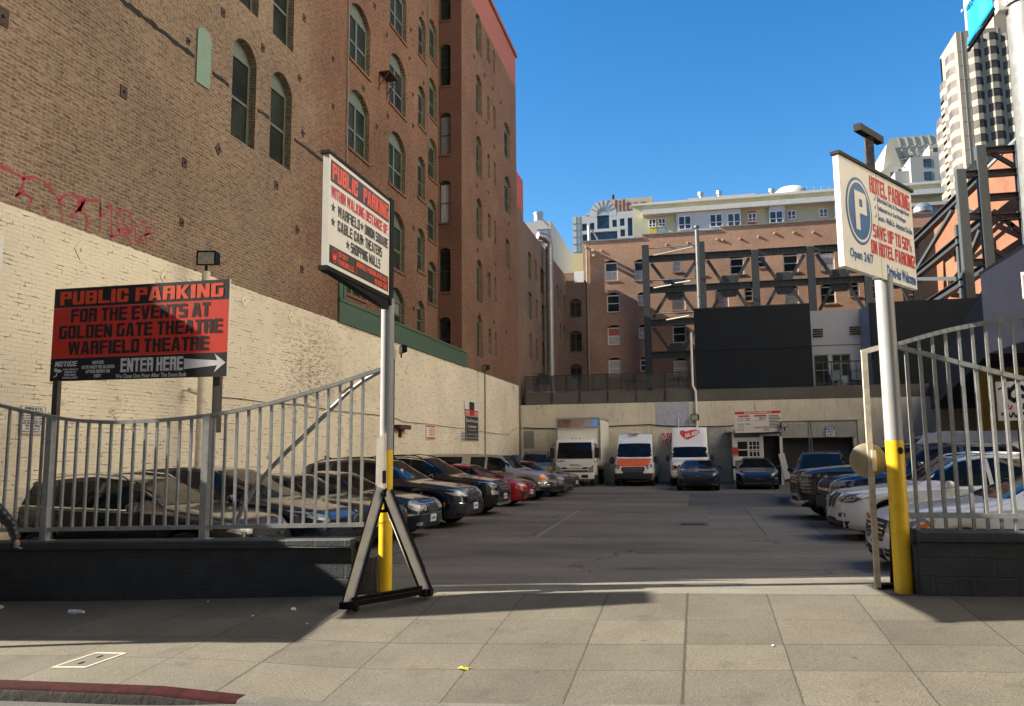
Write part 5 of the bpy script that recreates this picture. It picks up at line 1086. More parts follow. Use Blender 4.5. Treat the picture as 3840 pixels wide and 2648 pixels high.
for k in range(4): B_.rect(b, w_ * (.02 + .07 * k), w_ * (.06 + .07 * k), 0, h_ * .25, .015, .02); B_.rect(b, w_ * (.73 + .07 * k), w_ * (.77 + .07 * k), 0, h_ * .25, .015, .02)
b.build('red_print', CRIMSON_S, t)
t, B_, w_, h_ = wallsign(1729, 1617, 1743, 1655, 'small pale blue notice left of the black attendant sign'); b = MB(); B_.rect(b, 0, w_, 0, h_, 0, .012); b.build('board', M('pale_blue_notice', (.45, .5, .52), .5), t); b = MB()
for k in range(3): B_.rect(b, .05, w_ - .05, h_ * (.15 + .28 * k), h_ * (.3 + .28 * k), .012, .015)
b.build('print', STEEL_L, t)
t, B_, w_, h_ = wallsign(1273, 1600, 1290, 1632, 'faded white notice low on the cream wall behind the fence bars'); b = MB(); B_.rect(b, 0, w_, 0, h_, 0, .01); b.build('board', M('faded_notice', (.62, .57, .48), .7), t)

# ================================================================== street edge: low walls, fences, gate, signs
YW0, YW1 = 9.9, 10.3
def lowwall(xa, xb, za, zb, label):
    t = thing('low_wall', label, 'wall', ((xa + xb) / 2, 10.1, zf((xa + xb) / 2)))
    b = MB(); n = 14; xs_ = [xa + (xb - xa) * k / n for k in range(n + 1)]; zt = lambda x: za + (zb - za) * (x - xa) / (xb - xa)
    prof = lambda x: [(YW0 + .02, zf(x) - .4), (YW0 + .02, zt(x) - .13), (YW0 - .02, zt(x) - .1), (YW0 - .02, zt(x) - .012), (YW0 - .005, zt(x)), (YW1 + .005, zt(x)), (YW1 + .02, zt(x) - .012), (YW1 + .02, zf(x) - .4)]
    m = 8
    for x in xs_: b.v += [Vector((x, y, z)) for y, z in prof(x)]
    for i in range(n):
        for j in range(m - 1): b.f.append([i * m + j, (i + 1) * m + j, (i + 1) * m + j + 1, i * m + j + 1])
    b.f.append(list(range(m))); b.f.append([n * m + j for j in range(m)][::-1]); b.build('blockwork', WALLM, t); return t
m = NAVYWALL; nt = m.node_tree; p_ = nt.nodes['Principled BSDF']; uv_, u_, sp_ = wall_uv(nt)
bt_ = nd(nt, 'ShaderNodeTexBrick', {'Vector': uv_, 'Scale': 1.0, 'Mortar Size': .012, 'Mortar Smooth': .6, 'Brick Width': .41, 'Row Height': .2})
hh = math_(nt, 'ADD', math_(nt, 'SUBTRACT', 1.0, bt_.outputs[1]), math_(nt, 'MULTIPLY', noise(nt, pos(nt), 28, 5, .7), 1.3))
bp_ = nd(nt, 'ShaderNodeBump', {'Height': hh, 'Strength': .65, 'Distance': .014}); nt.links.new(bp_.outputs[0], p_.inputs['Normal']); WALLM = m
lowwall(-13, -4.42, .5, .70, 'charcoal painted low block wall under the left fence'); lowwall(2.33, 11.5, .885, .93, 'charcoal painted low block wall under the right fence')

def rail_z(pts, Y=10.1):
    P = [on_y(a, b_, Y) for a, b_ in pts]; xs = [p.x for p in P]; zs_ = [p.z for p in P]
    def f(x):   # monotone cubic through measured points
        i = min(max(int(np.searchsorted(xs, x)) - 1, 0), len(xs) - 2)
        def sl(k):
            if k <= 0: return (zs_[1] - zs_[0]) / (xs[1] - xs[0])
            if k >= len(xs) - 1: return (zs_[-1] - zs_[-2]) / (xs[-1] - xs[-2])
            return (zs_[k + 1] - zs_[k - 1]) / (xs[k + 1] - xs[k - 1])
        h = xs[i + 1] - xs[i]; t = (x - xs[i]) / h
        return (2 * t ** 3 - 3 * t * t + 1) * zs_[i] + (t ** 3 - 2 * t * t + t) * h * sl(i) + (-2 * t ** 3 + 3 * t * t) * zs_[i + 1] + (t ** 3 - t * t) * h * sl(i + 1)
    return f, xs
def bowed_fence(name, label, pts, zb, x_from, x_to, bars, posts, Y=10.1, wall_top=None):
    f, xs = rail_z(pts, Y); t = thing(name, label, 'fence' if 'fence' in name else 'gate', ((x_from + x_to) / 2, Y, zb(x_from)))
    b = MB(); n = 40
    X = [x_from + (x_to - x_from) * k / n for k in range(n + 1)]
    for k in range(n):
        p, q = Vector((X[k], Y, f(X[k]))), Vector((X[k + 1], Y, f(X[k + 1]))); d = (q - p).normalized() * .004; b.bar(p - d, q + d, .06, .05)
    b.build('top_rail', FENCE, t)
    b = MB(); b.bar((x_from, Y, zb(x_from)), (x_to, Y, zb(x_to)), .05, .055); b.build('bottom_rail', FENCE, t)
    for x in bars: b = MB(); b.box(x - .0165, x + .0165, Y - .0165, Y + .0165, (wall_top(x) if wall_top else zb(x) + .02), f(x) - .02); b.build('bar', FENCE, t)
    for x, z0, plate in posts:
        b = MB(); b.box(x - .05, x + .05, Y - .05, Y + .05, z0, f(x) + .0)
        if plate: b.box(x - .11, x + .11, Y - .08, Y + .08, z0 - .001, z0 + .018)
        b.build('post', FENCE, t)
    return t, f
xs1 = [on_y(px, 1750, 10.1).x for px in range(24, 1400, 43)]
xs1 = [x for x in xs1 if abs(x + 9.29) > .1 and abs(x + 6.7) > .1]
p1, p2 = on_y(183, 1760, 10.1).x, on_y(773, 1760, 10.1).x
lf, fz1 = bowed_fence('fence', 'grey steel bar fence with a sagging bowed top rail on the left low wall', [(-250, 1450), (0, 1520), (190, 1562), (300, 1578), (480, 1583), (770, 1560), (1000, 1516), (1200, 1460), (1425, 1386)], lambda x: .735 + (x + 9.76) * .025, -11.2, on_y(1425, 1386, 10.1).x,
    [x for x in xs1 if x > -10.9] + [-10.45, -10.75], [(p1, .585, True), (p2, .645, True)])
# the bowed bar of the gate drawn back behind the fence, and its tie
gp = [on_y(*q, 10.2) for q in [(880, 1978), (905, 1915), (950, 1838), (1010, 1762), (1080, 1690), (1150, 1625), (1230, 1545), (1300, 1475), (1360, 1430), (1425, 1392)]]
t = thing('sliding_gate', 'curved brace of the grey sliding gate leaning across the left fence beside the pole', 'gate', (-5, 10.2, .7)); b = MB(); b.tube(gp, .032, 8); b.build('curved_bar', FENCE, t)
b = MB(); b.bar(on_y(1285, 1475, 10.12), on_y(1258, 1425, 10.12), .012, .012); b.bar(on_y(1285, 1475, 10.15), on_y(1312, 1452, 10.15), .03, .03); b.build('tie', OFFW, t)

# right fence on the wall and the gate leaf folded back behind it
xs2 = [on_y(px, 1750, 10.1).x for px in range(3428, 3900, 52)] + [3.75 + .17 * k for k in range(44)]
bowed_fence('fence', 'grey steel bar fence sloping down to the right on the right low wall', [(3345, 1296), (3480, 1330), (3600, 1361), (3720, 1392), (3840, 1421), (4000, 1455), (4300, 1500), (5200, 1520)], lambda x: 1.045 + (x - 2.3) * .004, 2.25, 11.0, xs2, [(6.5, .9, True)], wall_top=lambda x: .885 + (x - 2.33) * .005)
xs3 = [on_y(px, 1400, 10.42).x for px in range(3402, 3900, 51)] + [3.95 + .17 * k for k in range(10)]
bowed_fence('gate', 'grey bar gate folded behind the right fence with its top rail rising rightward', [(3335, 1300), (3480, 1258), (3560, 1238), (3700, 1210), (3840, 1185), (4200, 1120)], lambda x: 1.03, on_y(3340, 1299, 10.42).x, 5.4, xs3, [], Y=10.42)
# gate end frame with the round plate
t = thing('gate_leaf', 'worn beige gate end frame with a round steel plate beside the right-hand pole', 'gate', on_y(3290, 2205, 10.3))
b = MB(); a, c = on_y(3240, 1322, 10.3), on_y(3292, 2203, 10.3); b.bar(a, c, .062, .06, (0, 1, 0)); b.build('upright', M('worn_cream_steel', (.45, .41, .33), .6, .1, var=.25, scale=7, dirt=(.16, .07, .03, .8)), t)
b = MB(); b.bar(a + Vector((-.03, 0, 0)), on_y(3310, 1300, 10.3), .05, .06); b.build('top_arm', OFFW, t)
b = MB(); b.bar(on_y(3338, 1700, 10.45), on_y(3346, 2185, 10.45), .04, .04, (0, 1, 0)); b.build('upright', BLACK, t)
b = MB(); b.bar(on_y(3290, 2200, 10.3), on_y(3455, 2195, 10.4), .05, .05); b.bar(on_y(3290, 2196, 10.5), on_y(3455, 2190, 10.5), .05, .05); b.build('base_bar', BLACK, t)
b = MB(); cd = on_y(3253, 1727, 10.36); nrm = Vector((.12, -1, .02)).normalized(); U_ = Vector((1, .12, 0)).normalized()
b.lathe([(.2, .0), (.205, -.02), (.19, -.035), (.13, -.06), (.06, -.072), (0, -.075)], cd, 'y', 40)
d_ = b.build('round_plate', M('beige_enamel_plate', (.24, .215, .155), .45, .2, var=.1, dirt=(.12, .1, .08, .5)), t, smooth=True)
b = MB(); b.box(cd.x + .03, cd.x + .075, 10.23, 10.27, cd.z - .12, cd.z + .12); b.build('latch', OFFW, t)

# ---- poles
def pole(x, y, z0, z1, r, zy, label, r2=None):
    t = thing('sign_post', label, 'post', (x, y, z0)); b = MB(); b.lathe([(r * 1.01, z0 - .2), (r * 1.01, zy)], (x, y, 0), 'z', 28); yb = b.build('yellow_base', YELLOW, t, smooth=True)
    b = MB(); b.lathe([(r, zy), (r, z1)], (x, y, 0), 'z', 28); b.build('shaft', GREYP, t, smooth=True); return t
pc = on_y(1449, 2225, 10.1); XP1 = on_y(1449, 1700, 10.1).x
zy1 = on_y(1450, 1687, 10.02).z
t1 = pole(XP1, 10.1, pc.z, 3.86, .087, zy1, 'grey steel sign post with a yellow base at the left of the driveway')
xb_ = on_y(3384, 2100, 10.1).x; zy2 = on_y(3330, 1652, 10.0).z
t2 = pole(2.18, 10.1, zf(2.2), 3.80, .098, zy2, 'thicker grey steel sign post with a dented yellow base at the right of the driveway')
b = MB(); q = on_y(3367, 1690, 10.0); b.disc((2.18 + .04, 10.1 - .0935, q.z), (.034, .042), (.92, .38, 0), (0, 0, 1), 14, (0.0, -.004, 0)); b.build('dark_spot', BLACK, t2)

# ---- left blade sign
SX = XP1 + .02
ya, yb_ = 8.14, 9.98; zb0, zt0 = 3.88, 5.17
ls = thing('sign', 'white PUBLIC PARKING within walking distance sign on the left post, edge on to the street', 'sign', (SX, 9.9, 3.86))
B_ = Board((SX + .04, ya, zb0), (0, 1, 0), (0, 0, 1)); w_, h_ = yb_ - ya, zt0 - zb0
b = MB(); b.box(SX - .035, SX + .04, ya, yb_, zb0, zt0); b.build('board', SIGNW, ls)
b = MB(); b.box(SX - .06, SX + .05, ya - .03, yb_ + .1, zb0 - .055, zb0 - .002); b.box(SX - .06, SX + .05, ya - .03, yb_ + .1, zt0 + .002, zt0 + .04); b.box(SX - .06, SX + .055, yb_ + .002, yb_ + .13, zb0 - .12, zt0 + .06); b.prism([(SX - .05, ya + .2, zb0 - .06), (SX - .05, yb_, zb0 - .06), (SX - .05, yb_, zb0 - .18)], (.09, 0, 0)); b.build('frame', BLACK, ls)
b = MB(); B_.rect(b, .04, w_ - .03, h_ * .765, h_ * .965); B_.rect(b, .04, w_ - .03, h_ * .035, h_ * .195); b.build('black_band', BLACK_S, ls)
for s_, u, v, w, hh_, bo in (('PUBLIC', .08 / w_, .79, .385, .15, .05), ('PARKING', .52, .79, .45, .15, .05), ('SF CITY', .15, .125, .14, .045, .03), ('PARKING LLC.', .15, .055, .24, .05, .03), ('MONTHLY PARKING AVAILABLE', .43, .125, .54, .05, .03), ('415-658-7609', .73, .05, .235, .055, .03)): B_.line('orange_lettering', ORANGE_S, ls, s_, u * w_, v * h_, w * w_, hh_ * h_, bold=bo)
b = MB(); B_.rect(b, w_ * .412, w_ * .417, h_ * .05, h_ * .18, .004, .008)
for r0, r1 in ((.075, .068),):
    n = 24
    for k in range(n): a0, a1 = 6.2832 * k / n, 6.2832 * (k + 1) / n; B_.shape(b, [(w_ * .09 + r * math.cos(a), h_ * .115 + r * 1.1 * math.sin(a)) for r, a in ((r0, a0), (r0, a1), (r1, a1), (r1, a0))], .004, .007)
B_.shape(b, [(w_ * .09 + x, h_ * .115 + y) for x, y in [(-.05, -.02), (-.02, -.055), (.03, -.05), (.05, -.01), (.045, .03), (.02, .05), (.025, .01), (0, -.005), (-.01, .03), (-.03, .045), (-.02, .0), (-.04, .005)]], .004, .007)
b.build('round_emblem', ORANGE_S, ls)
b = MB(); B_.text(b, 'WITHIN WALKING DISTANCE OF:', .06, h_ * .625, w_ - .11, h_ * .105, bold=.045); b.build('red_lettering', CRIMSON_S, ls)
for s_, u, v, w, (sx, sv) in [('WARFIELD', .13, .485, .34, (.065, .54)), ('UNION SQUARE', .55, .485, .42, (.505, .54)), ('CABLE CAR', .13, .355, .38, (.065, .41)), ('THEATERS', .56, .355, .30, (.515, .41)), ('SHOPPING MALLS', .33, .225, .50, (.285, .28))]:
    B_.line('black_lettering', BLACK_S, ls, s_, u * w_, v * h_, w * w_, h_ * .1, bold=.045); b = MB(); B_.star(b, sx * w_, sv * h_ + .0, .062, .0, .003); b.build('star', BLACK_S, ls)

# ---- right sign, turned towards the driveway
D_ = Vector((.558, .83, 0)).normalized(); NR = Vector((-.83, .558, 0)); PP0 = Vector((2.18, 10.1, 3.8)) - NR * .0
NRM = Vector((D_.y, -D_.x, 0))
Pq = PP0 + NRM * .07
c_tl, c_tr, c_br, c_bl = [on_plane(*q, Pq, NRM) for q in [(3141, 566), (3432, 740), (3441, 1092), (3163, 990)]]
zt0, zb0 = (c_tl.z + c_tr.z) / 2, (c_bl.z + c_br.z) / 2
u0 = (c_tl - Pq).dot(D_); u1 = (c_br - Pq).dot(D_); w_, h_ = u1 - u0, zt0 - zb0
O = Pq + D_ * u0; O.z = zb0
B_ = Board(O, D_, (0, 0, 1))
rsg = thing('sign', 'white HOTEL PARKING sign with a blue letter P disc on the right post', 'sign', (2.18, 10.1, 3.8))
b = MB(); B_.rect(b, 0, w_, 0, h_, -.06, 0); b.build('board', SIGNW, rsg)
b = MB(); B_.rect(b, -.02, w_ + .03, h_, h_ + .035, -.08, .025); b.build('top_cap', BLACK, rsg)
b = MB(); c0 = Pq + D_ * (u0 + w_ * .32) - NRM * .06; pt = on_plane(3262, 640, c0, NRM); z0 = zt0; zt_ = on_plane(3262, 520, c0, NRM).z
x_ = on_plane(3262, 600, Pq - NRM * .06, NRM); b.box(x_.x - .045, x_.x + .045, x_.y - .045, x_.y + .045, zb0, zt_); b.build('stub_post', M('peeling_black_steel', (.03, .03, .032), .7, var=.5, scale=30, dirt=(.3, .3, .3, .3)), rsg)
b = MB(); a = Vector((x_.x, x_.y, zt_ + .05)); b.bar(a - D_ * .3, a + D_ * .34, .085, .085); b.build('cross_beam', BLACK, rsg)
uP, vP = .225 * w_, .555 * h_
b = MB(); B_.oval(b, uP, vP, .165 * w_, .31 * h_, 0, .004); b.build('blue_ring', BLUE_S, rsg)
b = MB(); B_.oval(b, uP, vP, .15 * w_, .285 * h_, 0, .006); b.build('white_ring', SIGNW, rsg)
b = MB(); B_.oval(b, uP, vP, .137 * w_, .262 * h_, 0, .008); b.build('blue_disc', BLUE_S, rsg)
b = MB(); B_.text(b, 'P', uP - .06 * w_, vP - .18 * h_, .15 * w_, .36 * h_, .011, bold=.06); b.build('white_letter', SIGNW, rsg)
for s_, u, v, w, hh_ in (('HOTEL PARKING', .385, .79, .58, .16), ('SAVE UP TO 50%', .395, .365, .555, .13), ('ON HOTEL PARKING!', .355, .205, .635, .13)): B_.line('red_lettering', CRIMSON_S, rsg, s_, u * w_, v * h_, w * w_, hh_ * h_, bold=.05)
for k, (s_, w) in enumerate([('Affordable Daily & Overnight Rates', .48), ('Unlimited In & Out Privileges', .42), ('Secure - Well-Lit - Attendant On-Site', .51)]):
    v = (.715 - .083 * k) * h_; B_.line('blue_lettering', BLUE_S, rsg, s_, .475 * w_, v, w * w_ * .98, .062 * h_, bold=.03); b = MB(); B_.shape(b, [(.435 * w_, v + .03 * h_), (.445 * w_, v + .01 * h_), (.465 * w_, v + .07 * h_), (.446 * w_, v + .03 * h_)], 0, .003); b.build('tick_mark', BLUE_S, rsg)
B_.line('blue_lettering', BLUE_S, rsg, 'Open 24/7', .075 * w_, .075 * h_, .3 * w_, .115 * h_, bold=.045); B_.line('blue_lettering', BLUE_S, rsg, 'Drive-Ins Welcome', .56 * w_, .035 * h_, .42 * w_, .115 * h_, bold=.04)

# ---- big red and black sign on two posts behind the left fence
YS2 = 10.22
q0, q1 = on_y(186, 1430, YS2), on_y(860, 1051, YS2); bl, br_, tl, tr = [on_y(*q, YS2) for q in [(186, 1431), (851, 1411), (203, 1081), (860, 1051)]]
O = bl; U_ = (br_ - bl).normalized(); w_, h_ = (br_ - bl).length, ((tl - bl).length + (tr - br_).length) / 2
bs = thing('sign', 'big black and red PUBLIC PARKING events sign on two posts behind the left fence', 'sign', ((bl.x + br_.x) / 2, YS2, .6))
B_ = Board(O, U_, Vector((-U_.z, 0, U_.x)))
b = MB(); B_.rect(b, 0, w_, 0, h_, -.02, 0); b.build('board', SIGNW, bs)
b = MB(); B_.rect(b, .0, w_ - .012, h_ * .79, h_ - .0, 0, .001); B_.rect(b, 0, w_ - .012, 0, h_ * .245, 0, .001); b.build('black_band', BLACK_S, bs)
b = MB(); B_.rect(b, 0, w_ - .012, h_ * .245 + .002, h_ * .79 - .002, 0, .001); b.build('red_band', RED_S, bs)
for s_, u, w in (('PUBLIC', .035, .4), ('PARKING', .475, .49)): B_.line('orange_lettering', ORANGE_S, bs, s_, u * w_, .82 * h_, w * w_, .145 * h_, bold=.055)
for s_, u, v, w in (('FOR THE EVENTS AT', .105, .625, .79), ('GOLDEN GATE THEATRE', .04, .45, .925), ('WARFIELD THEATRE', .1, .275, .795)): B_.line('black_lettering', BLACK_S, bs, s_, u * w_, v * h_, w * w_, .145 * h_, bold=.055)
B_.line('grey_lettering', GREY_S, bs, 'ENTER HERE', .41 * w_, .075 * h_, .35 * w_, .145 * h_, bold=.05); B_.line('grey_lettering', GREY_S, bs, 'We Close One Hour After The Event Ends', .385 * w_, .012 * h_, .395 * w_, .045 * h_, bold=.03)
b = MB(); B_.shape(b, [(.765 * w_, .195 * h_), (.765 * w_, .085 * h_), (.945 * w_, .115 * h_), (.93 * w_, .045 * h_), (.99 * w_, .14 * h_), (.93 * w_, .235 * h_), (.945 * w_, .165 * h_)], .001, .0025); b.build('arrow', GREY_S, bs)
B_.line('grey_lettering', GREY_S, bs, 'NOTICE', .025 * w_, .155 * h_, .135 * w_, .055 * h_, shear=.25, bold=.02)
for k, s_ in enumerate(['THIS AREA IS', 'UNDER 24', 'HOUR VIDEO', 'SURVEILLANCE']): B_.line('grey_lettering', GREY_S, bs, s_, (.075 + .01 * (k in (1, 2))) * w_, (.112 - .029 * k) * h_, (.09 - .02 * (k in (1, 2))) * w_, .019 * h_, bold=.02)
for k, (s_, w) in enumerate([('NOTICE', .065), ('GATE MUST BE CLOSED', .19), ('AFTER ENTRY OR', .14), ('EXIT', .04)]): B_.line('grey_lettering', GREY_S, bs, s_, (.28 - w / 2) * w_, (.17 - .047 * k) * h_, w * w_, .034 * h_, bold=.03)
b = MB(); B_.shape(b, [(.022 * w_, .125 * h_), (.03 * w_, .14 * h_), (.065 * w_, .12 * h_), (.07 * w_, .1 * h_), (.05 * w_, .09 * h_), (.025 * w_, .105 * h_)], .001, .0025); B_.shape(b, [(.038 * w_, .085 * h_), (.044 * w_, .085 * h_), (.04 * w_, .055 * h_), (.022 * w_, .04 * h_), (.022 * w_, .048 * h_), (.034 * w_, .06 * h_)], .001, .0025); b.build('camera_pictogram', GREY_S, bs)
for px, wd in ((200, .045), (805, .055)):
    x = on_y(px, 1480, YS2).x; z0 = .55 if px < 500 else on_y(805, 1622, YS2).z; b = MB(); b.box(x - wd, x + wd, YS2 + .025, YS2 + .1, z0 + .0, bl.z + .4); b.build('post', M('dark_brown_steel', (.05, .04, .038), .6, dirt=(.12, .06, .04, .4)), bs)

# ---- the A-frame end of the rolling gate
t = thing('gate_stand', 'beige A-shaped rolling gate stand with black edges in front of the left post', 'stand', on_y(1440, 2250, 9.7))
ap = on_y(1440, 1838, 9.88); f1 = on_z(1302, 2270, walk_z(-4.1, 9.3) + .06); f2 = on_z(1598, 2222, walk_z(-3.4, 9.95) + .06)
tp = on_y(1432, 1632, 9.95)
def board_leg(nm, p, q, w, d, m, n): b = MB(); b.bar(p - n * .045, q - n * .045, w, d, n); return b.build(nm, m, t)
nrm = (f1 - ap).cross(f2 - ap).normalized()
if nrm.y > 0: nrm = -nrm
for nm, p, q, sx in (('leg', ap + Vector((-.045, 0, .03)), f1, -1), ('leg', ap + Vector((.03, 0, -.02)), f2, 1)):
    d_ = (q - p).normalized(); sd = d_.cross(nrm).normalized(); sd = sd if sd.x > 0 else -sd
    o = board_leg(nm, p, q, .115, .12, OFFW, nrm)
    b = MB(); b.bar(p + sd * .07, q + sd * .07, .024, .075, nrm); b.bar(p + d_ * .55 + sd * .085, q - d_ * .25 + sd * .085, .016, .06, nrm); b.bar(p - sd * .064, q - sd * .064, .012, .07, nrm); b.build('edge_strip', BLACK, o)
b = MB(); P4 = [on_y(1412, 1648, 9.93), on_y(1440, 1625, 9.93), on_y(1437, 1835, 9.9), on_y(1408, 1842, 9.9)]; b.prism(P4, (0, .12, 0)); b.build('spine', OFFW, t)
b = MB(); b.bar(on_y(1441, 1765, 9.9), on_y(1441, 1812, 9.9), .03, .06, (0, 1, 0)); b.bar(ap + nrm * .03, on_y(1448, 1918, 9.86), .028, .05, nrm); b.bar(on_y(1418, 1918, 9.85), on_y(1475, 1914, 9.9), .02, .04); b.build('bracket', BLACK, t)
b = MB(); a, c = f1 + Vector((.06, .02, .06)), f2 + Vector((-.05, -.02, .06)); b.bar(a, c, .05, .05); b.bar(a + Vector((.03, -.12, -.03)), c + Vector((.05, -.14, -.03)), .05, .055); b.build('base_bar', BLACK, t)
for q in (f1 + Vector((.15, -.1, -.0)), f2 + Vector((.02, -.1, .01))):
    b = MB(); b.lathe([(.0, -.025), (.045, -.025), (.05, -.015), (.05, .015), (.045, .025), (0, .025)], q, 'x', 16); b.build('wheel', BLACK, t, smooth=True)
for q in (f1, f2): b = MB(); b.obox(q + Vector((0, 0, -.0)), (.075, 0, 0), (0, .06, 0), (0, 0, .04)); b.build('foot', BLACK, t)
cp = on_y(1440, 1950, 9.98); b = MB()
for k in range(16):
    a0 = 6.283 * k / 16; a1 = a0 + .36; r_ = .115; pts = []
    for j in range(9):
        u = 6.283 * j / 8; aa = a0 + (a1 - a0) * (.5 + .5 * math.cos(u)); wob = .012 * math.sin(u); pts.append(Vector((XP1 + (r_ + (wob if k % 2 else 0)) * math.cos(aa), 10.1 + (r_ + (wob if k % 2 else 0)) * math.sin(aa), cp.z + .03 * math.sin(a0 * 1.0 + .6) + (0 if k % 2 else wob))))
    b.tube(pts, .0035, 5, False)
tag(b.build('chain', M('brass_chain', (.35, .25, .08), .4, .8), None, smooth=True), 'loose brass chain looped round the left post above the stand', 'chain')
q = on_y(1372, 2120, 10.3); b = MB(); b.box(-4.40, -4.16, 10.0, 10.28, lot_z(-4.3, 10.1) - .1, .46); b.box(-4.38, -4.3, 10.05, 10.25, .46, .68); tag(b.build('gate_housing', M('grey_gate_housing', (.09, .085, .08), .6, dirt=(.2, .1, .04, .6)), None), 'dark gate housing between the left low wall and the left post', 'housing')
b = MB(); b.box(2.285, 2.33, 10.0, 10.25, .2, .72); b.box(2.2, 2.32, 10.15, 10.3, .18, .26); tag(b.build('gate_housing', M('dark_gate_plate', (.07, .07, .072), .6), None), 'dark steel plate between the right post and the right low wall', 'housing')

# ---- street light pole and banner at the right edge
XPo, YPo = 2.66, 7.0
xl_ = on_y(3770, 40, YPo).x; rp = .17; XPo = xl_ + rp
t = thing('street_lamp', 'mottled galvanized street light pole at the right edge of the view', 'street lamp', (XPo, YPo, walk_z(XPo, YPo)))
GALV2 = M('mottled_galvanized', (.13, .14, .145), .6, .2, var=.3, scale=9, dirt=(.2, .21, .21, .6))
b = MB(); b.lathe([(rp + .03, walk_z(XPo, YPo)), (rp + .02, 2.0), (rp, 3.5), (rp - .01, 5.22), (rp - .02, 7.5)], (XPo, YPo, 0), 'z', 32); b.build('shaft', GALV2, t, smooth=True)
za = on_y(3752, 22, YPo).z
b = MB(); b.lathe([(rp + .012, za - .02), (rp + .014, za + .05)], (XPo, YPo, 0), 'z', 28); b.box(XPo - rp - .06, XPo - rp + .02, YPo - .03, YPo + .05, za - .05, za + .06); b.tube([(XPo - rp - .01, YPo - .06, za + .0), (XPo - rp + .1, YPo - .13, za - .01)], .012, 6); b.build('clamp', WHITE, t)
bx = XPo - rp - .05
p1_ = on_x(3637, 204, bx); yE = p1_.y; zE = p1_.z
bn = thing('banner', 'bright cyan street banner hanging from the street light pole', 'banner', (bx, YPo + .3, za))
m = M('cyan_banner_cloth', (.0, .2, .36), .6, var=.06, scale=2)
b = MB(); n = 14
def wav(t_, z): return .018 * math.sin(t_ * 9 + z * 1.5) * (1 - abs(2 * t_ - 1) * .4)
for r_i in range(9):
    z_ = r_i / 8 * 1.6
    for k in range(n + 1): tt_ = k / n; y = YPo + .12 + (yE - YPo - .12) * tt_; b.v.append(Vector((bx + wav(tt_, z_), y, za + .02 + (zE - za) * tt_ * .0 + z_)))
W_ = n + 1
for r_i in range(8):
    for k in range(n): b.f.append([r_i * W_ + k, r_i * W_ + k + 1, (r_i + 1) * W_ + k + 1, (r_i + 1) * W_ + k])
b.build('cloth', m, bn, smooth=True)
b = MB(); b.tube([(bx, YPo + .03, za), (bx, yE + .03, za)], .016, 8); b.build('lower_arm', BLACK, bn); b = MB(); b.tube([(bx, YPo + .05, za + .045), (bx, yE, za + .045)], .024, 8); b.build('hem', m, bn)
b = MB(); B_ = Board((bx - .02, yE - .02, za + .1), (0, -1, 0), (0, 0, 1)); 
b2 = MB(); Bq = Board((bx - .022, YPo + .25, za + .32), (0, 1, 0), (0, 0, 1)); Bq.text(b2, '- global -', .1, .02, .45, .12, 0); b2.build('lettering', WHITE, bn)
t = thing('sign', 'small white and red street sign cut by the right edge of the view', 'sign', on_y(3838, 1060, 7.4)); a, c = on_y(3832, 1100, 7.4), on_y(3832, 1022, 7.4); b = MB(); b.box(a.x, a.x + .3, 7.38, 7.39, a.z - .05, c.z); b.build('board', WHITE, t, bevel=.003); b = MB(); b.box(a.x + .012, a.x + .28, 7.374, 7.379, a.z + .03, c.z - .03); b.build('red_print', CRIMSON_S, t)
b = MB(); b.box(a.x + .12, a.x + .16, 7.4, 7.44, walk_z(2.7, 7.4), c.z); b.build('post', GALV, t)
# graffitied white notice behind the right fence
YN = 13.4
a, c = on_y(3745, 1578, YN), on_y(3895, 1428, YN); w_, h_ = c.x - a.x, c.z - a.z
t = thing('sign', 'white notice board scrawled with black graffiti behind the right fence', 'sign', a); B_ = Board(a, (1, 0, 0), (0, 0, 1)); b = MB(); B_.rect(b, 0, w_, 0, h_, -.02, 0); b.build('board', SIGNW, t, bevel=.004)
def scr(mb, pts, w):
    for i in range(len(pts) - 1):
        (x0, y0), (x1, y1) = pts[i], pts[i + 1]; d = Vector((x1 - x0, y1 - y0)); nn = Vector((-d.y, d.x)).normalized() * w; e = d.normalized() * w * .5
        B_.shape(mb, [((x0 - e.x + nn.x) , (y0 - e.y + nn.y)), ((x0 - e.x - nn.x), (y0 - e.y - nn.y)), ((x1 + e.x - nn.x), (y1 + e.y - nn.y)), ((x1 + e.x + nn.x), (y1 + e.y + nn.y))], .0, .003)
b = MB(); scr(b, [(x * w_, y * h_) for x, y in [(.3, .75), (.45, .88), (.6, .85), (.75, .68), (.72, .6), (.55, .62), (.4, .5), (.28, .6), (.3, .75)]], .03); scr(b, [(x * w_, y * h_) for x, y in [(.05, .8), (.15, .85), (.2, .78), (.3, .84)]], .012)
scr(b, [((.08 + .85 * k / 40) * w_, (.14 + .06 * math.sin(k * 1.1)) * h_) for k in range(41)], .01); scr(b, [(x * w_, y * h_) for x, y in [(.62, .42), (.6, .3), (.7, .3), (.72, .42), (.62, .42)]], .012); scr(b, [(x * w_, y * h_) for x, y in [(.78, .28), (.79, .43), (.88, .42), (.86, .35), (.79, .35)]], .012); b.build('black_scrawl', BLACK_S, t)
b = MB(); scr(b, [(x * w_, y * h_) for x, y in [(.15, .4), (.17, .28), (.22, .4), (.26, .38), (.22, .33), (.3, .3), (.34, .38)]], .012); b.build('red_scrawl', CRIMSON_S, t)
b = MB(); b.box(a.x + w_ * .45, a.x + w_ * .55, YN + .0, YN + .06, lot_z(4, YN), c.z - .1); b.build('post', STEEL, t)

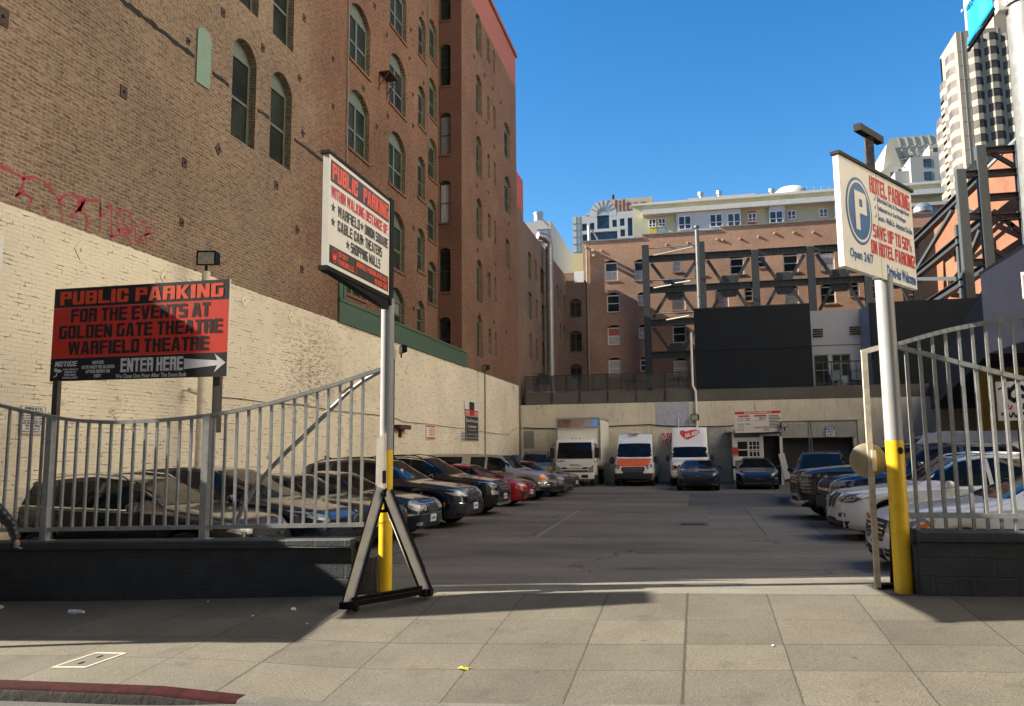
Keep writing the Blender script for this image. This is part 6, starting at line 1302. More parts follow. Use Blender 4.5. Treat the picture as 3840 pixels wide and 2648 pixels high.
# ================================================================== vehicles
def paint(name, col, metal=.25, rough=.3, dust=.12):
    m, nt, p = newmat(name); v = objc(nt)
    geo = nt.nodes.new('ShaderNodeNewGeometry'); up = nd(nt, 'ShaderNodeSeparateXYZ', {0: geo.outputs['Normal']}).outputs[2]
    n = noise(nt, v, 2.5, 5, .65)
    c = mixc(nt, math_(nt, 'MULTIPLY', ramp(nt, n, .4, .75), dust), col, (.3, .27, .22))
    nt.links.new(c, p.inputs['Base Color']); p.inputs['Metallic'].default_value = metal; p.inputs['Roughness'].default_value = rough
    p.inputs['Coat Weight'].default_value = 1.0; p.inputs['Coat Roughness'].default_value = .05; return m
CARGLASS = glass('car_glass', (.006, .008, .01), .04, .25)
TYRE = M('tyre_rubber', (.014, .014, .014), .85, var=.3, scale=20); RIM = M('alloy_rim', (.32, .32, .33), .3, .85); RIMD = M('dark_alloy_rim', (.06, .06, .062), .35, .8)
TRIM = M('black_plastic_trim', (.016, .016, .017), .55); CHROME = M('chrome', (.75, .75, .76), .12, 1.0, var=.03); LAMP = M('headlamp_lens', (.3, .31, .31), .22, .2, var=.5, scale=22, coat=.4); LAMPD = M('smoked_headlamp', (.09, .095, .1), .1, .2, var=.5, scale=18, coat=1.0)
AMBER = M('amber_lens', (.7, .17, .02), .25, coat=.5); TAIL = M('red_lens', (.3, .012, .012), .25, coat=.5); PLATE = M('number_plate', (.62, .63, .62), .45, var=.12, scale=30)
UNDER = M('underbody_black', (.006, .006, .006), .95)
def smooth_curve(pts, L, sig=.05):
    g = np.arange(-.6, L + .6, .02); v = np.interp(g, [p[0] for p in pts], [p[1] for p in pts])
    k = np.exp(-.5 * (np.arange(-12, 13) * .02 / sig) ** 2); k /= k.sum()
    vv = np.convolve(np.pad(v, 12, mode='edge'), k, 'valid'); return lambda s: float(np.interp(s, g, vv))
wheel_cache = {}
def wheel_mesh(Rr, w, style):
    k = (Rr, w, style)
    if k in wheel_cache: return wheel_cache[k]
    t = MB(); ri = Rr * (.70 if style != 'steel' else .62)
    t.lathe([(ri, -w / 2 + .01), (ri + .02, -w / 2), (Rr - .03, -w / 2 + .005), (Rr, -w / 2 + .03), (Rr, w / 2 - .03), (Rr - .03, w / 2 - .005), (ri + .02, w / 2), (ri, w / 2 - .01)], (0, 0, 0), 'y', 36)
    r = MB(); r.lathe([(ri, w / 2 - .012), (ri - .012, w / 2 - .003), (ri - .03, w / 2 - .02), (ri - .035, -w / 2 + .05)], (0, 0, 0), 'y', 36)
    r.lathe([(0, w / 2 - .015), (.055, w / 2 - .018), (.065, w / 2 - .05)], (0, 0, 0), 'y', 20)
    n = {'five': 5, 'multi': 10, 'steel': 8}[style]
    for i in range(n):
        a = 6.2832 * i / n; d = Vector((math.cos(a), 0, math.sin(a))); q = Vector((-d.z, 0, d.x))
        for off in ((-.028, .028) if style != 'steel' else (0,)):
            r.obox(d * (.05 + (ri - .05) / 2) + q * off * (1.2 if style == 'five' else .5) + Vector((0, w / 2 - .035, 0)), d * ((ri - .06) / 2), q * (.02 if style == 'five' else .013 if style == 'multi' else .035), Vector((0, .014, 0)))
    bd = MB(); bd.lathe([(0, w / 2 - .085), (ri - .03, w / 2 - .085)], (0, 0, 0), 'y', 24)
    wheel_cache[k] = (t, r, bd); return wheel_cache[k]

class Car:
    def __init__(s, label, cat, body, L, W_, top, belt, plan=None, wr=.66, sf=.9, sr=None, Rw=.33, arch=None, z0=.2, lean=.12, rim='five', rimm=None, name='parked_car', group=None, trim=None, crown=.05, roofrange=None):
        s.L, s.W, s.Rw = L, W_, Rw; s.arch = arch or Rw + .05; s.sf = sf; s.sr = sr if sr else L - 1.0
        s.t = thing(name, label, cat, (0, 0, 0), group); s.paint = body
        s.top = smooth_curve(top, L); s.belt = smooth_curve(belt, L, .08)
        hw = W_ / 2; plan = plan or [(0, .74), (.1, .84), (.3, .94), (.7, .99), (1.1, 1), (L - 1.0, 1), (L - .4, .955), (L - .12, .87), (L, .78)]
        s.plan = smooth_curve([(a, b_ * hw) for a, b_ in plan], L, .05); s.wr = wr; s.z0 = z0; s.lean = lean; s.crown = crown
        s.bottom = smooth_curve([(0, z0 + .05), (.35, z0), (L - .4, z0 + .02), (L, z0 + .1)], L, .05)
        st = set(np.linspace(0, L, 84).tolist())
        for c in (s.sf, s.sr):
            for f in (-1.0, -.999, -.97, -.9, -.75, -.55, -.3, 0, .3, .55, .75, .9, .97, .999, 1.0): st.add(c + f * s.arch)
        st = sorted(x for x in st if 0 <= x <= L); s.st = st
        prof = [s.section(x) for x in st]; n = len(prof[0]); rings = []
        def full(P, x, k=1.0, dx=0.0):
            zc = (P[0][1] + P[-1][1]) / 2; out = []
            for y, z in P: out.append((y * k, zc + (z - zc) * k))
            pts = [(-y, z) for y, z in out] + [(y, z) for y, z in out[::-1][1:]]
            r_ = []
            for y, z in pts:
                xx = L / 2 - x + dx
                if x < .6: xx -= s.lean * max(0, z - .55) * (1 - x / .6); xx -= .25 * max(0, .34 - z) * (1 - x / .6)
                if x > L - .5: xx += s.lean * .5 * max(0, z - .6) * (1 - (L - x) / .5)
                r_.append(Vector((xx, y, z)))
            return r_
        rings = [full(prof[0], 0, .42, .05), full(prof[0], 0, .8, .035), full(prof[0], 0, .94, .018)] + [full(p, x) for p, x in zip(prof, st)] + [full(prof[-1], L, .94, -.018), full(prof[-1], L, .8, -.035), full(prof[-1], L, .42, -.045)]
        m = len(rings[0]); mb = MB(); mb.v = [v for r_ in rings for v in r_]
        fs = []; under = []
        for i in range(len(rings) - 1):
            for j in range(m - 1): fs.append([i * m + j, (i + 1) * m + j, (i + 1) * m + j + 1, i * m + j + 1])
            under.append([i * m + m - 1, (i + 1) * m + m - 1, (i + 1) * m, i * m])
        fs.append(list(range(m))); fs.append([(len(rings) - 1) * m + j for j in range(m)][::-1])
        mb.f = fs; s.bvh = BVHTree.FromPolygons([v[:] for v in mb.v], fs + under)
        s.body = mb.build('body', body, s.t, smooth=True, sharp=40)
        u = MB(); u.v = list(mb.v); u.f = under; u.build('underbody', UNDER, s.t)
        u = MB(); u.box(L / 2 - s.L * .93, L / 2 - s.L * .07, -hw * .66, hw * .66, z0 + .02, z0 + .3); u.build('floor_pan', UNDER, s.t)
        for c in (s.sf, s.sr):
            for sg in (-1, 1):
                t_, r_, bd = wheel_mesh(Rw, .23, rim)
                def put(src, nm, mm, par):
                    o = MB(); o.v = [Vector((v.x + L / 2 - c, v.y * sg + sg * (hw - .125), v.z + Rw)) for v in src.v]; o.f = src.f; return o.build(nm, mm, par, smooth=True, sharp=30)
                w_ = put(t_, 'wheel', TYRE, s.t); put(r_, 'rim', rimm or RIM, w_); put(bd, 'brake_disc', UNDER, w_)
        if trim:
            for c in (s.sf, s.sr):
                ring = [(c + (s.arch + .055) * math.cos(a), Rw + (s.arch + .055) * math.sin(a)) for a in np.linspace(.12, math.pi - .12, 18)] + [(c + (s.arch + .003) * math.cos(a), Rw + (s.arch + .003) * math.sin(a)) for a in np.linspace(math.pi - .12, .12, 18)]
                s.strip('wheel_arch_trim', trim, 'S', ring, .012)
    def section(s, x):
        L = s.L; hw = s.plan(x); zb = s.bottom(x)
        for c in (s.sf, s.sr):
            d = abs(x - c)
            if d < s.arch: zb = max(zb, s.Rw + math.sqrt(max(0, s.arch ** 2 - d * d)))
        zB, zT = s.belt(x), s.top(x); zB = max(zB, zb + .12); zT = max(zT, zB + .02)
        g = min(1, max(0, (zT - zB - .05) / .3)); tw = hw * .9 * (1 - g) + min(hw * .93, s.wr) * g; c = min(s.crown + .02 * g, .6 * (zT - zB)) if g > 0 else .6 * (zT - zB)
        P = [(hw * .9, zb), (hw * .955, zb + min(.05, (zB - zb) * .2))]; za, zz = P[-1][1], zB - .03
        for t in (.12, .25, .4, .55, .7, .78, .88): P.append((hw * (.955 + .045 * math.sin(math.pi * min(1, .08 + t * .78))), za + (zz - za) * t))
        P += [(hw * .985, zB - .025), (hw * .965, zB - .004), (hw * .945, zB + .008 * g)]
        y0, z0_ = P[-1]; y1, z1 = tw, zT - c
        for t in (.2, .45, .7, .88): P.append((y0 + (y1 - y0) * t + .018 * g * math.sin(math.pi * t), z0_ + (z1 - z0_) * t))
        for a in (0, 12, 26, 42, 60, 90): a = R(a); P.append((tw * (.90 + .1 * math.cos(a)) if a < R(43) else tw * (.974 * (1 - (a - R(42)) / R(48))), z1 + c * (math.sin(a) if a < R(43) else .669 + .331 * (1 - ((R(90) - a) / R(48)) ** 2))))
        return P
    def proj(s, ax, p, sg=1):
        if ax == 'F': o, d, b = Vector((s.L, p[0], p[1])), Vector((-1, 0, 0)), s.L
        elif ax == 'R': o, d = Vector((-s.L, p[0], p[1])), Vector((1, 0, 0))
        elif ax == 'T': o, d = Vector((s.L / 2 - p[0], p[1], 4)), Vector((0, 0, -1))
        else: o, d = Vector((s.L / 2 - p[0], sg * 3, p[1])), Vector((0, -sg, 0))
        h = s.bvh.ray_cast(o, d)
        if h[0] is None:
            q = Vector((p[0] if False else o.x if ax in 'ST' else 0, o.y, o.z)); 
            h = s.bvh.find_nearest(Vector((0, o.y, o.z)) if ax in 'FR' else Vector((o.x, 0, o.z)) if ax == 'S' else Vector((o.x, o.y, .9)))
        return h[0], -d, h[1]
    def strip(s, name, m, ax, poly, off=.008, mirror=False, parent=None, maxlen=.11, both=True):
        res = []
        for sg in ((1, -1) if (ax == 'S' and both) or mirror else (1,)):
            P = [(p[0] * (sg if mirror else 1), p[1]) for p in poly]
            bm = bmesh.new(); f = bm.faces.new([bm.verts.new((p[0], p[1], 0)) for p in P]); bmesh.ops.triangulate(bm, faces=bm.faces)
            for _ in range(5):
                es = [e for e in bm.edges if e.calc_length() > maxlen]
                if not es: break
                bmesh.ops.subdivide_edges(bm, edges=es, cuts=1); bmesh.ops.triangulate(bm, faces=bm.faces)
            bvs = list(bm.verts); hit = [s.proj(ax, (v.co.x, v.co.y), sg if ax == 'S' else 1) for v in bvs]
            bed = [e for e in bm.edges if len(e.link_faces) == 1]
            for i, v in enumerate(bvs): v.index = i
            mb = MB(); nv = len(bvs); N_ = [(h[1] * .5 + h[2] * (.5 if h[2].dot(h[1]) > 0 else -.5)).normalized() for h in hit]
            mb.v = [h[0] + n_ * off for h, n_ in zip(hit, N_)] + [h[0] - n_ * .004 for h, n_ in zip(hit, N_)]
            mb.f = [[v.index for v in f_.verts] for f_ in bm.faces] + [[e.verts[0].index, e.verts[1].index, e.verts[1].index + nv, e.verts[0].index + nv] for e in bed]
            bm.free(); res.append(mb.build(name, m, parent or s.t, smooth=True, sharp=50))
        return res
    # ---- glazing worked out from the profile
    def zrail(s, x, dz=.075): return s.top(x) - dz
    def side_glass(s, ranges, lo=.03, dz=.085, trim=None):
        for (a, b_) in ranges:
            xs = np.linspace(a, b_, 14); bt = [(x, s.belt(x) + lo) for x in xs]; tp = [(x, max(s.zrail(x, dz), s.belt(x) + lo + .012)) for x in xs]
            s.strip('side_window', CARGLASS, 'S', bt + tp[::-1], .006)
        if trim:
            a, b_ = ranges[0][0], ranges[-1][1]; xs = np.linspace(a, b_, 16); s.strip('window_trim', trim, 'S', [(x, s.belt(x) + lo - .03) for x in xs] + [(x, s.belt(x) + lo - .006) for x in xs[::-1]], .009)
    def windscreen(s, a, b_, wb=.86, wt=.84):
        za, zb = s.top(a) + .015, s.top(b_) - .02; ya, yb = s.plan(a) * wb, min(s.wr * .93, s.plan(b_) * wt); n = 9
        P = []
        for k in range(n + 1): t = k / n; P.append((ya * (1 - 2 * t), za - .03 * (1 - (1 - 2 * t) ** 2) * 0 + .015 * abs(1 - 2 * t) ** 2))
        for k in range(n + 1): t = k / n; P.append((yb * (-1 + 2 * t), zb - .02 * abs(1 - 2 * t) ** 2))
        return s.strip('windscreen', CARGLASS, 'F', P, .007, maxlen=.14)
    def rear_window(s, a, b_, w_=.78):
        P = [(s.wr * w_, s.top(a) - .05), (-s.wr * w_, s.top(a) - .05), (-s.plan(b_) * w_, s.top(b_) + .03), (s.plan(b_) * w_, s.top(b_) + .03)]; return s.strip('rear_window', CARGLASS, 'R', P, .007, maxlen=.16)
    def mirrors(s, x, z=None, m=None, dy=.1, sz=(.08, .11, .075)):
        z = z or s.belt(x) + .07
        for sg in (-1, 1):
            b = MB(); c = Vector((s.L / 2 - x, sg * (s.plan(x) * .96 + dy), z)); rr = [(.0, -1.0), (.75, -.8), (1, -.2), (1, .35), (.8, .85), (.0, 1.0)]
            n = 12
            for r_, h in rr:
                for k in range(n):
                    a = 6.283 * k / n; b.v.append(c + Vector((sz[0] * (h if h < .35 else .35 + (h - .35) * .4), sg * sz[1] * math.copysign(abs(math.cos(a)) ** .7, math.cos(a)) * r_, sz[2] * math.copysign(abs(math.sin(a)) ** .7, math.sin(a)) * r_)))
            for i in range(5):
                for k in range(n): b.f.append([i * n + k, i * n + (k + 1) % n, (i + 1) * n + (k + 1) % n, (i + 1) * n + k])
            b.bar(c - Vector((0, sg * sz[1] * .8, .01)), c - Vector((-.03, sg * (dy + .05), .06)), .05, .035); b.build('mirror', m or s.paint, s.t, smooth=True)
    def seams(s, xs_, z0=.36):
        for x in xs_: s.strip('door_seam', UNDER, 'S', [(x - .004, z0), (x + .004, z0), (x + .004, s.belt(x) - .005), (x - .004, s.belt(x) - .005)], .0025)
    def handles(s, xs_, dz=.12, m=None):
        for x in xs_: z = s.belt(x) - dz; s.strip('door_handle', m or s.paint, 'S', [(x - .1, z - .014), (x + .1, z - .014), (x + .1, z + .018), (x - .1, z + .018)], .025)
    def plate(s, z, ax='F', x=0): s.strip('number_plate', PLATE, ax, [(x - .15, z - .075), (x + .15, z - .075), (x + .15, z + .075), (x - .15, z + .075)], .02); s.strip('plate_number', BLUE_S, ax, [(x - .1, z - .025), (x + .1, z - .025), (x + .1, z + .02), (x - .1, z + .02)], .022)
    def rails(s, a, b_, m=None):
        for sg in (-1, 1):
            pts = [Vector((s.L / 2 - x, sg * (s.wr * .93), s.top(x) - .025 + (.05 if a + .15 < x < b_ - .1 else .0))) for x in np.linspace(a, b_, 10)]; b = MB(); b.tube(pts, .017, 6); b.build('roof_rail', m or TRIM, s.t, smooth=True)
    def put(s, nose, deg, dz=None):
        a = R(deg); h = Vector((math.cos(a), math.sin(a), 0)); o = Vector((nose[0], nose[1], 0)) - h * (s.L / 2)
        z = lot_z(o.x, o.y) if dz is None else dz
        place(s.t, (o.x, o.y, z), a); return s

def suv(label, mat, L=4.7, W_=1.9, H=1.68, z0=.22, Rw=.37, hood=1.02, cowl=1.35, wst=2.05, rim='five', rimm=None, cat='car', trimm=None, belt_=1.02, rear=.98, **kw):
    c = Car(label, cat, mat, L, W_, [(0, hood - .2), (.12, hood - .08), (.5, hood - .02), (cowl, hood + .1), (wst, H - .06), (wst + .6, H), (L - 1.1, H - .04), (L - .45, H - .12), (L - .18, H - .5), (L - .02, rear - .05), (L, .8)],
            [(0, hood - .26), (.15, hood - .13), (.6, hood - .07), (cowl, belt_ - .02), (L * .6, belt_ + .02), (L - .5, belt_ + .06), (L - .1, belt_ - .05), (L, .75)], wr=W_ * .335, sf=.88, sr=L - 1.0, Rw=Rw, z0=z0, rim=rim, rimm=rimm, trim=trimm, **kw)
    c.windscreen(cowl + .02, wst + .02); c.side_glass([(cowl + .42, cowl + 1.2), (cowl + 1.28, cowl + 2.1), (cowl + 2.18, L - .62)]); c.rear_window(L - .42, L - .14)
    c.mirrors(cowl + .45); c.seams([cowl + .1, cowl + 1.24, cowl + 2.15]); c.handles([cowl + 1.05, cowl + 1.95])
    return c
def sedan(label, mat, L=4.7, W_=1.82, H=1.45, z0=.18, Rw=.33, hood=.9, cowl=1.3, wst=2.05, rim='multi', rimm=None, coupe=False, belt_=.93, deck=1.02, cat='car', **kw):
    c = Car(label, cat, mat, L, W_, [(0, hood - .2), (.12, hood - .1), (.5, hood - .03), (cowl, hood + .07), (wst, H - .05), (wst + .5, H), (L - 1.75, H - .04), (L - .72, deck + .06), (L - .5, deck + .02), (L - .08, deck - .04), (L, deck - .2)],
            [(0, hood - .26), (.15, hood - .15), (.6, hood - .08), (cowl, belt_ - .02), (L * .6, belt_), (L - .7, deck - .05), (L - .1, deck - .1), (L, deck - .28)], wr=W_ * .315, sf=.88, sr=L - 1.05, Rw=Rw, z0=z0, rim=rim, rimm=rimm, **kw)
    c.windscreen(cowl + .02, wst + .02); c.side_glass([(cowl + .45, cowl + 1.25), (cowl + 1.33, cowl + 2.05)] if not coupe else [(cowl + .45, cowl + 1.4), (cowl + 1.47, cowl + 1.95)]); c.rear_window(L - 1.65, L - .78)
    c.mirrors(cowl + .42); c.seams([cowl + .1, cowl + 1.29]); c.handles([cowl + 1.1, cowl + 1.9] if not coupe else [cowl + 1.25])
    return c
def el(c, r0, r1, n=16, a0=0, a1=6.2832): return [(c[0] + r0 * math.cos(a0 + (a1 - a0) * k / n), c[1] + r1 * math.sin(a0 + (a1 - a0) * k / n)) for k in range(n)]

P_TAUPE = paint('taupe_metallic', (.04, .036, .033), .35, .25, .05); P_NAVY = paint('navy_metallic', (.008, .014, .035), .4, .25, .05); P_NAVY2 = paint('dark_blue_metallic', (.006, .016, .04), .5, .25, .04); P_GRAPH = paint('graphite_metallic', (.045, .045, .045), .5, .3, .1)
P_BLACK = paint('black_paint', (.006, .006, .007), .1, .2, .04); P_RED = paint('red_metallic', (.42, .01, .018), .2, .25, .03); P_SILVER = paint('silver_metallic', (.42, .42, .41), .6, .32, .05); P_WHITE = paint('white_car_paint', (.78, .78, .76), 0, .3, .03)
P_DRED = paint('dark_red_metallic', (.1, .008, .012), .4, .25, .04); P_CHAMP = paint('champagne_metallic', (.17, .15, .12), .5, .35, .1); P_BLUE = paint('deep_blue_paint', (.006, .02, .06), .3, .2, .02); P_ORANGE = M('orange_vinyl', (.62, .11, .012), .5, var=.06)
GRP_L = 'cars parked nose out along the left wall'; GRP_R = 'cars parked nose out along the right side'

# 1 taupe crossover
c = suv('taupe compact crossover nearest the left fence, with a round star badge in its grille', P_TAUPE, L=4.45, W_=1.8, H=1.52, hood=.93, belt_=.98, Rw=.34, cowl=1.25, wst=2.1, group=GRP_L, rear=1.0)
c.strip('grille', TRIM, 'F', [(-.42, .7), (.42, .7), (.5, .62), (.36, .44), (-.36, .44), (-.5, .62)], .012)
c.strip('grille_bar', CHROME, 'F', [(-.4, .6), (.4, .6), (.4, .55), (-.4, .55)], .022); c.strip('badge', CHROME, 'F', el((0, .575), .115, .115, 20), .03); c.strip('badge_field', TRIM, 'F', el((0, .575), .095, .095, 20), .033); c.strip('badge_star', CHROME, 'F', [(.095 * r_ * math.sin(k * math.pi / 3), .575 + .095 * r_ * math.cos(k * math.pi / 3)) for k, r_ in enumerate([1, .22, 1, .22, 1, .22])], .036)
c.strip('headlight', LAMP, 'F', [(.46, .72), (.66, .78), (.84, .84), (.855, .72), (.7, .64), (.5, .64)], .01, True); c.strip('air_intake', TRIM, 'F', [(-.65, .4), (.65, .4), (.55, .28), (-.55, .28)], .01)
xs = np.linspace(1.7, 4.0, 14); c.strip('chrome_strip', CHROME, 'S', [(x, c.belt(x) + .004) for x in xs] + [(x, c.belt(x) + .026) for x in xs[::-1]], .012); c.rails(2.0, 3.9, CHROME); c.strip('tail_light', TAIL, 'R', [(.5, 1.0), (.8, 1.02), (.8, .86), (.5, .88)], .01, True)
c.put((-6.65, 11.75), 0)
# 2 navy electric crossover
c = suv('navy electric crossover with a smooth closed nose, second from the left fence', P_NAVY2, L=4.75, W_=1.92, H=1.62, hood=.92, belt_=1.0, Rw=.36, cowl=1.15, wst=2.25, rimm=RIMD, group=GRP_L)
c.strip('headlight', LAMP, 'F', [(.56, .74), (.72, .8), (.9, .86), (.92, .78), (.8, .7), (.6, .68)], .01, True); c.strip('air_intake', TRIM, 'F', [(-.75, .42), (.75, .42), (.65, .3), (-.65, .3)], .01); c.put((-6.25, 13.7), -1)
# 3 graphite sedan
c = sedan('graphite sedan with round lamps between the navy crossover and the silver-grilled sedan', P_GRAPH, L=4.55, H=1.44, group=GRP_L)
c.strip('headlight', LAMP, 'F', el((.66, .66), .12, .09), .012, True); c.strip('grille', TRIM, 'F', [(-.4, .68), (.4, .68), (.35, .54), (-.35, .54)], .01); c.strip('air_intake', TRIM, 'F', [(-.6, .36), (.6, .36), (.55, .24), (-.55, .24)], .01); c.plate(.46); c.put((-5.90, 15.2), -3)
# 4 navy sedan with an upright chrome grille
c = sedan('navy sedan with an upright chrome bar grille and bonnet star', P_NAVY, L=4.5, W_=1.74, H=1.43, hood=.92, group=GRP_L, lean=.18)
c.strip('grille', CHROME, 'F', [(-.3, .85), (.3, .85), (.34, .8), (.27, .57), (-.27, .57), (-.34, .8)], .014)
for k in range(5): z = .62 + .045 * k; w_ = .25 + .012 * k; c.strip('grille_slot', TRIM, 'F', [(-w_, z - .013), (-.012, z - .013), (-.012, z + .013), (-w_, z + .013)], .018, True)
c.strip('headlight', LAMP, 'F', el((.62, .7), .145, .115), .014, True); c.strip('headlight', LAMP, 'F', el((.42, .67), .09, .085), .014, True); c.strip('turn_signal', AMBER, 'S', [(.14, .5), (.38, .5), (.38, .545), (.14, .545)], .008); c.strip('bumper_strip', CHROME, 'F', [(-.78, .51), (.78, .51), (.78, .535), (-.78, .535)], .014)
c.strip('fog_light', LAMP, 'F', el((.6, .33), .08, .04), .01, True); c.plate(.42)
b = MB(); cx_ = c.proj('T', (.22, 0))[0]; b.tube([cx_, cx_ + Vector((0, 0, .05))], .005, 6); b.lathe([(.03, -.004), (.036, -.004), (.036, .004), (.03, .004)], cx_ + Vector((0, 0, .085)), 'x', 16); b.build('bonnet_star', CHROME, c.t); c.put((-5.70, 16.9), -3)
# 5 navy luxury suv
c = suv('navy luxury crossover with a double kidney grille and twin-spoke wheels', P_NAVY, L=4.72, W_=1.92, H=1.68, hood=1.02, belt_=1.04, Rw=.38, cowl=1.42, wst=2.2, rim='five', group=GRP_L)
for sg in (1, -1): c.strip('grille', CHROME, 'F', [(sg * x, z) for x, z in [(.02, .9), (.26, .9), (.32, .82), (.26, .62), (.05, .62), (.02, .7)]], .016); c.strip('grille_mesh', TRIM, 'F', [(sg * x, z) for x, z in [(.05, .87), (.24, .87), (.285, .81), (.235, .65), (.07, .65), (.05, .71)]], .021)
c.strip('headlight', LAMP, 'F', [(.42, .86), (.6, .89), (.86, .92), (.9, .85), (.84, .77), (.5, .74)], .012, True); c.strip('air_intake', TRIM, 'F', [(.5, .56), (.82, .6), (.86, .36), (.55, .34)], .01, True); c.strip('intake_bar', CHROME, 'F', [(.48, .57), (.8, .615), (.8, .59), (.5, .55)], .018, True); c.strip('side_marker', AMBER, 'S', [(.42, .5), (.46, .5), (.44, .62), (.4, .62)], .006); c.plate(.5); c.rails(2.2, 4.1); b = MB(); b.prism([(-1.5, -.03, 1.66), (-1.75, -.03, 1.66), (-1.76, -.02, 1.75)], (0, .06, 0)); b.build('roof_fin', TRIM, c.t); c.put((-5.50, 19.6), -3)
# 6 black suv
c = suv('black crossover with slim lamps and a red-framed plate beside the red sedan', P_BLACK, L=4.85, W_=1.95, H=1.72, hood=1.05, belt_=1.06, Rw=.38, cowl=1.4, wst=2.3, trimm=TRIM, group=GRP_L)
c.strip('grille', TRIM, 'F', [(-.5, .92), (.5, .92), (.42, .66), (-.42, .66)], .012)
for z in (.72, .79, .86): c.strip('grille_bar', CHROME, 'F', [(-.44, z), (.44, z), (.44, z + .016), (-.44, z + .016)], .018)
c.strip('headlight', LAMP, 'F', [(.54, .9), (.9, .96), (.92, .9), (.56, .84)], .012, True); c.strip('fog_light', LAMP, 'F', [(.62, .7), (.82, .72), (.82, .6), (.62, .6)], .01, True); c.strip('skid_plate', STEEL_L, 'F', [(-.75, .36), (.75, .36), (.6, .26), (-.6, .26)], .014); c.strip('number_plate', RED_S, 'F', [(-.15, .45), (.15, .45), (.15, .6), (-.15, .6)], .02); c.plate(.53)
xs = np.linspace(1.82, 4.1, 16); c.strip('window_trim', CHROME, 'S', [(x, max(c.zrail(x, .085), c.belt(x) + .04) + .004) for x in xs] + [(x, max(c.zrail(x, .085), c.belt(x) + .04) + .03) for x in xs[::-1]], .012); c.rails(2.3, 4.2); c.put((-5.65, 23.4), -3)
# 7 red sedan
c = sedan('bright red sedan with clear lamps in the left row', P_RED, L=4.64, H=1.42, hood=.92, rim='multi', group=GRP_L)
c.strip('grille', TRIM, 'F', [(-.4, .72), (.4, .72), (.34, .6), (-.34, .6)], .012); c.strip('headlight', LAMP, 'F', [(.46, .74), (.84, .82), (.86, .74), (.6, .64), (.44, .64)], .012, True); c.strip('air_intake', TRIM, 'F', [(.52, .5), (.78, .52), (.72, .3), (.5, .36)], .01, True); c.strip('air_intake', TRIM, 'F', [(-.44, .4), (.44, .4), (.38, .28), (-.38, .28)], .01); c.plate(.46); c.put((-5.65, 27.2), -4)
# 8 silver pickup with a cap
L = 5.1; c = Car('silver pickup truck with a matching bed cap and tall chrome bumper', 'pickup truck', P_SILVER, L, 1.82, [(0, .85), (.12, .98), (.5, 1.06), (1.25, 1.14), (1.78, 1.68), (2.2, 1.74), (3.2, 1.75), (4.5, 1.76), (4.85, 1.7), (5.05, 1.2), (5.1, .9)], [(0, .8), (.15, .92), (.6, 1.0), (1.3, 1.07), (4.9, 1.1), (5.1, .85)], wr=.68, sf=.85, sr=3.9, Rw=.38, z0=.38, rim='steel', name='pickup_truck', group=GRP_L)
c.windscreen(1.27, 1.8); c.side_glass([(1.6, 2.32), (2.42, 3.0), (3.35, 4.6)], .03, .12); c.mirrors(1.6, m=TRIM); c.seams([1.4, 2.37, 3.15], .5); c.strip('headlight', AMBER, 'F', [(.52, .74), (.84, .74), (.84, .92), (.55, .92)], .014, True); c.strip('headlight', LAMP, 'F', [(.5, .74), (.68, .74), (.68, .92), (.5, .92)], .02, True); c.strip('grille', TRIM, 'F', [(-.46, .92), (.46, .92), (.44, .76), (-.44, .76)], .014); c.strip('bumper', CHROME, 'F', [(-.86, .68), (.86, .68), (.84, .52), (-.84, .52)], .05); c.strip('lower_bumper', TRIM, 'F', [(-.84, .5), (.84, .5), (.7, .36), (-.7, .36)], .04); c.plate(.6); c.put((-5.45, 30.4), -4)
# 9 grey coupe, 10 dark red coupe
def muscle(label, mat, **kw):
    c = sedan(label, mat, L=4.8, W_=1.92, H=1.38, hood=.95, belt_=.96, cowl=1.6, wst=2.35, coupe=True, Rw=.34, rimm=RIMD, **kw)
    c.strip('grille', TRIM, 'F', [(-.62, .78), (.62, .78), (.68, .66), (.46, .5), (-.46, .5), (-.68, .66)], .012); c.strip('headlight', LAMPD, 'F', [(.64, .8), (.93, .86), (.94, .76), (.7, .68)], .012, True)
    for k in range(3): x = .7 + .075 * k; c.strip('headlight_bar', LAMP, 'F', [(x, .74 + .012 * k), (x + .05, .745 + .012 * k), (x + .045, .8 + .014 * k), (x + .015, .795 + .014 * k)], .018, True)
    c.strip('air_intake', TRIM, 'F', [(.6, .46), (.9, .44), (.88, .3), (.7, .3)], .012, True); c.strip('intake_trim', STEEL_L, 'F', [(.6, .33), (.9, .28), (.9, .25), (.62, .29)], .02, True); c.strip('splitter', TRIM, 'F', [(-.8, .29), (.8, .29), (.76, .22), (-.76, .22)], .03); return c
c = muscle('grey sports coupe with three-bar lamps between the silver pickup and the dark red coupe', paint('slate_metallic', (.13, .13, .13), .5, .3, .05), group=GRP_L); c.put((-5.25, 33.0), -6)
c = sedan('dark red car farthest along the left row, just before the box truck', P_DRED, L=4.5, H=1.42, group=GRP_L); c.strip('headlight', LAMP, 'F', [(.5, .74), (.84, .8), (.84, .7), (.52, .64)], .012, True); c.strip('grille', TRIM, 'F', [(-.45, .7), (.45, .7), (.38, .5), (-.38, .5)], .012); c.plate(.46); c.put((-5.35, 35.6), -6)
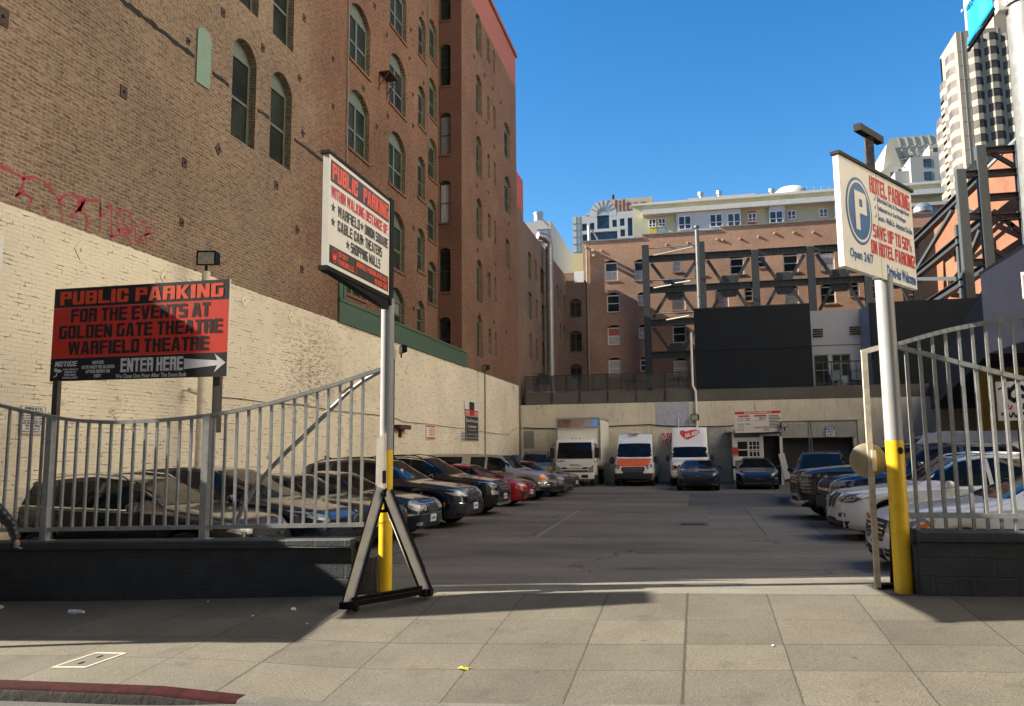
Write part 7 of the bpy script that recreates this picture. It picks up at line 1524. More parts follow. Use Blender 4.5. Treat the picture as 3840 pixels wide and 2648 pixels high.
# champagne suv facing out
c = suv('old champagne four by four with a roof rack, facing the street beside the box truck', P_CHAMP, L=4.6, W_=1.82, H=1.76, hood=1.1, belt_=1.12, cowl=1.35, wst=1.9, Rw=.37, z0=.3, name='parked_car'); c.strip('headlight', LAMP, 'F', [(.5, .78), (.84, .8), (.84, .94), (.52, .92)], .012, True); c.strip('grille', TRIM, 'F', [(-.46, .94), (.46, .94), (.44, .78), (-.44, .78)], .012); c.rails(1.95, 3.9)
b = MB()
for x in (2.3, 2.8, 3.3, 3.7): b.box(2.3 - x - .02, 2.3 - x + .02, -.6, .6, 1.79, 1.81)
b.build('roof_rack', TRIM, c.t); c.put((on_y(1995, 1750, 39.5).x, 39.5), -84)

# ---- white box truck
TW = M('truck_white', (.72, .71, .66), .4, var=.04, dirt=(.4, .37, .3, .3)); ALU = M('polished_aluminium', (.7, .71, .72), .08, 1.0, var=.05); ALU2 = M('brushed_aluminium', (.5, .5, .5), .35, .9)
YTk = 42.0; xc = (on_y(2080, 1800, YTk).x + on_y(2233, 1800, YTk).x) / 2; wt_ = 1.06
tk = thing('box_truck', 'white box truck with a polished panel over the cab by the back wall', 'truck', (xc, YTk + 2.6, 0))
def pz(y, Y=YTk): return on_y(2150, y, Y).z
zc0, zc1 = .55, 2.42
b = MB(); X = lambda x: xc + x
sec = [(YTk + .02, .55), (YTk, .95), (YTk + .03, 1.35), (YTk + .3, 2.3), (YTk + .48, 2.42), (YTk + 1.55, 2.45), (YTk + 1.6, .55)]
b.prism([(X(-1.0), y, z) for y, z in sec], (2.0, 0, 0)); cab = b.build('cab', TW, tk, bevel=.07)
b = MB(); a0, a1 = Vector((X(0), YTk + .05, 1.42)), Vector((X(0), YTk + .285, 2.26)); n_ = Vector((0, -.96, .27)).normalized()
b.prism([a0 + Vector((-.93, 0, 0)) + n_ * .012, a0 + Vector((.93, 0, 0)) + n_ * .012, a1 + Vector((.86, 0, 0)) + n_ * .012, a1 + Vector((-.86, 0, 0)) + n_ * .012], n_ * .012); b.build('windscreen', CARGLASS, tk, bevel=.006)
for sg in (-1, 1):
    b = MB(); b.prism([(X(sg * 1.004), YTk + .22, 1.45), (X(sg * 1.004), YTk + 1.2, 1.45), (X(sg * 1.004), YTk + 1.2, 2.2), (X(sg * 1.004), YTk + .42, 2.2)], (sg * .012, 0, 0)); b.build('side_window', CARGLASS, tk)
    b = MB(); b.box(X(sg * 1.18) - .11, X(sg * 1.18) + .11, YTk - .02, YTk + .1, 1.45, 1.98); b.tube([(X(sg * .95), YTk + .15, 2.2), (X(sg * 1.18), YTk + .04, 2.1), (X(sg * 1.18), YTk + .04, 1.3), (X(sg * .98), YTk + .15, 1.2)], .02, 6); b.build('mirror', TRIM, tk, bevel=.01)
    b = MB(); b.prism([(X(sg * .72), YTk - .022, .72), (X(sg * .98), YTk - .012, .72), (X(sg * .99), YTk - .012, 1.12), (X(sg * .86), YTk - .018, 1.02), (X(sg * .72), YTk - .022, .96)], (0, .03, 0)); b.build('headlight', LAMP, tk)
b = MB(); b.box(X(-1.0), X(1.0), YTk - .06, YTk + .1, .38, .68); bm_ = b.build('bumper', TW, tk, bevel=.02)
b = MB(); b.box(X(-.12), X(.12), YTk - .07, YTk, .46, .6); b.box(X(.35), X(.7), YTk - .07, YTk, .44, .6); b.box(X(-.85), X(-.5), YTk - .07, YTk, .44, .6); b.build('bumper_recess', TRIM, bm_); b = MB(); b.box(X(-.62), X(-.32), YTk - .085, YTk - .06, .45, .6); b.build('number_plate', PLATE, tk)
b = MB(); b.box(X(-.68), X(.68), YTk - .03, YTk + .05, .74, .98); gr = b.build('grille', TRIM, tk); b = MB(); b.box(X(-.7), X(.7), YTk - .045, YTk, .83, .88); b.prism([(X(-.45), YTk - .05, .98), (X(.45), YTk - .05, .98), (X(.38), YTk - .05, .92), (X(-.38), YTk - .05, .92)], (0, .04, 0)); b.build('grille_bar', TW, gr)
b = MB(); B_ = Board((X(-.4), YTk + .0, 1.06), (1, 0, 0), (0, 0, 1)); B_.text(b, 'ISUZU', .15, .0, .5, .07, .012); B_ = Board((X(-.85), YTk + .012, 1.26), (1, 0, 0), (0, 0, 1)); B_.text(b, 'LM974', .0, .0, .34, .08, .012); b.build('lettering', TRIM, tk)
b = MB(); zb0, zb1 = 1.05, pz(1568, YTk + 1.4); hb = 1.2
b.box(X(-hb), X(hb), YTk + 1.35, YTk + 5.6, zb0, zb1); b.build('cargo_box', TW, tk, bevel=.01)
b = MB(); b.box(X(-hb) - .01, X(-hb) + .1, YTk + 1.32, YTk + 1.38, zb0, zb1 + .01); b.box(X(hb) - .1, X(hb) + .01, YTk + 1.32, YTk + 1.38, zb0, zb1 + .01); b.box(X(-hb) + .1, X(hb) - .1, YTk + 1.32, YTk + 1.38, zb1 - .06, zb1 + .01); b.box(X(hb) - .02, X(hb) + .014, YTk + 1.4, YTk + 5.55, zb1 - .09, zb1 + .005); b.box(X(hb) - .02, X(hb) + .014, YTk + 1.4, YTk + 5.55, zb0 - .02, zb0 + .12); b.build('box_edge', ALU2, tk)
b = MB(); b.prism([(X(-hb) + .12, YTk + 1.335, zb1 - .5), (X(hb) - .12, YTk + 1.335, zb1 - .5), (X(hb) - .12, YTk + 1.345, zb1 - .07), (X(-hb) + .12, YTk + 1.345, zb1 - .07), (X(-hb) + .12, YTk + 1.24, zb1 - .5), (X(hb) - .12, YTk + 1.24, zb1 - .5)][:4], (0, -.03, 0)) if False else b.add([(X(-hb) + .12, YTk + 1.2, zb1 - .5), (X(hb) - .12, YTk + 1.2, zb1 - .5), (X(hb) - .12, YTk + 1.32, zb1 - .07), (X(-hb) + .12, YTk + 1.32, zb1 - .07), (X(-hb) + .12, YTk + 1.35, zb1 - .5), (X(hb) - .12, YTk + 1.35, zb1 - .5)], [[0, 1, 2, 3], [0, 4, 5, 1], [0, 3, 4], [1, 5, 2]]); b.build('polished_panel', ALU, tk)
b = MB(); 
for x in (-.2, 0, .2): b.box(X(x) - .03, X(x) + .03, YTk + .6, YTk + .7, 2.44, 2.5)
b.build('marker_lamp', AMBER, tk)
b = MB(); b.box(X(-.5), X(.5), YTk + .4, YTk + 5.4, .55, .95); b.build('chassis', UNDER, tk)
for yy in (YTk + .75, YTk + 4.3):
    for sg in (-1, 1):
        t_, r_, bd = wheel_mesh(.39, .26, 'steel'); o = MB(); o.v = [Vector((X(sg * .86) + sg * v.y, yy + v.x, v.z + .39)) for v in t_.v]; o.f = t_.f; w_ = o.build('wheel', TYRE, tk, smooth=True, sharp=30); o = MB(); o.v = [Vector((X(sg * .86) + sg * v.y, yy + v.x, v.z + .39)) for v in r_.v]; o.f = r_.f; o.build('rim', RIM, w_)
# ---- tall white and orange van
L = 5.3; xv = (on_y(2303, 1800, 42.2).x + on_y(2447, 1800, 42.2).x) / 2
c = Car('tall white van with an orange bonnet and black bumper', 'van', P_WHITE, L, 2.06, [(0, .95), (.1, 1.12), (.35, 1.26), (.85, 1.42), (1.6, 2.2), (1.85, 2.42), (2.4, 2.7), (3.0, 2.76), (5.1, 2.74), (5.28, 2.5), (5.3, 1.0)], [(0, .9), (.12, 1.02), (.5, 1.16), (.9, 1.28), (5.3, 1.3)], plan=[(0, .84), (.08, .9), (.3, .965), (.6, 1), (5.1, 1), (5.3, .97)], wr=.9, sf=.95, sr=4.2, Rw=.36, z0=.28, rim='steel', name='van', lean=.1)
c.windscreen(.87, 1.62, .9, .98); c.side_glass([(1.25, 2.1)], .04, .5); c.mirrors(1.0, 1.32, TRIM, .16, (.09, .12, .2))
c.strip('bonnet_wrap', P_ORANGE, 'F', [(-.93, 1.4), (.93, 1.4), (.96, 1.16), (.64, 1.0), (-.64, 1.0), (-.96, 1.16)], .008); c.strip('grille', TRIM, 'F', [(-.56, .98), (.56, .98), (.62, .88), (.5, .66), (-.5, .66), (-.62, .88)], .014)
for z in (.73, .81, .89): c.strip('grille_bar', STEEL_L, 'F', [(-.52, z), (.52, z), (.52, z + .018), (-.52, z + .018)], .02)
c.strip('badge', BLUE_S, 'F', el((0, .88), .12, .05), .026); c.strip('headlight', LAMPD, 'F', [(.66, 1.04), (.96, 1.14), (.97, .94), (.7, .86)], .012, True); c.strip('headlight_lens', LAMP, 'F', [(.72, 1.0), (.86, 1.05), (.86, .93), (.72, .9)], .018, True); c.strip('bumper', TRIM, 'F', [(-.97, .66), (.97, .66), (.95, .3), (-.95, .3)], .03); c.plate(.55)
b = MB(); b.box(.1, .7, -.2, .25, 2.76, 2.84); b.build('roof_hatch', WHITE, c.t); c.put((xv, 42.2), -90)
# ---- white charity box van
L = 5.2; xg = (on_y(2522, 1800, 42.6).x + on_y(2658, 1800, 42.6).x) / 2
c = Car('white box van with a red heart over the windscreen, behind the dark blue coupe', 'van', P_WHITE, L, 2.08, [(0, 1.05), (.1, 1.18), (.5, 1.28), (.95, 1.36), (1.3, 1.98), (1.5, 2.15), (1.95, 2.98), (2.1, 3.04), (5.0, 3.04), (5.2, 2.9)], [(0, 1.0), (.12, 1.08), (.6, 1.16), (1.0, 1.22), (1.5, 1.4), (5.2, 1.4)], plan=[(0, .84), (.1, .9), (.3, .95), (.7, 1), (5.1, 1), (5.2, .98)], wr=.9, sf=.9, sr=4.0, Rw=.38, z0=.35, rim='steel', name='van', lean=.05)
c.windscreen(.97, 1.34, .96, 1.0); c.mirrors(1.1, 1.4, TRIM, .14, (.08, .1, .17)); c.strip('headlight', AMBER, 'F', [(.68, .8), (.93, .82), (.93, 1.04), (.72, 1.04)], .014, True); c.strip('grille', TRIM, 'F', [(-.6, 1.06), (.6, 1.06), (.58, .74), (-.58, .74)], .014); c.strip('bumper', WHITE, 'F', [(-.95, .7), (.95, .7), (.93, .48), (-.93, .48)], .04)
ht_ = [(-.42, 2.68), (-.4, 2.83), (-.28, 2.88), (-.1, 2.8), (.1, 2.86), (.4, 2.9), (.6, 2.87), (.62, 2.72), (.5, 2.62), (.25, 2.48), (0, 2.36), (-.15, 2.4), (-.32, 2.55)]
c.strip('heart', RED_S, 'F', [(x - .08, z + .0) for x, z in ht_], .008)
b = MB(); vs_, fs_ = text2d('GLIDE', .05)
for x, y in vs_:
    p = c.proj('F', (-.22 + x * .74, 2.46 + y * .2 + x * .2))[0]; b.v.append(p + Vector((.024, 0, .01)))
b.v = b.v; b.f = [f for f in fs_]; b.build('lettering', WHITE, c.t); c.put((xg, 42.6), -90)
# mirror the lettering so that it reads from the front: y runs to the vehicle's left
# ---- dark coupes facing out
c = muscle('dark blue muscle coupe facing the street in front of the white heart van', P_BLUE); c.strip('badge', CHROME, 'F', [(-.1, .64), (-.03, .66), (.05, .68), (.1, .665), (.06, .655), (.02, .645), (-.04, .625)], .02); c.put((-.12, 37.3), -90)
c = sedan('dark blue electric sedan facing the street in front of the booth', P_BLUE, L=4.7, W_=1.9, H=1.45, hood=.88, cowl=1.15, wst=2.2, Rw=.34, rimm=RIMD); c.strip('headlight', LAMP, 'F', [(.56, .7), (.86, .82), (.89, .74), (.62, .64)], .012, True); c.strip('air_intake', TRIM, 'F', [(-.72, .42), (.72, .42), (.62, .28), (-.62, .28)], .01); c.strip('intake_trim', STEEL_L, 'F', [(-.6, .3), (.6, .3), (.6, .27), (-.6, .27)], .016); c.put((2.52, 38.6), -92)
# ---- right row
c = suv('black crossover with roof rails facing the street at the far end of the right row', P_BLACK, L=4.8, W_=1.94, H=1.72, hood=1.02, belt_=1.04, cowl=1.35, wst=2.1, Rw=.38, group=GRP_R); c.rails(2.2, 4.2); c.strip('headlight', LAMP, 'F', [(.52, .84), (.88, .9), (.88, .78), (.54, .74)], .012, True); c.strip('grille', TRIM, 'F', [(-.45, .86), (.45, .86), (.4, .6), (-.4, .6)], .012); c.put((3.85, 27.9), -97)
# black full-size suv with a mesh grille
c = suv('black full-size luxury SUV with a tall chrome mesh grille beside the blue pickup', P_BLACK, L=5.35, W_=2.06, H=1.93, hood=1.32, belt_=1.28, cowl=1.75, wst=2.4, Rw=.41, z0=.3, rim='multi', lean=.03, group=GRP_R, name='parked_car', rear=1.25)
c.strip('grille', CHROME, 'F', [(-.58, 1.2), (.58, 1.2), (.6, 1.1), (.5, .62), (-.5, .62), (-.6, 1.1)], .014)
for r_ in range(7):
    for k in range(6):
        y = -.46 + .185 * k + (.05 if r_ % 2 else 0); z = .67 + .075 * r_
        if abs(y) < .52: c.strip('grille_slot', TRIM, 'F', [(y - .06, z), (y + .06, z), (y + .05, z + .05), (y - .07, z + .05)], .02)
c.strip('headlight', LAMP, 'F', [(.66, 1.17), (.97, 1.17), (.97, 1.1), (.66, 1.12)], .014, True); c.strip('headlight', LAMPD, 'F', [(.74, 1.05), (.96, 1.07), (.96, .66), (.76, .7)], .012, True)
for k in range(4): c.strip('lamp_bar', LAMP, 'F', [(.78, .72 + .085 * k), (.92, .72 + .085 * k), (.92, .74 + .085 * k), (.78, .74 + .085 * k)], .018, True)
c.strip('side_marker', AMBER, 'S', [(.4, .78), (.45, .78), (.42, .96), (.38, .96)], .008); c.strip('skid_plate', CHROME, 'F', [(-.9, .52), (-.5, .48), (.5, .48), (.9, .52), (.7, .36), (-.7, .36)], .02); c.put((2.45, 22.9), 184)
# blue pickup
L = 5.8; c = Car('dark blue full-size pickup truck beside the black luxury SUV', 'pickup truck', P_BLUE, L, 2.02, [(0, 1.0), (.1, 1.12), (.5, 1.2), (1.4, 1.28), (2.05, 1.84), (2.5, 1.93), (3.6, 1.92), (4.0, 1.84), (4.22, 1.28), (5.7, 1.3), (5.8, .9)], [(0, .94), (.15, 1.06), (.6, 1.14), (1.5, 1.2), (4.2, 1.22), (5.7, 1.24), (5.8, .85)], wr=.72, sf=.95, sr=4.6, Rw=.41, z0=.36, rim='five', name='pickup_truck', group=GRP_R, lean=.06)
c.windscreen(1.42, 2.07); c.side_glass([(1.85, 2.75), (2.85, 3.7)], .03, .1); c.mirrors(1.8, 1.4, P_BLUE, .16, (.09, .14, .11)); c.seams([1.6, 2.8, 3.85], .5); c.strip('grille', TRIM, 'F', [(-.62, 1.08), (.62, 1.08), (.6, .72), (-.6, .72)], .016); c.strip('grille_bar', CHROME, 'F', [(-.6, .9), (.6, .9), (.6, .84), (-.6, .84)], .03); c.strip('headlight', LAMP, 'F', [(.64, 1.06), (.95, 1.1), (.95, .98), (.66, .94)], .014, True); c.strip('running_lamp', WHITE, 'F', [(.62, 1.08), (.66, 1.08), (.66, .78), (.62, .76)], .022, True); c.strip('bumper', TRIM, 'F', [(-.95, .68), (.95, .68), (.9, .45), (-.9, .45)], .05); c.put((2.85, 20.55), 184)
# white suv
c = suv('white crossover with a double kidney grille in the right row', P_WHITE, L=4.7, W_=1.9, H=1.68, hood=1.02, belt_=1.04, Rw=.37, cowl=1.42, wst=2.2, rimm=RIMD, group=GRP_R, trimm=TRIM)
for sg in (1, -1): c.strip('grille', CHROME, 'F', [(sg * x, z) for x, z in [(.02, .9), (.25, .9), (.31, .82), (.25, .62), (.05, .62), (.02, .7)]], .016); c.strip('grille_mesh', TRIM, 'F', [(sg * x, z) for x, z in [(.04, .88), (.24, .88), (.29, .82), (.24, .64), (.06, .64), (.04, .71)]], .021)
c.strip('headlight', LAMPD, 'F', [(.4, .84), (.6, .9), (.86, .93), (.9, .86), (.82, .76), (.46, .72)], .012, True); c.strip('headlight_lens', LAMP, 'F', [(.5, .8), (.66, .84), (.66, .75), (.5, .74)], .018, True); c.strip('headlight_lens', LAMP, 'F', [(.7, .85), (.84, .88), (.82, .79), (.7, .77)], .018, True); c.strip('fog_light', TRIM, 'F', [(.52, .54), (.74, .56), (.74, .48), (.54, .47)], .012, True); c.strip('air_intake', TRIM, 'F', [(-.78, .4), (.78, .4), (.7, .26), (-.7, .26)], .012); c.strip('side_marker', AMBER, 'S', [(.4, .42), (.44, .42), (.43, .58), (.39, .58)], .008); c.strip('number_plate', PLATE, 'F', [(-.3, .46), (0.0, .46), (0.0, .56), (-.3, .56)], .02); c.rails(2.2, 4.1, CHROME)
xs = np.linspace(1.85, 3.9, 14); c.strip('window_trim', CHROME, 'S', [(x, max(c.zrail(x, .085), c.belt(x) + .04) + .003) for x in xs] + [(x, max(c.zrail(x, .085), c.belt(x) + .04) + .022) for x in xs[::-1]], .01); c.put((2.62, 17.75), 184)
# white sedan
c = sedan('white sedan behind the right-hand post and fence with amber corner lamps', P_WHITE, L=4.87, W_=1.84, H=1.48, hood=.98, belt_=1.0, cowl=1.35, wst=2.15, Rw=.34, group=GRP_R, lean=.22)
c.strip('grille', TRIM, 'F', [(-.5, .78), (.5, .78), (.56, .7), (.42, .5), (-.42, .5), (-.56, .7)], .012)
for z in (.54, .6, .66, .72): c.strip('grille_bar', CHROME, 'F', [(-.46, z), (.46, z), (.46, z + .016), (-.46, z + .016)], .02)
c.strip('headlight', LAMP, 'F', [(.54, .78), (.74, .84), (.86, .84), (.88, .72), (.7, .62), (.52, .64)], .012, True); c.strip('corner_lamp', AMBER, 'S', [(.3, .74), (.52, .82), (.34, .66), (.27, .68)], .012); c.strip('fog_light', TRIM, 'F', [(.5, .42), (.84, .42), (.82, .32), (.52, .32)], .012, True); c.strip('fog_bar', CHROME, 'F', [(.5, .385), (.85, .385), (.85, .365), (.5, .365)], .02, True); c.strip('air_intake', TRIM, 'F', [(-.45, .4), (.45, .4), (.4, .3), (-.4, .3)], .012); c.plate(.47); c.put((2.4, 12.5), 182, .05)
# vehicles further back on the right
c = suv('white crossover mostly hidden behind the round plate', P_WHITE, L=4.6, group=GRP_R); c.put((4.9, 25.2), 180)
c = Car('white high-roofed van behind the right-hand post, only its roof showing', 'van', P_WHITE, 5.4, 2.0, [(0, .95), (.3, 1.2), (.9, 1.4), (1.7, 2.2), (2.3, 2.42), (5.2, 2.42), (5.4, 2.2)], [(0, .9), (.5, 1.15), (.9, 1.28), (5.4, 1.3)], wr=.86, sf=.95, sr=4.2, Rw=.36, z0=.28, rim='steel', name='van'); c.windscreen(.95, 1.7, .9, .98); c.put((6.2, 33.0), 178)
c = suv('black SUV behind the white kidney-grille one, roof rails showing over it', P_BLACK, L=5.0, W_=1.98, H=1.86, hood=1.15, belt_=1.15, Rw=.4, z0=.28, group=GRP_R); c.rails(2.1, 4.4); c.put((5.6, 30.4), 180)
# blue bin by the wall
p = on_y(1910, 1735, 36.0); t = thing('wheelie_bin', 'blue wheelie bin against the left wall behind the silver pickup', 'bin', (p.x, 36, 0)); m = M('blue_plastic', (.015, .05, .13), .5); b = MB(); b.prism([(p.x - .35, 35.7, 0), (p.x + .35, 35.7, 0), (p.x + .42, 35.62, 1.55), (p.x - .42, 35.62, 1.55)], (0, .7, 0)); b.build('tub', m, t, bevel=.03); b = MB(); b.prism([(p.x - .45, 35.55, 1.55), (p.x + .45, 35.55, 1.55), (p.x + .42, 35.6, 1.66), (p.x - .42, 35.6, 1.66)], (0, .85, 0)); b.build('lid', m, t, bevel=.02)

# ================================================================== small things on the pavement and in the lot
t = thing('utility_cover', 'rectangular pavement utility cover with a cream painted border', 'cover', on_z(330, 2480, -.22))
cs = [on_z(px, py, 0) for px, py in ((1, 1),)]
def on_walk(px, py):
    z = -.1
    for _ in range(8): p = on_z(px, py, z); z = walk_z(p.x, p.y)
    return on_z(px, py, z)
c4_ = [on_walk(*q) for q in [(187, 2506), (318, 2506), (478, 2450), (360, 2448)]]
ctr = sum(c4_, Vector()) / 4
WP = M('cream_road_paint', (.36, .34, .27), .7, var=.08, dirt=(.3, .27, .2, .4))
def inset(k): return [ctr + (p - ctr) * k + Vector((0, 0, 0)) for p in c4_]
o_, i_ = inset(1.0), inset(.85); b = MB()
for k in range(4):
    p, q, r_, s_ = o_[k], o_[(k + 1) % 4], i_[(k + 1) % 4], i_[k]; up = Vector((0, 0, .006)); b.prism([p, q, r_, s_], up)
b.build('painted_border', WP, t)
b = MB(); b.prism([p + Vector((0, 0, -.002)) for p in inset(.84)], (0, 0, .005)); b.build('lid', M('cast_lid', (.09, .085, .07), .85, 0, var=.2, scale=60, bump=.8, bscale=120), t)
b = MB(); d0 = (c4_[2] - c4_[1]).normalized() * .035
for k in (.3, .72): m_ = c4_[0].lerp(c4_[3], k).lerp(c4_[1].lerp(c4_[2], k), .5) + Vector((0, 0, .006)); b.bar(m_ - d0, m_ + d0, .02, .006)
b.build('lid_slot', BLACK, t)
# bottle
p = on_walk(283, 2303); CLR, nt_, pp_ = newmat('clear_plastic'); pp_.inputs['Base Color'].default_value = (.8, .85, .9, 1); pp_.inputs['Roughness'].default_value = .12; pp_.inputs['Alpha'].default_value = .45; pp_.inputs['Specular IOR Level'].default_value = .9
t = thing('plastic_bottle', 'crushed clear plastic bottle lying on the shaded pavement', 'bottle', p); b = MB(); rr_ = random.Random(4)
b.tube([p + Vector((x, .01 * math.sin(x * 40), .03)) for x in (-.1, -.09, -.05, -.01, .03, .06, .085, .095, .11)], [.02, .03, .028, .031, .026, .03, .022, .013, .013], 9); b.build('body', CLR, t); b = MB(); b.tube([p + Vector((.108, 0, .03)), p + Vector((.125, 0, .03))], .015, 10); b.build('cap', WHITE, t)
def litter(px, py, s, label, m, seed, cat='litter', name='paper_scrap'):
    p = on_walk(px, py); r_ = random.Random(seed); b = MB(); bm = bmesh.new(); bmesh.ops.create_icosphere(bm, subdivisions=2, radius=s); 
    b.add([p + Vector((v.co.x * r_.uniform(.6, 1.25), v.co.y * r_.uniform(.6, 1.2), s * .7 + v.co.z * r_.uniform(.45, .9))) for v in bm.verts], [[v.index for v in f.verts] for f in bm.faces]); bm.free()
    tag(b.build(name, m, None), label, cat)
PAPER = M('crumpled_paper', (.62, .6, .55), .8, var=.15, scale=30)
litter(1100, 2293, .035, 'crumpled white paper ball on the pavement near the shadow edge left of the stand', PAPER, 1)
litter(3, 2283, .035, 'white paper scrap cut by the left edge of the view', PAPER, 2)
litter(1152, 2341, .012, 'tiny white scrap at the shadow edge below the paper ball', PAPER, 3)
litter(947, 2312, .014, 'tiny white scrap on the shaded pavement', PAPER, 8)
litter(780, 2259, .014, 'white cigarette packet scrap at the foot of the left low wall', PAPER, 5)
litter(2046, 2409, .01, 'tiny teal scrap on a pavement joint', M('teal_scrap', (.02, .2, .25), .5), 6)
litter(2899, 2424, .013, 'tiny white scrap on a pavement joint to the right', PAPER, 7)
# leaf
p = on_walk(1737, 2510); t = thing('leaf', 'single yellow-green fallen leaf on a pavement joint', 'leaf', p); LFM = M('yellow_green_leaf', (.45, .42, .05), .6, var=.25, scale=40)
b = MB(); L_ = [(-.055, 0), (-.03, .028), (-.005, .02), (.02, .03), (.05, .008), (.055, -.005), (.02, -.022), (-.02, -.028)]
b.v = [p + Vector((0, 0, .02))] + [p + Vector((x, y * 1.6, .008 + .012 * math.sin(i * 2.1))) for i, (x, y) in enumerate(L_)]; b.f = [[0, 1 + i, 1 + (i + 1) % 8] for i in range(8)]; b.build('blade', LFM, t)
b = MB(); b.tube([p + Vector((.045, 0, .012)), p + Vector((.09, .02, .016))], .004, 5); b.build('stalk', LFM, t)
# drain and faint line in the lot
p = on_z(2600, 1966, .004); t = thing('drain_grate', 'long dark drain grate set in the lot surface', 'drain', p); b = MB(); b.box(p.x - .3, p.x + .3, p.y - .2, p.y + .2, .002, .006); b.build('frame', STEEL, t); b = MB()
for k in range(12): x = p.x - .27 + .047 * k; b.box(x, x + .02, p.y - .17, p.y + .17, .005, .012)
b.build('bars', BLACK, t)
b = MB(); a, c = on_z(2010, 2010, .03), on_z(2170, 1915, .006); b.bar(a + Vector((0, 0, lot_z(a.x, a.y) - .03)), c, .07, .004); o = b.build('painted_line', M('worn_line_paint', (.17, .165, .15), .8, var=.3, scale=20), None); o['kind'] = 'structure'

# ================================================================== person at the left edge
def skin(name, chain, m, parent, sub=2):
    """chain: list of (point, radius) chains joined at shared points"""
    vs, es, rad, idx = [], [], [], {}
    for ch in chain:
        prev = None
        for p, r in ch:
            k = tuple(round(c, 4) for c in p)
            if k not in idx: idx[k] = len(vs); vs.append(k); rad.append(r)
            i = idx[k]
            if prev is not None and prev != i: es.append((prev, i))
            prev = i
    me = bpy.data.meshes.new(name); me.from_pydata(vs, es, []); ob = bpy.data.objects.new(name, me); COL.objects.link(ob)
    sk = ob.modifiers.new('s', 'SKIN'); sk.use_smooth_shade = True
    for i, v in enumerate(me.skin_vertices[0].data): r = rad[i]; v.radius = (r, r) if not isinstance(r, tuple) else r
    me.skin_vertices[0].data[0].use_root = True
    sb_ = ob.modifiers.new('u', 'SUBSURF'); sb_.levels = sub; sb_.render_levels = sub
    dg = bpy.context.evaluated_depsgraph_get(); m2 = bpy.data.meshes.new_from_object(ob.evaluated_get(dg)); bpy.data.objects.remove(ob)
    for pl in m2.polygons: pl.use_smooth = True
    m2.materials.clear(); m2.materials.append(m); o = bpy.data.objects.new(name, m2); COL.objects.link(o)
    o.parent = parent; m2.transform(WM[parent.name].inverted()); WM[o.name] = WM[parent.name]
    return o
YPn = 8.6
hand = on_y(66, 2040, YPn); gz = walk_z(-8.1, YPn); sx_ = on_y(-40, 1850, YPn)
hx = on_y(-60, 2060, YPn).x
pr = thing('person', 'person in a black puffer jacket holding a cigarette at the left edge', 'person', (hx - .12, YPn, gz))
SKIN = M('skin', (.3, .17, .11), .55, var=.08, scale=20); PUFF = M('black_puffer', (.013, .013, .015), .45, var=.3, scale=20); TROU = M('grey_trousers', (.11, .105, .1), .85, var=.15); HAIR = M('dark_hair', (.02, .016, .013), .7)
cx0 = hx - .12; V = lambda x, y, z: (cx0 + x, YPn + y, gz + z)
skin('body', [[(V(0, 0, .95), .13), (V(0, 0, 1.15), .14), (V(0, 0, 1.38), .15), (V(0, .01, 1.52), .07), (V(0, 0, 1.6), .06), (V(0, -.02, 1.68), .09), (V(0, -.02, 1.76), .1), (V(0, -.01, 1.83), .07)], [(V(0, 0, .95), .13), (V(.1, 0, .88), .09), (V(.11, -.02, .5), .06), (V(.11, .02, .1), .045), (V(.12, -.12, .04), .04)], [(V(0, 0, .95), .13), (V(-.1, 0, .88), .09), (V(-.12, .02, .5), .06), (V(-.12, .04, .1), .045), (V(-.13, -.1, .04), .04)], [(V(0, 0, 1.38), .15), (V(-.2, 0, 1.42), .06), (V(-.26, .02, 1.15), .045), (V(-.24, -.08, .92), .035)]], SKIN, pr)
skin('trousers', [[(V(0, 0, 1.0), .15), (V(0, 0, .93), .15), (V(.1, 0, .85), .11), (V(.11, -.02, .5), .085), (V(.11, .02, .12), .075)], [(V(0, 0, .93), .15), (V(-.1, 0, .85), .11), (V(-.12, .02, .5), .085), (V(-.12, .04, .12), .075)]], TROU, pr)
hv = Vector(hand); sh_ = Vector(V(.2, 0, 1.45)); el = sh_.lerp(hv, .52) + Vector((.03, .06, -.0)); wr = el.lerp(hv, .86)
arm = []
N_ = 14
def ringarm(p, q, r0, r1, n): return [(tuple(p.lerp(q, k / n)), (r0 + (r1 - r0) * k / n) * (1.12 if k % 2 == 0 else .9)) for k in range(n + 1)]
tor = [(V(0, 0, .9 + .055 * k), (.19, .155) if k % 2 == 0 else (.165, .135)) for k in range(11)] + [(V(0, 0, 1.5), (.1, .09)), (V(0, 0, 1.56), (.085, .08))]
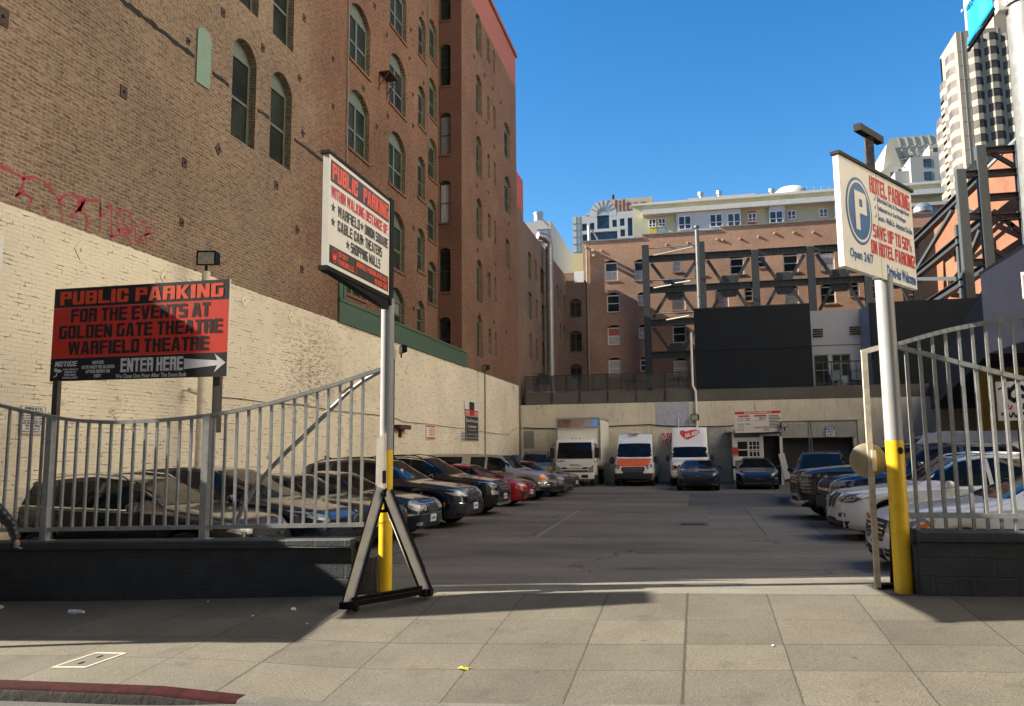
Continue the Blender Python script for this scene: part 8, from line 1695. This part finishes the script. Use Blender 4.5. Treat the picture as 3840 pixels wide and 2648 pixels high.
skin('puffer_jacket', [tor, [(V(0, 0, .9 + .055 * 9), .17), (tuple(sh_), .085)] + ringarm(sh_, el, .085, .072, 8)[1:] + ringarm(el, wr, .072, .055, 7)[1:], [(V(0, 0, .9 + .055 * 9), .17), (V(-.2, 0, 1.43), .085), (V(-.25, .02, 1.2), .075), (V(-.26, .0, 1.1), .07), (V(-.24, -.06, .94), .06)]], PUFF, pr)
skin('hair', [[(V(0, .0, 1.86), .08), (V(0, .03, 1.8), .1), (V(0, .06, 1.7), .07)]], HAIR, pr, 1)
for ex in (-.035, .035):
    b = MB(); b.lathe([(0, -.012), (.011, -.006), (.012, 0), (0, .01)], V(ex, -.112, 1.745), 'y', 8); b.build('eye', BLACK, pr, smooth=True)
b = MB(); b.prism([V(-.015, -.105, 1.7), V(.015, -.105, 1.7), V(0, -.14, 1.705), V(0, -.112, 1.745)], (0, .01, 0)); b.build('nose', SKIN, pr)
dn = (hv - wr).normalized(); sd = Vector((1, 0, 0)); pk = hv
palm = [[(tuple(wr - dn * .05), .03), (tuple(wr), .028), (tuple(wr.lerp(hv, .5)), (.036, .024)), (tuple(hv), (.038, .022))]]
for k, (off, ln, cu) in enumerate([(-.03, .062, .35), (-.01, .072, .5), (.01, .068, .7), (.028, .052, .9)]):
    a = hv + Vector((off * .5, -.012 + off * .55, .01)); j1 = a + dn * ln * .5 + Vector((off * .2, -.008, 0)); j2 = j1 + (dn * math.cos(cu) + Vector((-.5, -.5, 0)) * math.sin(cu)) * ln * .32; j3 = j2 + (dn * math.cos(cu * 1.8) + Vector((-.6, -.4, 0)) * math.sin(cu * 1.8)) * ln * .28
    palm.append([(tuple(hv), (.038, .022)), (tuple(a + dn * .012), .0105), (tuple(j1), .0095), (tuple(j2), .0088), (tuple(j3), .0075)])
th = wr.lerp(hv, .4) + Vector((.012, -.03, 0)); palm.append([(tuple(wr.lerp(hv, .5)), (.036, .024)), (tuple(th), .013), (tuple(th + dn * .035 + Vector((.015, -.015, 0))), .011), (tuple(th + dn * .06 + Vector((.02, -.012, 0))), .009)])
skin('hand', palm, SKIN, pr)
ci = hv + dn * .04 + Vector((.0, -.03, 0)); b = MB(); b.tube([ci, ci + Vector((.085, -.01, -.012))], .0042, 8); tag(b.build('cigarette', WHITE, None), 'white cigarette held in the hand of the person at the left edge', 'cigarette')
